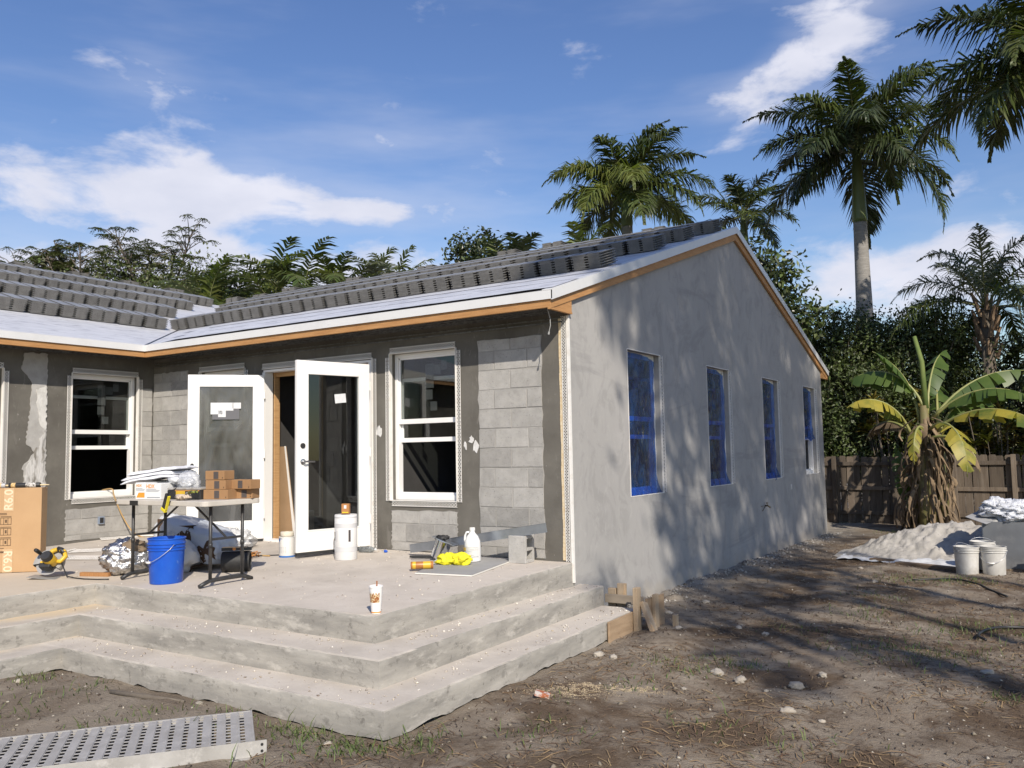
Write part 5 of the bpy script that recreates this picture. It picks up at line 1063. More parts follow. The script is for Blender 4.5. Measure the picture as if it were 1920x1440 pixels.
MB().box(-.30, -.02, -.05, -.04, .02, .045).build('hanger_bar', M_BLACK, t); MB().box(-.36, -.05, .06, .07, .01, .03).build('hanger_bar', M_BLACK, t)
blob('wire_bundle', M_BLACK, t, (.02, .0, .225), (.14, .09, .05), 61, amp=.5, sub=3, flat=False)
t = thing('safety_cloth', 'bright yellow cloth crumpled beside the white jug', 'cloth', at_patio(-.93, -.70, .019), R(8)); M_HIV = mat('hi_vis', (.78, .74, .02), (.70, .62, .02), scale=6, rough=.75, bump=.4, c3=(.45, .20, .05), s3=7, lo3=.62, hi3=.68)
blob('cloth_fold', M_HIV, t, (-.07, 0, .045), (.21, .17, .12), 71, amp=.5, fr=1.6, fr2=3.2); blob('cloth_fold', M_HIV, t, (.08, .0, .05), (.20, .15, .12), 72, amp=.45, fr=1.6, fr2=3.4); blob('cloth_fold', M_BAGW, t, (-.17, .02, .02), (.10, .07, .05), 73, amp=.4, sub=3)
tube_thing('orange brown spray can lying at the front of the gypsum board', at_patio(-1.10, -1.14, .055), (.75, .60, 0), .21, .035, (mat('rust_wrap', (.40, .17, .04), (.34, .13, .03), scale=10, rough=.4), M_YEL, M_YEL), 'spray_can', 'spray can', False)
# cup with straw near the edge
t = thing('paper_cup', 'white paper cup with brown print and straw on the patio edge', 'cup', at_patio(-.065, -2.765, .001), R(0))
MB().lathe([(.034, 0), (.0345, .004), (.0475, .178), (.050, .180), (.050, .190), (.046, .192), (.040, .188)], 28).build('cup_body', mat('cup_paper', (.78, .76, .73)), t, smooth='auto')
MB().lathe([(.0352, .006), (.0358, .014)], 28, None, False, False).build('base_stripe', M_ORANGE, t, smooth=True)
M_CUPP = mat('cup_print', (.62, .50, .30), (.30, .11, .03), scale=75, detail=2, lo=.46, hi=.53); vs_, fs_ = [], []
for k in range(25):
    a_ = R(-165 + 150 * k / 24); top = .128 + .022 * abs(math.sin(k * .75)); vs_ += [((.0346 + .073 * .075) * math.cos(a_) * 1.008, (.0346 + .073 * .075) * math.sin(a_) * 1.008, .078), ((.0346 + .0735 * top) * math.cos(a_) * 1.012, (.0346 + .0735 * top) * math.sin(a_) * 1.012, top)]
    if k: fs_.append((2 * k - 2, 2 * k, 2 * k + 1, 2 * k - 1))
MB().add(vs_, fs_).build('print', M_CUPP, t, smooth=True); MB().tube([(.008, 0, .18), (.012, -.004, .225)], .0045, 8).build('straw', mat('straw_brown', (.36, .12, .03)), t)
# drywall sheets leaning just inside the door
o = MB().prism([(-4.54, .05), (-4.20, .05), (-4.17, .07), (-4.37, 1.24), (-4.54, 1.24)], 'y', .30, .312).build('drywall_sheet', mat('brown_board', (.36, .235, .13), (.30, .19, .10), scale=3, rough=.9)); tag(o, 'brown board leaning just inside the open double door', 'board')
MB().add([(-4.215, .297, .05), (-4.168, .297, .07), (-4.365, .297, 1.245), (-4.395, .297, 1.245)], [(0, 1, 2, 3)]).build('pale_edge', mat('gypsum_core', (.70, .68, .63)), o)

# ================================================================== VEGETATION
M_TRUNKP = mat('palm_trunk', (.26, .245, .225), (.20, .19, .175), scale=3, rough=.9, bump=.5, bscale=10, stretch=(1, 1, 9), c3=(.34, .325, .30), s3=4)
M_SHAFT = mat('crownshaft', (.085, .12, .035), (.12, .14, .05), scale=3, rough=.45, stretch=(1, 1, .3))
M_FR = mat('palm_leaf', (.050, .070, .018), (.085, .100, .026), scale=.7, rough=.42, island=.35, transl=.22, spec=.5)
M_FRD = mat('palm_leaf_dark', (.030, .044, .016), (.048, .062, .022), scale=.7, rough=.45, island=.35, transl=.15)
M_FRY = mat('palm_leaf_bright', (.095, .12, .028), (.15, .16, .04), scale=.9, rough=.42, island=.3, transl=.28)
M_FRG = mat('palm_leaf_greygreen', (.13, .145, .10), (.18, .19, .135), scale=.8, rough=.5, island=.35, transl=.2)
M_RACH = mat('palm_rachis', (.13, .14, .05), (.18, .17, .07), scale=2, rough=.6)
M_DEAD = mat('dead_frond', (.22, .15, .09), (.30, .22, .14), scale=2, rough=.9, island=.3)
M_BARK = mat('bark', (.11, .09, .07), (.17, .145, .115), scale=5, rough=.95, bump=.8, bscale=16, stretch=(1, 1, .4))
M_LF1 = mat('leaf_dark', (.042, .058, .020), (.068, .086, .028), scale=.6, rough=.5, island=.5, transl=.15)
M_LF2 = mat('leaf_mid', (.062, .086, .026), (.10, .125, .036), scale=.6, rough=.48, island=.5, transl=.2)
M_LF3 = mat('leaf_olive', (.075, .085, .034), (.115, .12, .05), scale=.6, rough=.55, island=.45, transl=.22)
M_LF4 = mat('leaf_glossy', (.024, .034, .012), (.045, .058, .018), scale=.8, rough=.32, island=.5, transl=.12)
class Acc:
    def __init__(s): s.V = []; s.Q = []; s.T = []; s.n = 0
    def strip(s, base, mid, tip, wid, wdir):
        """Arrays (m,3): a narrow leaflet bent at mid: quad + triangle."""
        m_ = len(base); w_ = wdir * wid[:, None]
        V = np.stack([base - w_ * .5, base + w_ * .5, mid + w_ * .55, mid - w_ * .55, tip], 1).reshape(-1, 3); o = s.n + np.arange(m_) * 5
        s.V.append(V); s.Q.append(np.stack([o, o + 1, o + 2, o + 3], 1)); s.T.append(np.stack([o + 3, o + 2, o + 4], 1)); s.n += m_ * 5
    def leaf(s, c, d, nrm, ln, wd):
        """Arrays: folded diamond leaves at c pointing d with normal nrm."""
        m_ = len(c); sd_ = np.cross(d, nrm); sd_ /= np.linalg.norm(sd_, axis=1)[:, None] + 1e-9
        a = c; b = c + d * (ln * .45)[:, None] + sd_ * (wd * .5)[:, None] + nrm * (wd * .18)[:, None]; e = c + d * ln[:, None] - nrm * (ln * .12)[:, None]; f = c + d * (ln * .45)[:, None] - sd_ * (wd * .5)[:, None] + nrm * (wd * .18)[:, None]
        V = np.stack([a, b, e, f], 1).reshape(-1, 3); o = s.n + np.arange(m_) * 4
        s.V.append(V); s.T.append(np.stack([o, o + 1, o + 2], 1)); s.T.append(np.stack([o, o + 2, o + 3], 1)); s.n += m_ * 4
    def build(s, name, material, parent=None):
        return mobj(name, npmesh(name, np.concatenate(s.V), [np.concatenate(q) for q in (s.Q, s.T) if q]), material, parent)
def unit(a): return a / (np.linalg.norm(a, axis=-1, keepdims=True) + 1e-9)
def frond(acc, rach, rng, base, az_, el0, L_, droop, nl=70, ll=.75, lw=.045, plum=.6, ldroop=.55, petiole=.1, twist=0.0, fwd=.75, flat=0):
    """One feather frond: rachis points and leaflets on both sides in several planes."""
    n = 14; P = [np.array(base, float)]; h = np.array([math.cos(az_), math.sin(az_), 0.]); e = el0; D = []
    for k in range(n):
        t_ = (k + .5) / n; e_ = el0 - droop * t_ ** 1.35; d = h * math.cos(e_) + np.array([0, 0, 1.]) * math.sin(e_); D.append(d); P.append(P[-1] + d * L_ / n)
    P = np.array(P); D = np.array(D + [D[-1]]); rach.tube([Vector(p) for p in P[::2]], [max(.004, .028 * L_ / 3 * (1 - k / (n / 2 + .3))) for k in range(len(P[::2]))], 5, False)
    side0 = np.array([-h[1], h[0], 0.])
    t_ = petiole + (1 - petiole) * (np.arange(nl) + rng.rand(nl) * .6) / nl; f = np.clip(t_, 0, .999) * n; i = f.astype(int); fr = (f - i)[:, None]
    b = P[i] * (1 - fr) + P[i + 1] * fr; d = D[i]; up = np.cross(side0[None, :], d); up *= np.sign(up[:, 2:3] + 1e-6)
    for sg in (-1, 1):
        ang = rng.randn(nl) * plum * .6 + .25 * plum; sdv = side0[None, :] * sg
        out = unit(sdv * np.cos(ang)[:, None] + up * np.sin(ang)[:, None])
        fw = (fwd * (.55 + .9 * t_))[:, None]; ld = unit(out + d * fw + rng.randn(nl, 3) * .08)
        le = ll * (.62 + .38 * np.sin(t_ * PI)) * (1 - .45 * np.clip(t_ - .75, 0, 1) * 4) * (.9 + .2 * rng.rand(nl)) if flat else ll * (np.sin(np.clip(t_ * 1.02 + .12, 0, 1) * PI) ** .55 + .12) * (1 - .35 * t_) * (.82 + .36 * rng.rand(nl)); dn = np.array([0, 0, -1.])
        mid = b + ld * (le * .55)[:, None] + dn * (le * ldroop * .12)[:, None]; tip = mid + unit(ld + dn * ldroop * (1.1 + .6 * rng.rand(nl, 1))) * (le * .5)[:, None]
        wd_ = np.cross(ld, up + rng.randn(nl, 3) * .3); acc.strip(b, mid, tip, np.full(nl, lw) * (.7 + .5 * rng.rand(nl)), unit(wd_))
def royal_palm(name, label, base, crown_z, seed, L_=3.0, nf=17, mats=(M_FR, M_FRD), r0=.26, lean=(0, 0), group=None, nl=78, ll=.8, dead=0, azs=None, shaft=1.3, lw=.045, plum=.6, ldroop=.55):
    rng = np.random.RandomState(seed); t = thing(name, label, 'palm tree', base, 0, group); H = crown_z - base[2]
    tr = []; rr = []
    for k in range(15):
        u = k / 14; z = u * (H - shaft); tr.append((lean[0] * u * u, lean[1] * u * u, z)); rr.append(r0 * (1.25 - .35 * min(1, u * 5)) * (1 + .18 * math.exp(-((u - .55) / .25) ** 2)) * (1 - .25 * u))
    MB().tube(tr, rr, 14).build('trunk', M_TRUNKP, t, smooth=True)
    top = Vector((lean[0], lean[1], H - shaft)); MB().tube([top + Vector((0, 0, q)) for q in (-.02, .1, shaft * .5, shaft * .9, shaft * 1.1)], [rr[-1] * 1.02, rr[-1] * 1.12, rr[-1] * .9, rr[-1] * .6, rr[-1] * .35], 12).build('crownshaft', M_SHAFT, t, smooth=True)
    cr = top + Vector((0, 0, shaft)); accs = [Acc() for _ in mats]; ra = MB()
    for k in range(nf):
        az_ = k * 2.39996 + rng.uniform(-.2, .2); u = k / (nf - 1); el0 = R(78) - R(92) * u ** .9 + rng.uniform(-.12, .12); dr = R(70) + R(35) * rng.rand() - R(15) * u
        frond(accs[int(rng.rand() < .35 + .25 * (u > .6)) % len(mats)], ra, rng, (cr.x + .08 * math.cos(az_), cr.y + .08 * math.sin(az_), cr.z - .25 * u), az_, el0, L_ * rng.uniform(.85, 1.1), dr, nl=nl, ll=ll, lw=lw, plum=plum, ldroop=ldroop)
    for a_, m_ in zip(accs, mats):
        if a_.V: a_.build('fronds', m_, t)
    ra.build('rachis', M_RACH, t, smooth=True)
    if dead:
        da = Acc(); rb = MB()
        for k in range(dead): frond(da, rb, rng, (cr.x, cr.y, cr.z - .5), rng.uniform(0, 6.28), R(-35), L_ * .8, R(50), nl=40, ll=ll * .6, plum=.9, ldroop=1.0)
        da.build('dead_fronds', M_DEAD, t)
    return t
RP = 'royal palms beyond the roof'
royal_palm('royal_palm', 'tall royal palm with bare grey trunk right of the gable', (-.43, 18.0, -.7), 9.75, 11, L_=3.4, nf=22, group=RP, nl=112, ll=1.0, r0=.27, shaft=2.3, ldroop=.9)
royal_palm('royal_palm', 'royal palm with spreading crown above the middle of the roof ridge', (-7.2, 17, -.7), 9.5, 12, L_=3.0, nf=19, mats=(M_FR, M_FRY), group=RP, nl=104, ll=.95, ldroop=.9)
royal_palm('royal_palm', 'dark royal palm crown cut off by the top right corner', (4.55, 12.4, -.7), 8.8, 15, L_=3.4, nf=22, mats=(M_FRD, M_FR), group=RP, nl=110, ll=.95, dead=0, ldroop=.9)
royal_palm('royal_palm', 'smaller royal palm between the two big palm crowns', (-5.0, 22, -.7), 9.5, 14, L_=2.2, nf=14, mats=(M_FR, M_FRD), group=RP, nl=60, ll=.6, r0=.2)
# palms off to the right whose crowns shade the gable wall
SG = 'palms right of the yard'
royal_palm('royal_palm', 'royal palm right of the yard shading the first window', (10.40, -6.98, -.6), 13.80, 31, L_=2.7, nf=18, group=SG, nl=26, r0=.08, ll=1.1, lw=.085, plum=.9, ldroop=1.2)
royal_palm('royal_palm', 'royal palm right of the yard shading the gable top', (11.50, -4.72, -.6), 15.60, 33, L_=2.9, nf=18, group=SG, nl=26, r0=.08, ll=1.1, lw=.085, plum=.9, ldroop=1.2)

royal_palm('royal_palm', 'royal palm right of the yard shading the open ground', (13.2, -9.6, -.6), 11.2, 34, L_=2.6, nf=8, group=SG, nl=20, r0=.07, ll=1.0, lw=.08, plum=.9, ldroop=1.2)

def feather_palm(name, label, base, stems, seed, L_, nf, mats, el=(80, 35), droop=(60, 100), ll=.5, lw=.05, nl=46, group=None, trunk=True, plum=.25, ldroop=.35, cat='palm tree', tr_r=.06, boots=False, flat=0):
    """Clustering or single palm: stems = (dx, dy, crown height)."""
    rng = np.random.RandomState(seed); t = thing(name, label, cat, base, 0, group); accs = [Acc() for _ in mats]; ra = MB()
    for dx, dy, h in stems:
        if trunk:
            MB().tube([(dx * .6, dy * .6, 0), (dx * .85, dy * .85, h * .5), (dx, dy, h)], [tr_r * 1.2, tr_r, tr_r * .8], 9).build('trunk', M_TRUNKP if not boots else M_BARK, t, smooth=True)
        if boots:
            bb = MB()
            for k in range(26): a_ = k * 2.4; z = h - 1.2 + k * .05; bb.tube([(dx + tr_r * math.cos(a_), dy + tr_r * math.sin(a_), z), (dx + (tr_r + .12) * math.cos(a_), dy + (tr_r + .12) * math.sin(a_), z + .35)], [.06, .03], 5)
            bb.build('leaf_bases', mat('leaf_base', (.20, .13, .08), (.28, .20, .13), scale=8, rough=.9), t)
        for k in range(nf):
            az_ = k * 2.39996 + rng.uniform(-.3, .3); u = k / max(1, nf - 1)
            frond(accs[int(rng.rand() * len(mats))], ra, rng, (dx, dy, h), az_, R(el[0] + (el[1] - el[0]) * u) + rng.uniform(-.1, .1), L_ * rng.uniform(.8, 1.1), R(rng.uniform(*droop)), nl=nl, ll=ll, lw=lw, plum=plum, ldroop=ldroop, petiole=.22, flat=flat)
    for a_, m_ in zip(accs, mats):
        if a_.V: a_.build('fronds', m_, t)
    ra.build('rachis', M_RACH, t, smooth=True); return t
BG = 'palms behind the valley of the roof'
KW = dict(group=BG, plum=.15, ldroop=.45, flat=1)
feather_palm('cluster_palm', 'broad dark cluster palm behind the roof valley', (-15.1, 9.7, -.7), [(0, 0, 6.6), (.7, .4, 6.3), (-.6, .3, 6.2), (.3, -.4, 6.0)], 41, 2.2, 6, (M_FR, M_FRD, M_FRY), el=(88, 30), droop=(55, 100), nl=19, ll=.66, lw=.06, **KW)
feather_palm('cluster_palm', 'low feathery palm left of the roof valley', (-16.6, 8.4, -.7), [(0, 0, 5.9), (-.7, .4, 5.8)], 42, 2.1, 6, (M_FR, M_FRY), el=(80, 30), droop=(50, 95), nl=18, ll=.58, lw=.055, **KW)
feather_palm('cluster_palm', 'yellow green palm right of the broad cluster palm', (-13.7, 10.6, -.7), [(0, 0, 6.5), (.5, .3, 6.2)], 43, 1.7, 6, (M_FRY, M_FR), el=(86, 45), droop=(45, 95), nl=17, ll=.55, lw=.055, **KW)
feather_palm('cluster_palm', 'single bright palm head low above the roof tiles', (-12.6, 11.2, -.7), [(0, 0, 6.7), (.5, .3, 6.5)], 44, 1.5, 7, (M_FRY, M_FRG), el=(86, 45), droop=(45, 95), nl=16, ll=.48, lw=.05, **KW)
feather_palm('cluster_palm', 'arching palm low in front of the feathery trees', (-17.6, 9.2, -.7), [(0, 0, 6.2), (.6, .3, 6.0)], 49, 1.9, 6, (M_FR, M_FRD), el=(85, 35), droop=(50, 95), nl=18, ll=.58, lw=.055, **KW)
feather_palm('cluster_palm', 'small spiky palm beside the leafy tree top', (-9.0, 12.4, -.7), [(0, 0, 6.9), (.5, .3, 7.0)], 45, 1.3, 6, (M_FRD, M_FRY), el=(86, 45), droop=(35, 80), nl=15, ll=.5, lw=.055, **KW)
feather_palm('cluster_palm', 'short bright palm in front of the big ridge palm', (-7.4, 14.2, -.7), [(0, 0, 7.0)], 46, 1.6, 8, (M_FRY,), el=(85, 45), droop=(45, 95), nl=18, ll=.52, lw=.055, **KW)
feather_palm('queen_palm', 'grey green queen palm with ragged crown right of the tall trunk', (2.7, 15.5, -.7), [(0, 0, 5.0)], 47, 2.9, 15, (M_FRG, M_FRG, M_FR), el=(84, 5), droop=(70, 120), nl=74, ll=.62, lw=.03, plum=.9, ldroop=.9, tr_r=.17, boots=True)
feather_palm('queen_palm', 'drooping green palm filling the right edge behind the fence', (4.9, 15.2, -.7), [(0, 0, 4.2)], 48, 2.7, 14, (M_FR, M_FRD), el=(75, 0), droop=(70, 120), nl=70, ll=.65, lw=.035, plum=.9, ldroop=1.0, tr_r=.16, boots=True)

def leafy(name, label, base, blobs, seed, nleaf, ll, mats, trunk_h, cat='tree', group=None, tr_r=.14, clump=.42, per=26, flat=.8, up=.5):
    """Broadleaf tree: leaves in uneven clumps spread through several lobes; gaps between the clumps. blobs=(dx,dy,z,rx,ry,rz)."""
    rng = np.random.RandomState(seed); t = thing(name, label, cat, base, 0, group); accs = [Acc() for _ in mats]; vol = np.array([b[3] * b[4] * b[5] for b in blobs]) ** .7; vol /= vol.sum(); limbs = MB()
    for b, f in zip(blobs, vol):
        ncl = max(3, int(nleaf * f / per)); d = unit(rng.randn(ncl, 3)); rr = (.35 + .65 * rng.rand(ncl) ** .45) * (1 + .22 * np.sin(d[:, 0] * 5 + seed) * np.cos(d[:, 2] * 4 + d[:, 1] * 3))
        c = np.array(b[:3]) + d * rr[:, None] * np.array(b[3:6])
        for k in range(ncl):
            m_ = int(per * rng.uniform(.6, 1.4)); cs = clump * rng.uniform(.6, 1.3); p = c[k] + rng.randn(m_, 3) * np.array([cs, cs, cs * flat]) * .5
            out = unit(p - np.array(b[:3]) + rng.randn(m_, 3) * .6 + np.array([0, 0, up])); dr_ = unit(rng.randn(m_, 3) + out * .4 + np.array([0, 0, -.25])); nr = unit(out + rng.randn(m_, 3) * .35)
            accs[(k + int(rng.rand() * 2)) % len(accs)].leaf(p, dr_, nr, ll * rng.uniform(.7, 1.3, m_), ll * .5 * rng.uniform(.8, 1.2, m_))
            if k % 5 == 0:
                q = c[k]; limbs.tube([(b[0] * .3, b[1] * .3, trunk_h), (b[0] * .6 + q[0] * .2, b[1] * .6 + q[1] * .2, trunk_h * .4 + q[2] * .55), tuple(q)], [tr_r * .42, tr_r * .22, .008], 5, False)
    MB().tube([(0, 0, 0), (.03, .02, trunk_h * .5), (0, 0, trunk_h)], [tr_r * 1.3, tr_r, tr_r * .75], 9).build('trunk', M_BARK, t, smooth=True)
    limbs.build('limbs', M_BARK, t)
    for a_, m_ in zip(accs, mats):
        if a_.V: a_.build('crown', m_, t)
    return t
TG = 'trees behind the fence'
leafy('shade_tree', 'slender leafy tree right of the yard shading the middle windows', (11.50, -6.32, -.6), [(0, 0, 13.60, 2.5, 2.5, 2.9)], 91, 4300, .26, (M_LF2,), 10.80, clump=.60, per=13, tr_r=.07, group='leafy trees right of the yard')
leafy('shade_tree', 'slender leafy tree right of the yard shading the far windows', (12.50, -3.88, -.6), [(0, 0, 15.40, 2.4, 2.4, 2.8)], 92, 3400, .26, (M_LF2,), 12.60, clump=.60, per=13, tr_r=.07, group='leafy trees right of the yard')
leafy('hedge_tree', 'dense dark green tree mass right beside the gable', (-.9, 15.2, -.7), [(-.2, 0, 2.9, 1.5, 1.2, 2.3), (.5, .2, 4.1, 1.3, 1.0, 1.2), (-.9, -.3, 1.6, 1.0, 1.0, 1.5), (.9, -.3, 2.2, 1.1, 1.0, 1.8)], 51, 46000, .10, (M_LF1, M_LF2), 1.4, group=TG, clump=.34, per=30)
leafy('hedge_tree', 'dense green tree with rounded top behind the banana plant', (1.0, 15.9, -.7), [(-.2, 0, 3.4, 1.4, 1.1, 1.7), (.5, .1, 4.3, 1.0, .9, .95), (.8, -.2, 2.2, 1.4, 1.0, 1.6)], 52, 40000, .10, (M_LF2, M_LF1), 1.5, group=TG, clump=.32, per=30)
leafy('hedge_tree', 'dark shaded shrub tree behind the fence at the right', (3.4, 16.2, -.7), [(0, 0, 2.4, 1.9, 1.2, 2.2), (1.4, .2, 3.0, 1.2, 1.0, 1.6)], 53, 24000, .115, (M_LF1, M_LF4), 1.4, group=TG, clump=.36, per=26)
leafy('broadleaf_tree', 'glossy broadleaf tree peeking out right of the ridge end', (-2.9, 13.8, -.7), [(.2, 0, 6.0, 1.3, 1.0, 1.1), (1.0, .1, 4.9, 1.25, .9, 1.2), (-.6, 0, 5.2, 1.2, .9, 1.2)], 54, 11000, .17, (M_LF4, M_LF2), 3.4, clump=.42, per=22)
leafy('broadleaf_tree', 'dark glossy tree top with two upright heads above the ridge', (-10.1, 12.6, -.7), [(-.35, 0, 7.45, .42, .4, .72), (.38, 0, 7.5, .42, .4, .80), (0, 0, 6.5, 1.0, .7, .8)], 55, 4200, .16, (M_LF4, M_LF1), 4.6, clump=.28, per=20)
leafy('broadleaf_tree', 'two small leafy twigs left of the upright tree heads', (-11.6, 12.2, -.7), [(-.45, 0, 6.85, .26, .25, .40), (.25, 0, 6.9, .28, .25, .44), (-.9, 0, 6.4, .3, .3, .3), (0, 0, 6.3, .5, .3, .3)], 56, 1100, .15, (M_LF4,), 4.8, clump=.2, per=18)
leafy('far_thicket', 'low grey green thicket under the open feathery trees', (-27.5, 10.5, -.7), [(0, 0, 8.2, 4.6, 1.5, 1.3), (-3.5, -1.5, 8.3, 2.5, 1.4, 1.2), (4.2, 1.5, 8.0, 3.0, 1.4, 1.2)], 58, 7000, .15, (M_LF3, M_LF2), 3.0, clump=.5, per=20)
leafy('far_thicket', 'low olive thicket between the two roofs', (-21.5, 11.5, -.7), [(0, 0, 6.6, 3.2, 1.5, 1.2), (3.2, 1, 6.2, 2.5, 1.4, 1.2), (-2, -.6, 6.8, 2.0, 1.4, 1.1)], 57, 8500, .16, (M_LF3, M_LF1), 2.6, clump=.5, per=22)
def legume(label, base, H, seed, spread, n):
    """Open flat-topped tree: curved limbs carrying flat feathery sprays."""
    rng = np.random.RandomState(seed); t = thing('legume_tree', label, 'tree', base, 0, 'open feathery trees behind the left wing'); lb = MB(); a0, a1 = Acc(), Acc()
    lb.tube([(0, 0, 0), (.1, .05, H * .28), (.0, 0, H * .45)], [.19, .15, .12], 8); tips = []
    for k in range(13):
        az_ = k * 2.4 + rng.uniform(-.3, .3); r_ = spread * rng.uniform(.25, 1.0); zt = H * (1 - .30 * rng.rand() ** 1.6) - .16 * r_; e = np.array([r_ * math.cos(az_), r_ * math.sin(az_) * .7, zt]); mdl = np.array([e[0] * .45, e[1] * .45, H * .45 + (zt - H * .45) * .62])
        lb.tube([(0, 0, H * .43), tuple(mdl * .6 + np.array([0, 0, H * .43]) * .4), tuple(mdl), tuple(e)], [.10, .07, .05, .02], 6, False)
        for j in range(n):
            u = rng.uniform(.35, 1.0); s_ = mdl * (1 - u) + e * u; tp = s_ + np.array([rng.uniform(-1, 1) * .9, rng.uniform(-1, 1) * .7, rng.uniform(-.5, .8)]); lb.tube([tuple(s_), tuple((s_ + tp) / 2 + np.array([0, 0, .12])), tuple(tp)], [.02, .013, .006], 4, False); tips.append(tp)
    for tp in tips:
        m_ = 6; aa = rng.uniform(0, 6.28)
        for q in range(m_):
            an = aa + q * 6.28 / m_; d = np.array([math.cos(an), math.sin(an), .1 - .5 * rng.rand()]); ln = rng.uniform(.16, .34); nn_ = 9; s_ = np.linspace(.12, 1, nn_)[:, None]; c = tp + d * ln * s_ + np.array([0, 0, -.28]) * ln * s_ ** 2
            sd_ = np.array([-d[1], d[0], 0.])
            for sg in (-1, 1): (a0 if rng.rand() < .6 else a1).leaf(c, unit(np.tile(sd_ * sg + d * .3, (nn_, 1)) + rng.randn(nn_, 3) * .15), unit(np.tile([0, 0, 1.], (nn_, 1)) + rng.randn(nn_, 3) * .3), np.full(nn_, .085), np.full(nn_, .042))
    lb.build('trunk', M_BARK, t, smooth=True); a0.build('crown', M_LF3, t); a1.build('crown', M_LF2, t); return t
legume('open feathery tree at the far left behind the wing roof', (-29.4, 9.5, -.7), 10.0, 61, 3.2, 24)
legume('open feathery tree left of the tallest of its group', (-27.4, 10.9, -.7), 10.3, 62, 3.0, 24)
legume('tallest open feathery tree above the wing roof end', (-24.9, 12.5, -.7), 10.5, 63, 3.4, 26)
legume('small open feathery tree next to the cluster palm', (-21.6, 13.2, -.7), 9.0, 64, 2.2, 15)

# croton shrubs behind the fence
M_CRO = mat('croton_leaf', (.20, .17, .03), (.10, .055, .02), scale=3, rough=.4, island=.5, transl=.15, c3=(.05, .06, .015), s3=1.5)
M_CRO2 = mat('croton_leaf_green', (.05, .07, .015), (.16, .15, .03), scale=3, rough=.4, island=.5, transl=.15)
def croton(label, base, h, r, n, seed):
    rng = np.random.RandomState(seed); t = thing('croton_shrub', label, 'shrub', base, 0, 'crotons along the fence'); A = [Acc(), Acc()]; st = MB()
    for k in range(n):
        p = np.array([rng.uniform(-r, r), rng.uniform(-.4, .4), h * rng.uniform(.45, 1.0)]); m_ = 22; el_ = rng.uniform(-.3, 1.1, m_); an = rng.uniform(0, 6.28, m_); d = np.stack([np.cos(an) * np.cos(el_), np.sin(an) * np.cos(el_), np.sin(el_)], 1); nr = unit(np.stack([-np.cos(an) * np.sin(el_), -np.sin(an) * np.sin(el_), np.cos(el_)], 1) + rng.randn(m_, 3) * .2)
        A[k % 2].leaf(p + rng.randn(m_, 3) * .03, d, nr, rng.uniform(.16, .30, m_), rng.uniform(.05, .09, m_)); st.tube([(p[0] * .4, p[1] * .4, 0), tuple(p)], [.02, .008], 5, False)
    st.build('stems', M_BARK, t); A[0].build('leaves', M_CRO, t); A[1].build('leaves', M_CRO2, t)
croton('yellow brown croton shrub left of the banana plant', (.75, 14.2, -.65), 2.9, .75, 34, 71)
croton('bronze croton shrub between the banana plant and the right edge', (2.9, 14.1, -.65), 2.6, .9, 44, 72)
croton('bronze croton shrub at the right edge behind the fence', (4.1, 14.3, -.65), 2.4, .6, 26, 73)

# ------------------------------------------------------------------ fence
t = thing('wood_fence', 'weathered brown plank fence at the back of the yard', 'fence', (0, 13.55, -.68), R(-3.0))
M_FEN = mat('weathered_plank', (.15, .118, .088), (.092, .070, .052), scale=3, rough=.92, bump=.5, bscale=14, stretch=(6, 6, .5), rnd=.32, lo=.35, hi=.7, c3=(.17, .14, .11), s3=4)
rg = random.Random(2); x = -6.0; pm_ = []
for v in range(4): w_ = .135 + .006 * v; b = MB().prism([(0, 0), (w_, 0), (w_, 1.50), (w_ - .02, 1.53), (.02, 1.53), (0, 1.50)], 'y', 0, .018); me = bpy.data.meshes.new('plank'); me.from_pydata(b.v, [], b.f); me.materials.append(M_FEN); pm_.append((w_, me))
while x < 7.5:
    w_, me = rg.choice(pm_); o = bpy.data.objects.new('plank', me); C.objects.link(o); o.parent = t; o.location = (x, rg.uniform(-.004, .004), rg.uniform(.0, .04)); o.rotation_euler = (0, R(rg.uniform(-.6, .6)), 0); x += w_ + rg.uniform(.004, .013)
for k, xp in enumerate((-5.6, -4.35, -3.05, -1.75, -.47, .83, 2.05, 3.17, 4.4, 5.6, 6.8)): MB().box(xp - .045, xp + .045, -.135, -.045, -.05, 1.56).build('post', M_FEN, t, bevel=.005)
for z in (.22, .78, 1.34): MB().box(-6, 7.5, -.045, -.006, z, z + .085).build('rail', M_FEN, t, bevel=.004)

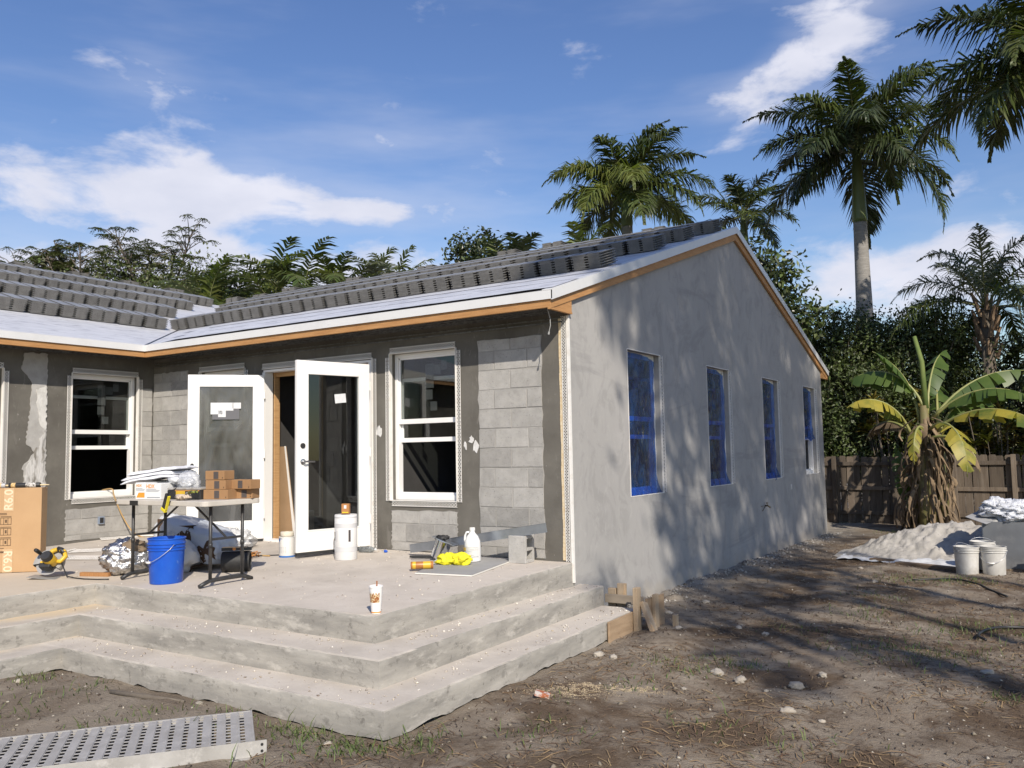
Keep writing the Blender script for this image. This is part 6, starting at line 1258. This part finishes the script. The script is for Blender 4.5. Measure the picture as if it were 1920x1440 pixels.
# ------------------------------------------------------------------ banana plant
t = thing('banana_plant', 'banana plant with yellowing leaves and dead brown skirt by the fence', 'banana plant', (1.75, 11.5, -.64), 0); t.scale = (1.12, 1.12, 1.18)
M_BAN = mat('banana_green', (.060, .105, .022), (.095, .14, .03), scale=2.5, rough=.4, transl=.3)
M_BAY = mat('banana_yellowing', (.36, .30, .045), (.11, .15, .03), scale=2.2, rough=.5, transl=.3, lo=.42, hi=.62, c3=(.24, .13, .04), s3=5, lo3=.62, hi3=.72)
M_BAD = mat('banana_dead', (.235, .17, .105), (.12, .082, .05), scale=5, rough=.95, bump=.5, bscale=18, rnd=.25)
M_PSE = mat('pseudostem', (.12, .12, .04), (.20, .15, .07), scale=5, rough=.6, stretch=(1, 1, .3))
def banana_leaf(base, az_, el0, L_, droop, W_, material, seed, fold=.5, torn=.75, name='leaf'):
    """Wide blade on a bent midrib, split into strips by tears."""
    rng = random.Random(seed); n = 26; P = [Vector(base)]; h = Vector((math.cos(az_), math.sin(az_), 0)); D = []
    for k in range(n): e = el0 - droop * ((k + .5) / n) ** 1.3; d = h * math.cos(e) + Vector((0, 0, math.sin(e))); D.append(d); P.append(P[-1] + d * L_ / n)
    b = MB(); sd_ = Vector((-h.y, h.x, 0)); k0 = 5
    for sg in (-1, 1):
        k = k0
        while k < n:
            seg_ = rng.choice((1, 2, 2, 3, 4)); k2 = min(n, k + seg_); gap = .0 if rng.random() > torn else rng.uniform(.12, .55); vs_, fs_ = [], []; sw = rng.uniform(-.7, .9)
            for i in range(k, k2 + 1):
                u = (i - k0) / (n - k0); w_ = W_ * (math.sin(min(1, u * 1.03 + .05) * PI) ** .5) * rng.uniform(.93, 1.02) + .01; d = D[min(i, n - 1)]; up = sd_.cross(d); up = up if up.z > 0 else -up
                lat = (sd_ * sg * math.cos(fold + sw * .4) - Vector((0, 0, 1)) * math.sin(fold + sw * .4) * 1.0).normalized(); off = d * (gap * L_ / n * (1 if i == k else -1 if i == k2 else 0))
                for q in range(4): s_ = q / 3; vs_.append(P[i] + off * s_ + lat * w_ * s_ + d * w_ * .25 * s_ - Vector((0, 0, 1)) * (w_ * .22 * s_ * s_) + up * .01)
            for i in range(k2 - k):
                for q in range(3): a = i * 4 + q; fs_.append((a, a + 4, a + 5, a + 1))
            b.add(vs_, fs_); k = k2
    lf = b.build(name, material, t, smooth=True)
    MB().tube(P[::2], [max(.006, .030 * (1 - i / 15)) for i in range(len(P[::2]))], 7).build('midrib', mat('midrib', (.22, .24, .08), (.30, .28, .10), scale=4, rough=.5), lf, smooth=True)
for dx, dy, h, r in ((0, 0, 2.15, .12), (-.22, .15, 1.7, .10), (.2, .1, 1.85, .10), (-.05, -.2, 1.3, .09)):
    MB().tube([(dx, dy, 0), (dx * 1.05, dy, h * .5), (dx * 1.1, dy, h)], [r * 1.25, r, r * .55], 10).build('stem', M_PSE, t, smooth=True)
banana_leaf((.02, 0, 2.05), R(172), R(72), 1.75, R(115), .30, M_BAN, 1, fold=.7)
banana_leaf((.05, 0, 2.0), R(75), R(80), 1.7, R(75), .24, M_BAN, 2, fold=.6, torn=.8)
banana_leaf((.12, 0, 1.9), R(25), R(52), 1.9, R(60), .31, M_BAN, 3, fold=.75, torn=.6)
banana_leaf((.15, 0, 1.95), R(-12), R(42), 1.75, R(80), .24, M_BAN, 4, fold=.55, torn=.3)
banana_leaf((.18, 0, 1.75), R(-25), R(30), 2.0, R(75), .25, M_BAY, 5, fold=.5)
banana_leaf((.10, -.12, 1.75), R(-58), R(20), 1.75, R(125), .21, M_BAY, 6, fold=.35, torn=.9)
banana_leaf((-.02, -.1, 1.75), R(-95), R(15), 1.2, R(120), .12, M_BAY, 7, fold=.6, torn=.9)
banana_leaf((-.35, .1, .25), R(120), R(80), 1.35, R(25), .17, M_BAN, 8, fold=.3)
banana_leaf((-.1, .1, 1.9), R(200), R(85), 1.5, R(60), .20, M_BAN, 9, fold=.5)
banana_leaf((-.25, .15, 1.65), R(215), R(70), 1.5, R(110), .24, M_BAY, 10, fold=.7, torn=.9); banana_leaf((.2, .1, 1.8), R(95), R(70), 1.6, R(90), .25, M_BAN, 11, fold=.6); banana_leaf((.22, .05, 1.7), R(48), R(60), 1.5, R(95), .24, M_BAN, 12, fold=.6); banana_leaf((-.2, .1, 1.6), R(150), R(50), 1.3, R(120), .16, M_BAD, 13, fold=.9, torn=.9); banana_leaf((.1, -.1, 1.6), R(-30), R(10), 1.2, R(100), .13, M_BAD, 14, fold=1.0, torn=.9)
MB().tube([(.03, 0, 2.1), (.0, .02, 2.9), (-.10, .04, 3.35)], [.05, .045, .035], 9).build('cut_stalk', mat('cut_stalk', (.10, .15, .035), (.16, .19, .05), scale=3), t, smooth=True)
rg = random.Random(12)
for k in range(290):
    a = rg.uniform(0, 6.28); z = rg.uniform(.2, 1.95); r_ = rg.uniform(.10, .40) * (1.15 - .3 * z); ln = rg.uniform(.2, .8); w_ = rg.uniform(.012, .05); x0, y0 = r_ * math.cos(a) * (.8 if z > 1 else 1), r_ * math.sin(a) * .8; vs_, fs_ = [], []
    tw = rg.uniform(-2.4, 2.4); out_ = rg.uniform(-.05, .28)
    for q in range(5):
        u = q / 4; an = a + PI / 2 + tw * u; ww = w_ * (1 - .75 * u ** 2); c = Vector((x0 + math.cos(a) * out_ * math.sin(u * 2.2), y0 + math.sin(a) * out_ * math.sin(u * 2.2), max(.01, z - ln * u))); vs_ += [c + Vector((math.cos(an), math.sin(an), 0)) * ww, c + Vector((math.cos(a), math.sin(a), 0)) * .025, c - Vector((math.cos(an), math.sin(an), 0)) * ww]
        if q: i = q * 3; fs_ += [(i - 3, i - 2, i + 1, i), (i - 2, i - 1, i + 2, i + 1)]
    MB().add(vs_, fs_).build('dead_leaf', M_BAD, t, smooth=True)

# ================================================================== YARD
def gzn(x, y): return float(ground_z(np.array([x]), np.array([y]))[0])
# formwork at the end of the lower step
t = thing('formwork', 'timber form boards and stakes at the end of the lower step', 'formwork', (0, 0, 0))
M_FORM = mat('form_ply', (.36, .255, .16), (.27, .185, .11), scale=5, rough=.85, stretch=(1, .35, 2.5), bump=.25, lo=.4, hi=.65, c3=(.20, .13, .075), s3=6, lo3=.6, hi3=.72)
M_STAKE = mat('stake_wood', (.40, .31, .21), (.30, .225, .15), scale=6, rough=.85, stretch=(3, 3, .4), bump=.25, c3=(.50, .31, .15), s3=4, lo3=.58, hi3=.7, rnd=.12)
MB().prism([(-.60, -.372), (-.06, -.362), (-.06, -.575), (-.60, -.60)], 'x', .652, .672).build('form_board', M_FORM, t, bevel=.003)
MB().prism([(.02, -.26), (.42, -.27), (.42, -.56), (.02, -.56)], 'x', .735, .755).build('form_board', M_FORM, t, bevel=.003)
MB().box(.265, .66, .125, .155, -.345, -.265).build('form_board', mat('grey_form', (.27, .225, .175), (.20, .165, .125), scale=6, stretch=(.4, 3, 3)), t, bevel=.003)
for x, y, zt, zb, w_, d_ in ((.70, -.085, -.145, -.62, .045, .085), (.415, .20, -.165, -.6, .085, .045), (.315, .20, -.215, -.6, .085, .045), (.775, .16, -.235, -.6, .035, .085), (.90, .33, -.44, -.6, .04, .06)):
    MB().box(x - w_ / 2, x + w_ / 2, y - d_ / 2, y + d_ / 2, zb, zt).build('stake', M_STAKE, t, bevel=.004)
MB().bar((.735, -.02, -.29), (.93, -.16, -.60), .04, .085, up=(0, 1, 0)).build('brace', M_STAKE, t, bevel=.004)
o = MB().bar((.73, -.32, -.565), (.80, -.20, -.555), .05, .03).build('wedge', mat('pale_wedge', (.58, .40, .19))); tag(o, 'small pale wood wedge on the ground below the form board', 'offcut')
# perforated steel plank in the foreground
t = thing('steel_plank', 'galvanised perforated steel walk plank in the lower left corner', 'steel plank', (-.25, -3.70, -.455), math.atan2(-.78, -.62))
M_PLK = mat('dull_galvanised', (.47, .455, .43), (.36, .345, .32), scale=5, rough=.55, metal=.25, bump=.15, c3=(.55, .53, .50), s3=12, lo3=.55, hi3=.7)
LP, WP = 2.6, .62; pitch = .077; b = MB()
# local x runs away along the plank, local y across (towards +y = viewer's right edge)
n = int(LP / pitch); hole = .026; nh = 11; pw = WP / nh
for k in range(n):
    x0 = k * pitch; b.box(x0, x0 + pitch - hole, 0, WP, -.003, 0)                         # solid band, slightly cupped ribs
    for j in range(nh):
        b.box(x0 + pitch - hole, x0 + pitch, j * pw + pw - .014, j * pw + pw, -.003, 0)
b.box(0, LP, -.012, .0, -.045, .002); b.box(0, LP, WP, WP + .004, -.06, .004)
b.build('deck_plate', M_PLK, t)
for k in range(0, n, 1): MB().box(k * pitch + .004, k * pitch + .012, .006, WP - .006, 0, .004).build('rib', M_PLK, t) if k % 1 == 0 else None
MB().prism([(-.06, -.075), (LP, -.075), (LP, .012), (-.06, .012)], 'y', WP + .005, WP + .009).build('side_channel', M_PLK, t); MB().box(-.06, LP, WP + .009, WP + .04, -.075, -.071).build('channel_foot', M_PLK, t)
for z in (-.01, -.045): MB().lathe([(.008, 0), (.008, .002)], 10, Matrix.Translation((-.035, WP + .0115, z)) @ Matrix.Rotation(PI / 2, 4, 'X')).build('bolt_hole', M_HOLE, t)

# sand pile, timber under it, sheet
t = thing('sand_pile', 'heap of pale crumbly sand on a sheet beside the buckets', 'sand pile', (0, 0, 0)); M_SAND = mat('pale_sand', (.43, .405, .365), (.34, .32, .285), scale=5, rough=.95, bump=.8, bscale=40, c3=(.30, .285, .26), s3=13, lo3=.60, hi3=.68, bdist=.02)
xs = np.linspace(.9, 3.25, 95); ys = np.linspace(5.9, 9.6, 110); X, Y = np.meshgrid(xs, ys, indexing='ij')
hh = .44 * np.exp(-(((X - 2.8) / .75) ** 2 + ((Y - 7.7) / .85) ** 2)) + .26 * np.exp(-(((X - 2.1) / .62) ** 2 + ((Y - 7.35) / .7) ** 2)) + .14 * np.exp(-(((X - 1.5) / .55) ** 2 + ((Y - 7.3) / .6) ** 2))
hh = hh + (hh > .03) * ((vfbm(X * 7, Y * 7, 11) - .5) * .14 + (vfbm(X * 18, Y * 18, 12, 3) - .5) * .09) * np.clip(hh * 5, 0, 1); Z = -.645 + hh
i2 = np.arange(X.size).reshape(X.shape); q = np.stack([i2[:-1, :-1], i2[1:, :-1], i2[1:, 1:], i2[:-1, 1:]], -1).reshape(-1, 4); mobj('heap', npmesh('heap', np.stack([X, Y, Z], -1).reshape(-1, 3), [q]), M_SAND, t, smooth=True)
sh_ = Acc()
nx, ny = 40, 14; vs_, fs_ = [], []
for i in range(nx + 1):
    for j in range(ny + 1):
        u, v = i / nx, j / ny; x = 1.05 + u * 1.75; y = 6.75 - .42 * u + (v - .5) * .75 + .05 * fbm((u * 6, v * 3, 2)); vs_.append((x, y, -.60 + .05 * abs(fbm((u * 9, v * 5, 4))) + .05 * math.sin(v * PI) * u))
for i in range(nx):
    for j in range(ny): a = i * (ny + 1) + j; fs_.append((a, a + ny + 1, a + ny + 2, a + 1))
o = MB().add(vs_, fs_).build('tarp', mat('white_tarp', (.66, .67, .68), (.52, .53, .54), scale=6, rough=.5, bump=.4, bscale=12, bdist=.02), smooth=True); tag(o, 'crumpled white sheet lying under the front of the sand pile', 'sheet')
for lb, a, b_ in (('weathered timber plank in front of the sand pile', (1.95, 6.12), (2.95, 5.72)), ('short timber piece left of the sand pile front', (1.55, 6.42), (1.90, 6.30))):
    o = MB().bar((*a, -.585), (*b_, -.585), .14, .045).build('timber_plank', mat('old_plank', (.20, .14, .09), (.13, .09, .06), scale=5, stretch=(.5, 4, 4), rough=.9), bevel=.005); tag(o, lb, 'plank')
# bin with plastic
t = thing('mortar_bin', 'grey sheet metal mortar bin at the right edge', 'bin', (3.05, 6.30, -.63), R(-6)); M_BIN = mat('bin_grey', (.16, .17, .18), (.115, .12, .13), scale=2.5, rough=.6, bump=.2, c3=(.22, .22, .22), s3=3)
MB().prism([(0, 0), (1.4, 0), (1.4, .66), (0, .66)], 'y', 0, .02).build('front_panel', M_BIN, t); MB().prism([(.02, 0), (1.2, 0), (1.2, .70), (.02, .66)], 'x', -.015, .0).build('side_panel', mat('bin_edge', (.56, .55, .52), (.48, .47, .44), scale=4), t)
MB().box(0, 1.4, 1.2, 1.22, 0, .68).build('back_panel', M_BIN, t); MB().box(0, 1.4, .02, 1.2, .40, .42).build('mortar_fill', M_SAND, t)
t = thing('plastic_wrap', 'bundle of crumpled clear plastic heaped on the grey bin', 'plastic sheet', (3.52, 6.55, .03), 0); M_PW = mat('milky_plastic', (.74, .76, .80), (.60, .62, .67), scale=7, rough=.18, bump=1.0, bscale=16, bdist=.05, transl=.0)
blob('wrap_fold', M_PW, t, (0, 0, .12), (.95, .55, .30), 81, amp=.4, fr=2.4, fr2=9, sub=5); blob('wrap_fold', M_PW, t, (-.25, .05, .19), (.45, .4, .24), 82, amp=.45, fr2=9); blob('wrap_fold', M_PW, t, (.45, .0, .06), (.6, .5, .34), 83, amp=.4, fr2=9)
o = MB().add([(2.83, 6.42, .08), (3.10, 6.22, .00), (3.32, 6.50, .10), (3.02, 6.72, .17)], [(0, 1, 2, 3)]).build('grey_flap', mat('flap_grey', (.33, .33, .33), (.26, .26, .26), scale=5, rough=.7)); sol = o.modifiers.new('thick', 'SOLIDIFY'); sol.thickness = .006; tag(o, 'stiff grey sheet flap on the left corner of the bin', 'sheet')
t = thing('wheelbarrow_tray', 'orange steel tray edge at the right frame edge', 'tray', (3.62, 5.75, -.62), R(-10))
MB().prism([(0, .26), (.7, .20), (.7, .17), (0, .20)], 'y', 0, .5).build('tray_lip', mat('rust_orange', (.30, .13, .05), (.22, .09, .035), scale=8, rough=.7), t); blob('tray_load', M_SAND, t, (.3, .25, .27), (.6, .4, .12), 85, amp=.3); MB().box(.25, .31, .2, .26, 0, .2).build('tray_leg', M_BLKST, t); MB().box(.55, .61, .2, .26, 0, .18).build('tray_leg', M_BLKST, t)
M_WBK = mat('mortar_smeared_white', (.56, .545, .51), (.44, .425, .39), scale=5, rough=.6, c3=(.66, .65, .62), s3=3, lo3=.5, hi3=.65, rnd=.08)
BK = 'white mortar buckets'
bucket('mortar_bucket', 'left of the two white mortar buckets, latch at its rim', (2.90, 5.50, gzn(2.90, 5.50) - .005), M_WBK, None, group=BK, bail=R(60), bail_up=True); bucket('mortar_bucket', 'right white mortar bucket with bail handle hanging in front', (3.21, 5.56, gzn(3.21, 5.56) - .005), M_WBK, M_WPL, group=BK, bail=R(-8)); bucket('mortar_bucket', 'white mortar bucket half hidden behind the other two', (3.06, 5.95, gzn(3.06, 5.95) + .03), M_WBK, None, group=BK, bail=R(20), bail_up=True)

# stones one can pick out
M_ROCK = mat('limestone', (.40, .36, .30), (.29, .255, .21), scale=9, rough=.95, bump=.8, bscale=30, rnd=.15)
SN = [('white limestone lump right of the centre of the yard', 2.44, -1.30, .085), ('pale limestone lump nearest to the steel stakes', 2.06, -1.34, .075), ('tan limestone lump left of the pale one', 1.87, -1.27, .08), ('grey limestone slab low in the yard', 2.53, -1.86, .075), ('flat grey stone behind the white lump', 2.52, -.90, .06), ('tiny white stone in front of the limestone lumps', 2.75, -1.92, .035), ('small white stone between two lumps', 2.28, -1.47, .035), ('yellow stone chip left in the yard', 1.79, -1.72, .035), ('pale crumbly stone by the steps', .82, -1.10, .075), ('flat grey shard beside the crumbly stone', .97, -1.14, .065), ('grey broken tile at the right', 3.51, -.22, .07), ('flat white stone before the gable wall', 1.44, .53, .06), ('dull grey stone before the gable wall', 1.72, .42, .055), ('white stone near the form stakes', .98, .20, .06), ('white pebble near the sand pile', 1.59, 5.37, .06), ('second white pebble near the sand pile', 1.97, 4.24, .06), ('white stone in the far left corner by the steps', -2.48, -3.97, .05), ('white stone in front of the lower step', -.88, -3.61, .045), ('white stone in the grass by the lower step corner', .42, -3.72, .04), ('round pale stone near the gable wall foot', .55, 1.0, .08), ('round grey stone by the gable wall', .62, 1.9, .07), ('flat white stone in mid yard', 2.39, -.02, .05)]
for k, (lb, x, y, s_) in enumerate(SN):
    o = blob('stone', M_ROCK, None, (x, y, gzn(x, y) + s_ * .14), (s_ * 1.3, s_ * .95, s_ * .65), 100 + k * 3, amp=.4, fr=1.8, sub=3, rot=Matrix.Rotation(k * 1.3, 3, 'Z')); tag(o, lb, 'stone', 'loose stones in the yard')
# litter and hose
o = MB().box(-.05, .05, -.025, .025, 0, .03, Matrix.Translation((1.05, -2.37, gzn(1.05, -2.37) + .004)) @ Matrix.Rotation(R(20), 4, 'Z') @ Matrix.Rotation(R(12), 4, 'Y')).build('crushed_pack', mat('red_white_pack', (.55, .5, .46), (.38, .12, .05), scale=22, lo=.45, hi=.55)); tag(o, 'crushed red and white pack on the ground by the steps', 'litter')
cord('thin black hose lying on the grass by the buckets', [(2.35, 4.62, gzn(2.35, 4.62) + .012), (2.8, 4.75, -.575), (3.1, 4.45, -.575), (3.25, 4.05, -.572), (3.45, 3.6, -.57)], .012, M_BLACK, 'hose', 'garden_hose')
cord('black cable curving in from the right edge', [(4.3, 1.7, -.55), (3.75, 1.75, -.55), (3.45, 1.6, -.55), (3.35, 1.2, -.545), (3.42, 1.0, -.545)], .012, M_BLACK, 'cable', 'cable')
o = MB().tube([(-1.62, -3.78, gzn(-1.6, -3.8) + .012), (-1.3, -3.72, gzn(-1.3, -3.7) + .016), (-1.0, -3.64, gzn(-1, -3.6) + .012)], [.016, .02, .012], 7).build('stick', M_BARK, smooth=True); tag(o, 'broken stick lying along the foot of the lower step', 'stick')

# ------------------------------------------------------------------ stuff: grass, roots, crumbs, sawdust
rng = np.random.RandomState(5)
def gzv(x, y): return ground_z(x, y)
GR = [(-2.58, -3.82, .22, 60), (-1.86, -3.74, .16, 30), (-2.45, -3.95, .2, 40), (-1.66, -4.37, .25, 30), (-1.01, -4.36, .25, 34), (-.47, -3.68, .22, 80), (.06, -3.66, .2, 110), (.25, -3.68, .2, 100), (.51, -3.66, .16, 110), (.70, -3.72, .16, 90), (.86, -3.5, .16, 60), (.56, -3.86, .25, 60), (.98, -3.51, .22, 50), (1.15, -2.31, .16, 18), (1.44, -1.83, .2, 40), (1.82, -.82, .3, 70), (1.97, -.92, .25, 50), (2.28, 1.88, .4, 110), (2.3, 3.01, .4, 80), (3.18, 1.47, .5, 160), (2.96, -.07, .45, 130), (3.59, 1.69, .5, 160), (3.71, -.96, .18, 70), (1.29, -2.88, .2, 30), (1.71, -1.34, .2, 50), (2.28, 4.66, .4, 160), (2.7, 4.7, .4, 160), (3.0, 4.77, .4, 140), (1.42, -1.14, .25, 50), (2.6, .3, .4, 90), (3.3, .3, .4, 110), (2.2, -2.4, .3, 40), (1.4, -3.0, .4, 40), (2.8, -2.5, .4, 46), (1.9, .8, .3, 50), (1.0, 11.2, .6, 80), (.3, -4.2, .4, 50), (-.9, -3.9, .3, 50), (-1.9, -4.1, .3, 40), (-.3, -3.95, .25, 40)]
g = Acc()
for x, y, r_, n_ in GR:
    p = np.stack([x + rng.randn(n_) * r_ * .5, y + rng.randn(n_) * r_ * .5], 1)
    blocked = ((p[:, 0] < .70) & (p[:, 1] > -3.56)) | ((p[:, 0] < -2.66)); p = p[~blocked]; m_ = len(p)
    if m_ == 0: continue
    bs = np.concatenate([p, gzv(p[:, 0], p[:, 1])[:, None] - .004], 1); an = rng.uniform(0, 6.28, m_); ln = rng.uniform(.02, .085, m_) * (1 + 1.0 * (rng.rand(m_) > .95)); lean = rng.uniform(.2, 1.3, m_); d = np.stack([np.cos(an) * lean, np.sin(an) * lean, np.ones(m_)], 1); d = unit(d)
    mid = bs + d * (ln * .55)[:, None]; tip = mid + unit(d * np.array([1.5, 1.5, .45])) * (ln * .5)[:, None]; wd = np.stack([-np.sin(an), np.cos(an), np.zeros(m_)], 1); g.strip(bs, mid, tip, rng.uniform(.004, .007, m_), wd)
tag(g.build('grass', mat('grass_blade', (.075, .115, .028), (.13, .15, .045), scale=1.5, rough=.6, island=.4, transl=.2)), 'sparse tufts of green grass in the yard', 'grass', kind='stuff')
def litter(name, n_, lo, hi, w_, material, label, cat, dens, zup=.006, curl=.5):
    a = Acc(); xy = np.stack([rng.uniform(-3, 4.6, n_ * 4), rng.uniform(-5.4, 9, n_ * 4)], 1); ok = ~(((xy[:, 0] < .70) & (xy[:, 1] > -3.56) & (xy[:, 1] < .14)) | (xy[:, 0] < -2.66) | ((xy[:, 0] < .03) & (xy[:, 1] > -.1)))
    ok &= rng.rand(len(xy)) < dens(xy[:, 0], xy[:, 1]); xy = xy[ok][:n_]; m_ = len(xy)
    an = rng.uniform(0, 6.28, m_); ln = rng.uniform(lo, hi, m_); d = np.stack([np.cos(an), np.sin(an)], 1); c2 = rng.uniform(-curl, curl, m_); d2 = np.stack([np.cos(an + c2), np.sin(an + c2)], 1)
    b0 = xy; m1 = xy + d * (ln * .5)[:, None]; t1 = m1 + d2 * (ln * .5)[:, None]
    z = lambda p, k: np.concatenate([p, (gzv(p[:, 0], p[:, 1]) + k)[:, None]], 1)
    wd = np.stack([-d[:, 1], d[:, 0], rng.uniform(-.4, .4, m_)], 1); a.strip(z(b0, zup * .5), z(m1, zup * (.8 + 2.0 * rng.rand(m_))), z(t1, zup), np.full(m_, w_) * rng.uniform(.6, 1.5, m_), unit(wd)); tag(a.build(name, material), label, cat, kind='stuff')
patchy = lambda x, y: np.clip((vfbm(x * 1.1, y * 1.1, 21) - .42) * 5, .05, 1) * np.clip((x - .3) * 1.2 + .25, .1, 1)
litter('root_litter', 16000, .04, .15, .0045, mat('dry_root', (.16, .095, .05), (.26, .18, .10), scale=2, rough=.95, island=.45), 'dry brown roots and straw strewn over the yard', 'roots', patchy)
litter('dark_litter', 6500, .015, .06, .0055, mat('dark_mulch', (.045, .03, .02), (.09, .055, .032), scale=2, rough=.95, island=.4), 'dark mulch shreds strewn over the yard', 'mulch', lambda x, y: np.clip((vfbm(x * .8, y * .8, 25) - .38) * 4, .1, 1))
def crumbs(name, n_, pts, smin, smax, material, label, cat, seed, zoff=0.0):
    r2 = np.random.RandomState(seed); P = pts(r2, n_); m_ = len(P); s_ = smin + (smax - smin) * r2.rand(m_) ** 2.2; oc = np.array([[1, 0, 0], [-1, 0, 0], [0, 1, 0], [0, -1, 0], [0, 0, 1], [0, 0, -1]], float)
    V = P[:, None, :] + oc[None] * s_[:, None, None] * (.6 + .7 * r2.rand(m_, 6, 1)) * np.array([1, 1, .7]) + r2.randn(m_, 6, 3) * s_[:, None, None] * .15; V[:, :, 2] += (s_ * .25)[:, None] + zoff
    F = np.array([[0, 2, 4], [2, 1, 4], [1, 3, 4], [3, 0, 4], [2, 0, 5], [1, 2, 5], [3, 1, 5], [0, 3, 5]]); F = (F[None] + np.arange(m_)[:, None, None] * 6).reshape(-1, 3)
    tag(mobj(name, npmesh(name, V.reshape(-1, 3), [F]), material), label, cat, kind='stuff')
def pts_yard(r2, n_):
    xy = np.stack([r2.uniform(-2.6, 4.6, n_ * 3), r2.uniform(-5.2, 8, n_ * 3)], 1); ok = ~(((xy[:, 0] < .70) & (xy[:, 1] > -3.56) & (xy[:, 1] < .14)) | ((xy[:, 0] < .03) & (xy[:, 1] > -.1))); xy = xy[ok][:n_]; return np.concatenate([xy, gzv(xy[:, 0], xy[:, 1])[:, None]], 1)
def pts_wall(r2, n_):
    xy = np.stack([.02 + np.abs(r2.randn(n_)) * .20, r2.uniform(.25, 11, n_)], 1); return np.concatenate([xy, gzv(xy[:, 0], xy[:, 1])[:, None]], 1)
crumbs('gravel_crumbs', 2200, pts_yard, .002, .013, mat('pale_crumb', (.40, .36, .30), (.24, .21, .175), scale=2, rough=.95, island=.35), 'pale limestone crumbs scattered over the yard', 'gravel', 1)
crumbs('soil_clods', 2600, pts_yard, .004, .022, mat('soil_clod', (.12, .095, .07), (.19, .16, .125), scale=2, rough=.95, island=.4), 'small soil clods scattered over the yard', 'soil', 3)
crumbs('wall_rubble', 1300, pts_wall, .003, .026, mat('wall_rubble', (.40, .37, .325), (.27, .245, .21), scale=2, rough=.95, island=.3), 'pale broken limestone along the foot of the gable wall', 'rubble', 2)
def pts_slab(r2, n_):
    out = []
    for f, x0, x1, y0, y1, z in ((.55, -6.6, -.05, -2.8, -.05, None), (.2, -6, .22, -3.18, -2.88, -.184), (.25, -6, .60, -3.5, -3.22, -.365), (.12, .03, .25, -2.8, .1, -.184), (.14, .38, .60, -3.1, .05, -.365), (.25, -6.6, -.05, -.14, -.02, None)):
        k = int(n_ * f); x = r2.uniform(x0, x1, k); y = r2.uniform(y0, y1, k); zz = np.array([zs(a, b) if z is None else z for a, b in zip(x, y)]); out.append(np.stack([x, y, zz], 1))
    P = np.concatenate(out); keep = ~((P[:, 0] < -3.3) & (P[:, 1] < -2.85) & (P[:, 2] < -.1) & (P[:, 0] < -3.05 + (P[:, 2] < -.3) * .33)); return P[keep]
crumbs('patio_chips', 1500, pts_slab, .002, .013, mat('chip_white', (.62, .59, .54), (.30, .23, .16), scale=3, rough=.9, island=.45), 'pale and brown chips scattered over patio and steps', 'debris', 4)
# sawdust spilt on the ground by the steps
def pts_dust(r2, n_):
    k = r2.rand(n_) < .5; x = np.where(k, 1.12 + r2.randn(n_) * .13, 1.34 + r2.randn(n_) * .17); y = np.where(k, -2.16 + r2.randn(n_) * .07 + (x - 1.12) * .3, -1.90 + r2.randn(n_) * .045 + (x - 1.34) * .25); return np.stack([x, y, gzv(x, y)], 1)
crumbs('sawdust', 9000, pts_dust, .0015, .0045, mat('sawdust', (.50, .40, .26), (.38, .30, .20), scale=14, rough=.95, island=.25), 'pale sawdust spilt on the ground beside the steps', 'sawdust', 6, -.001)
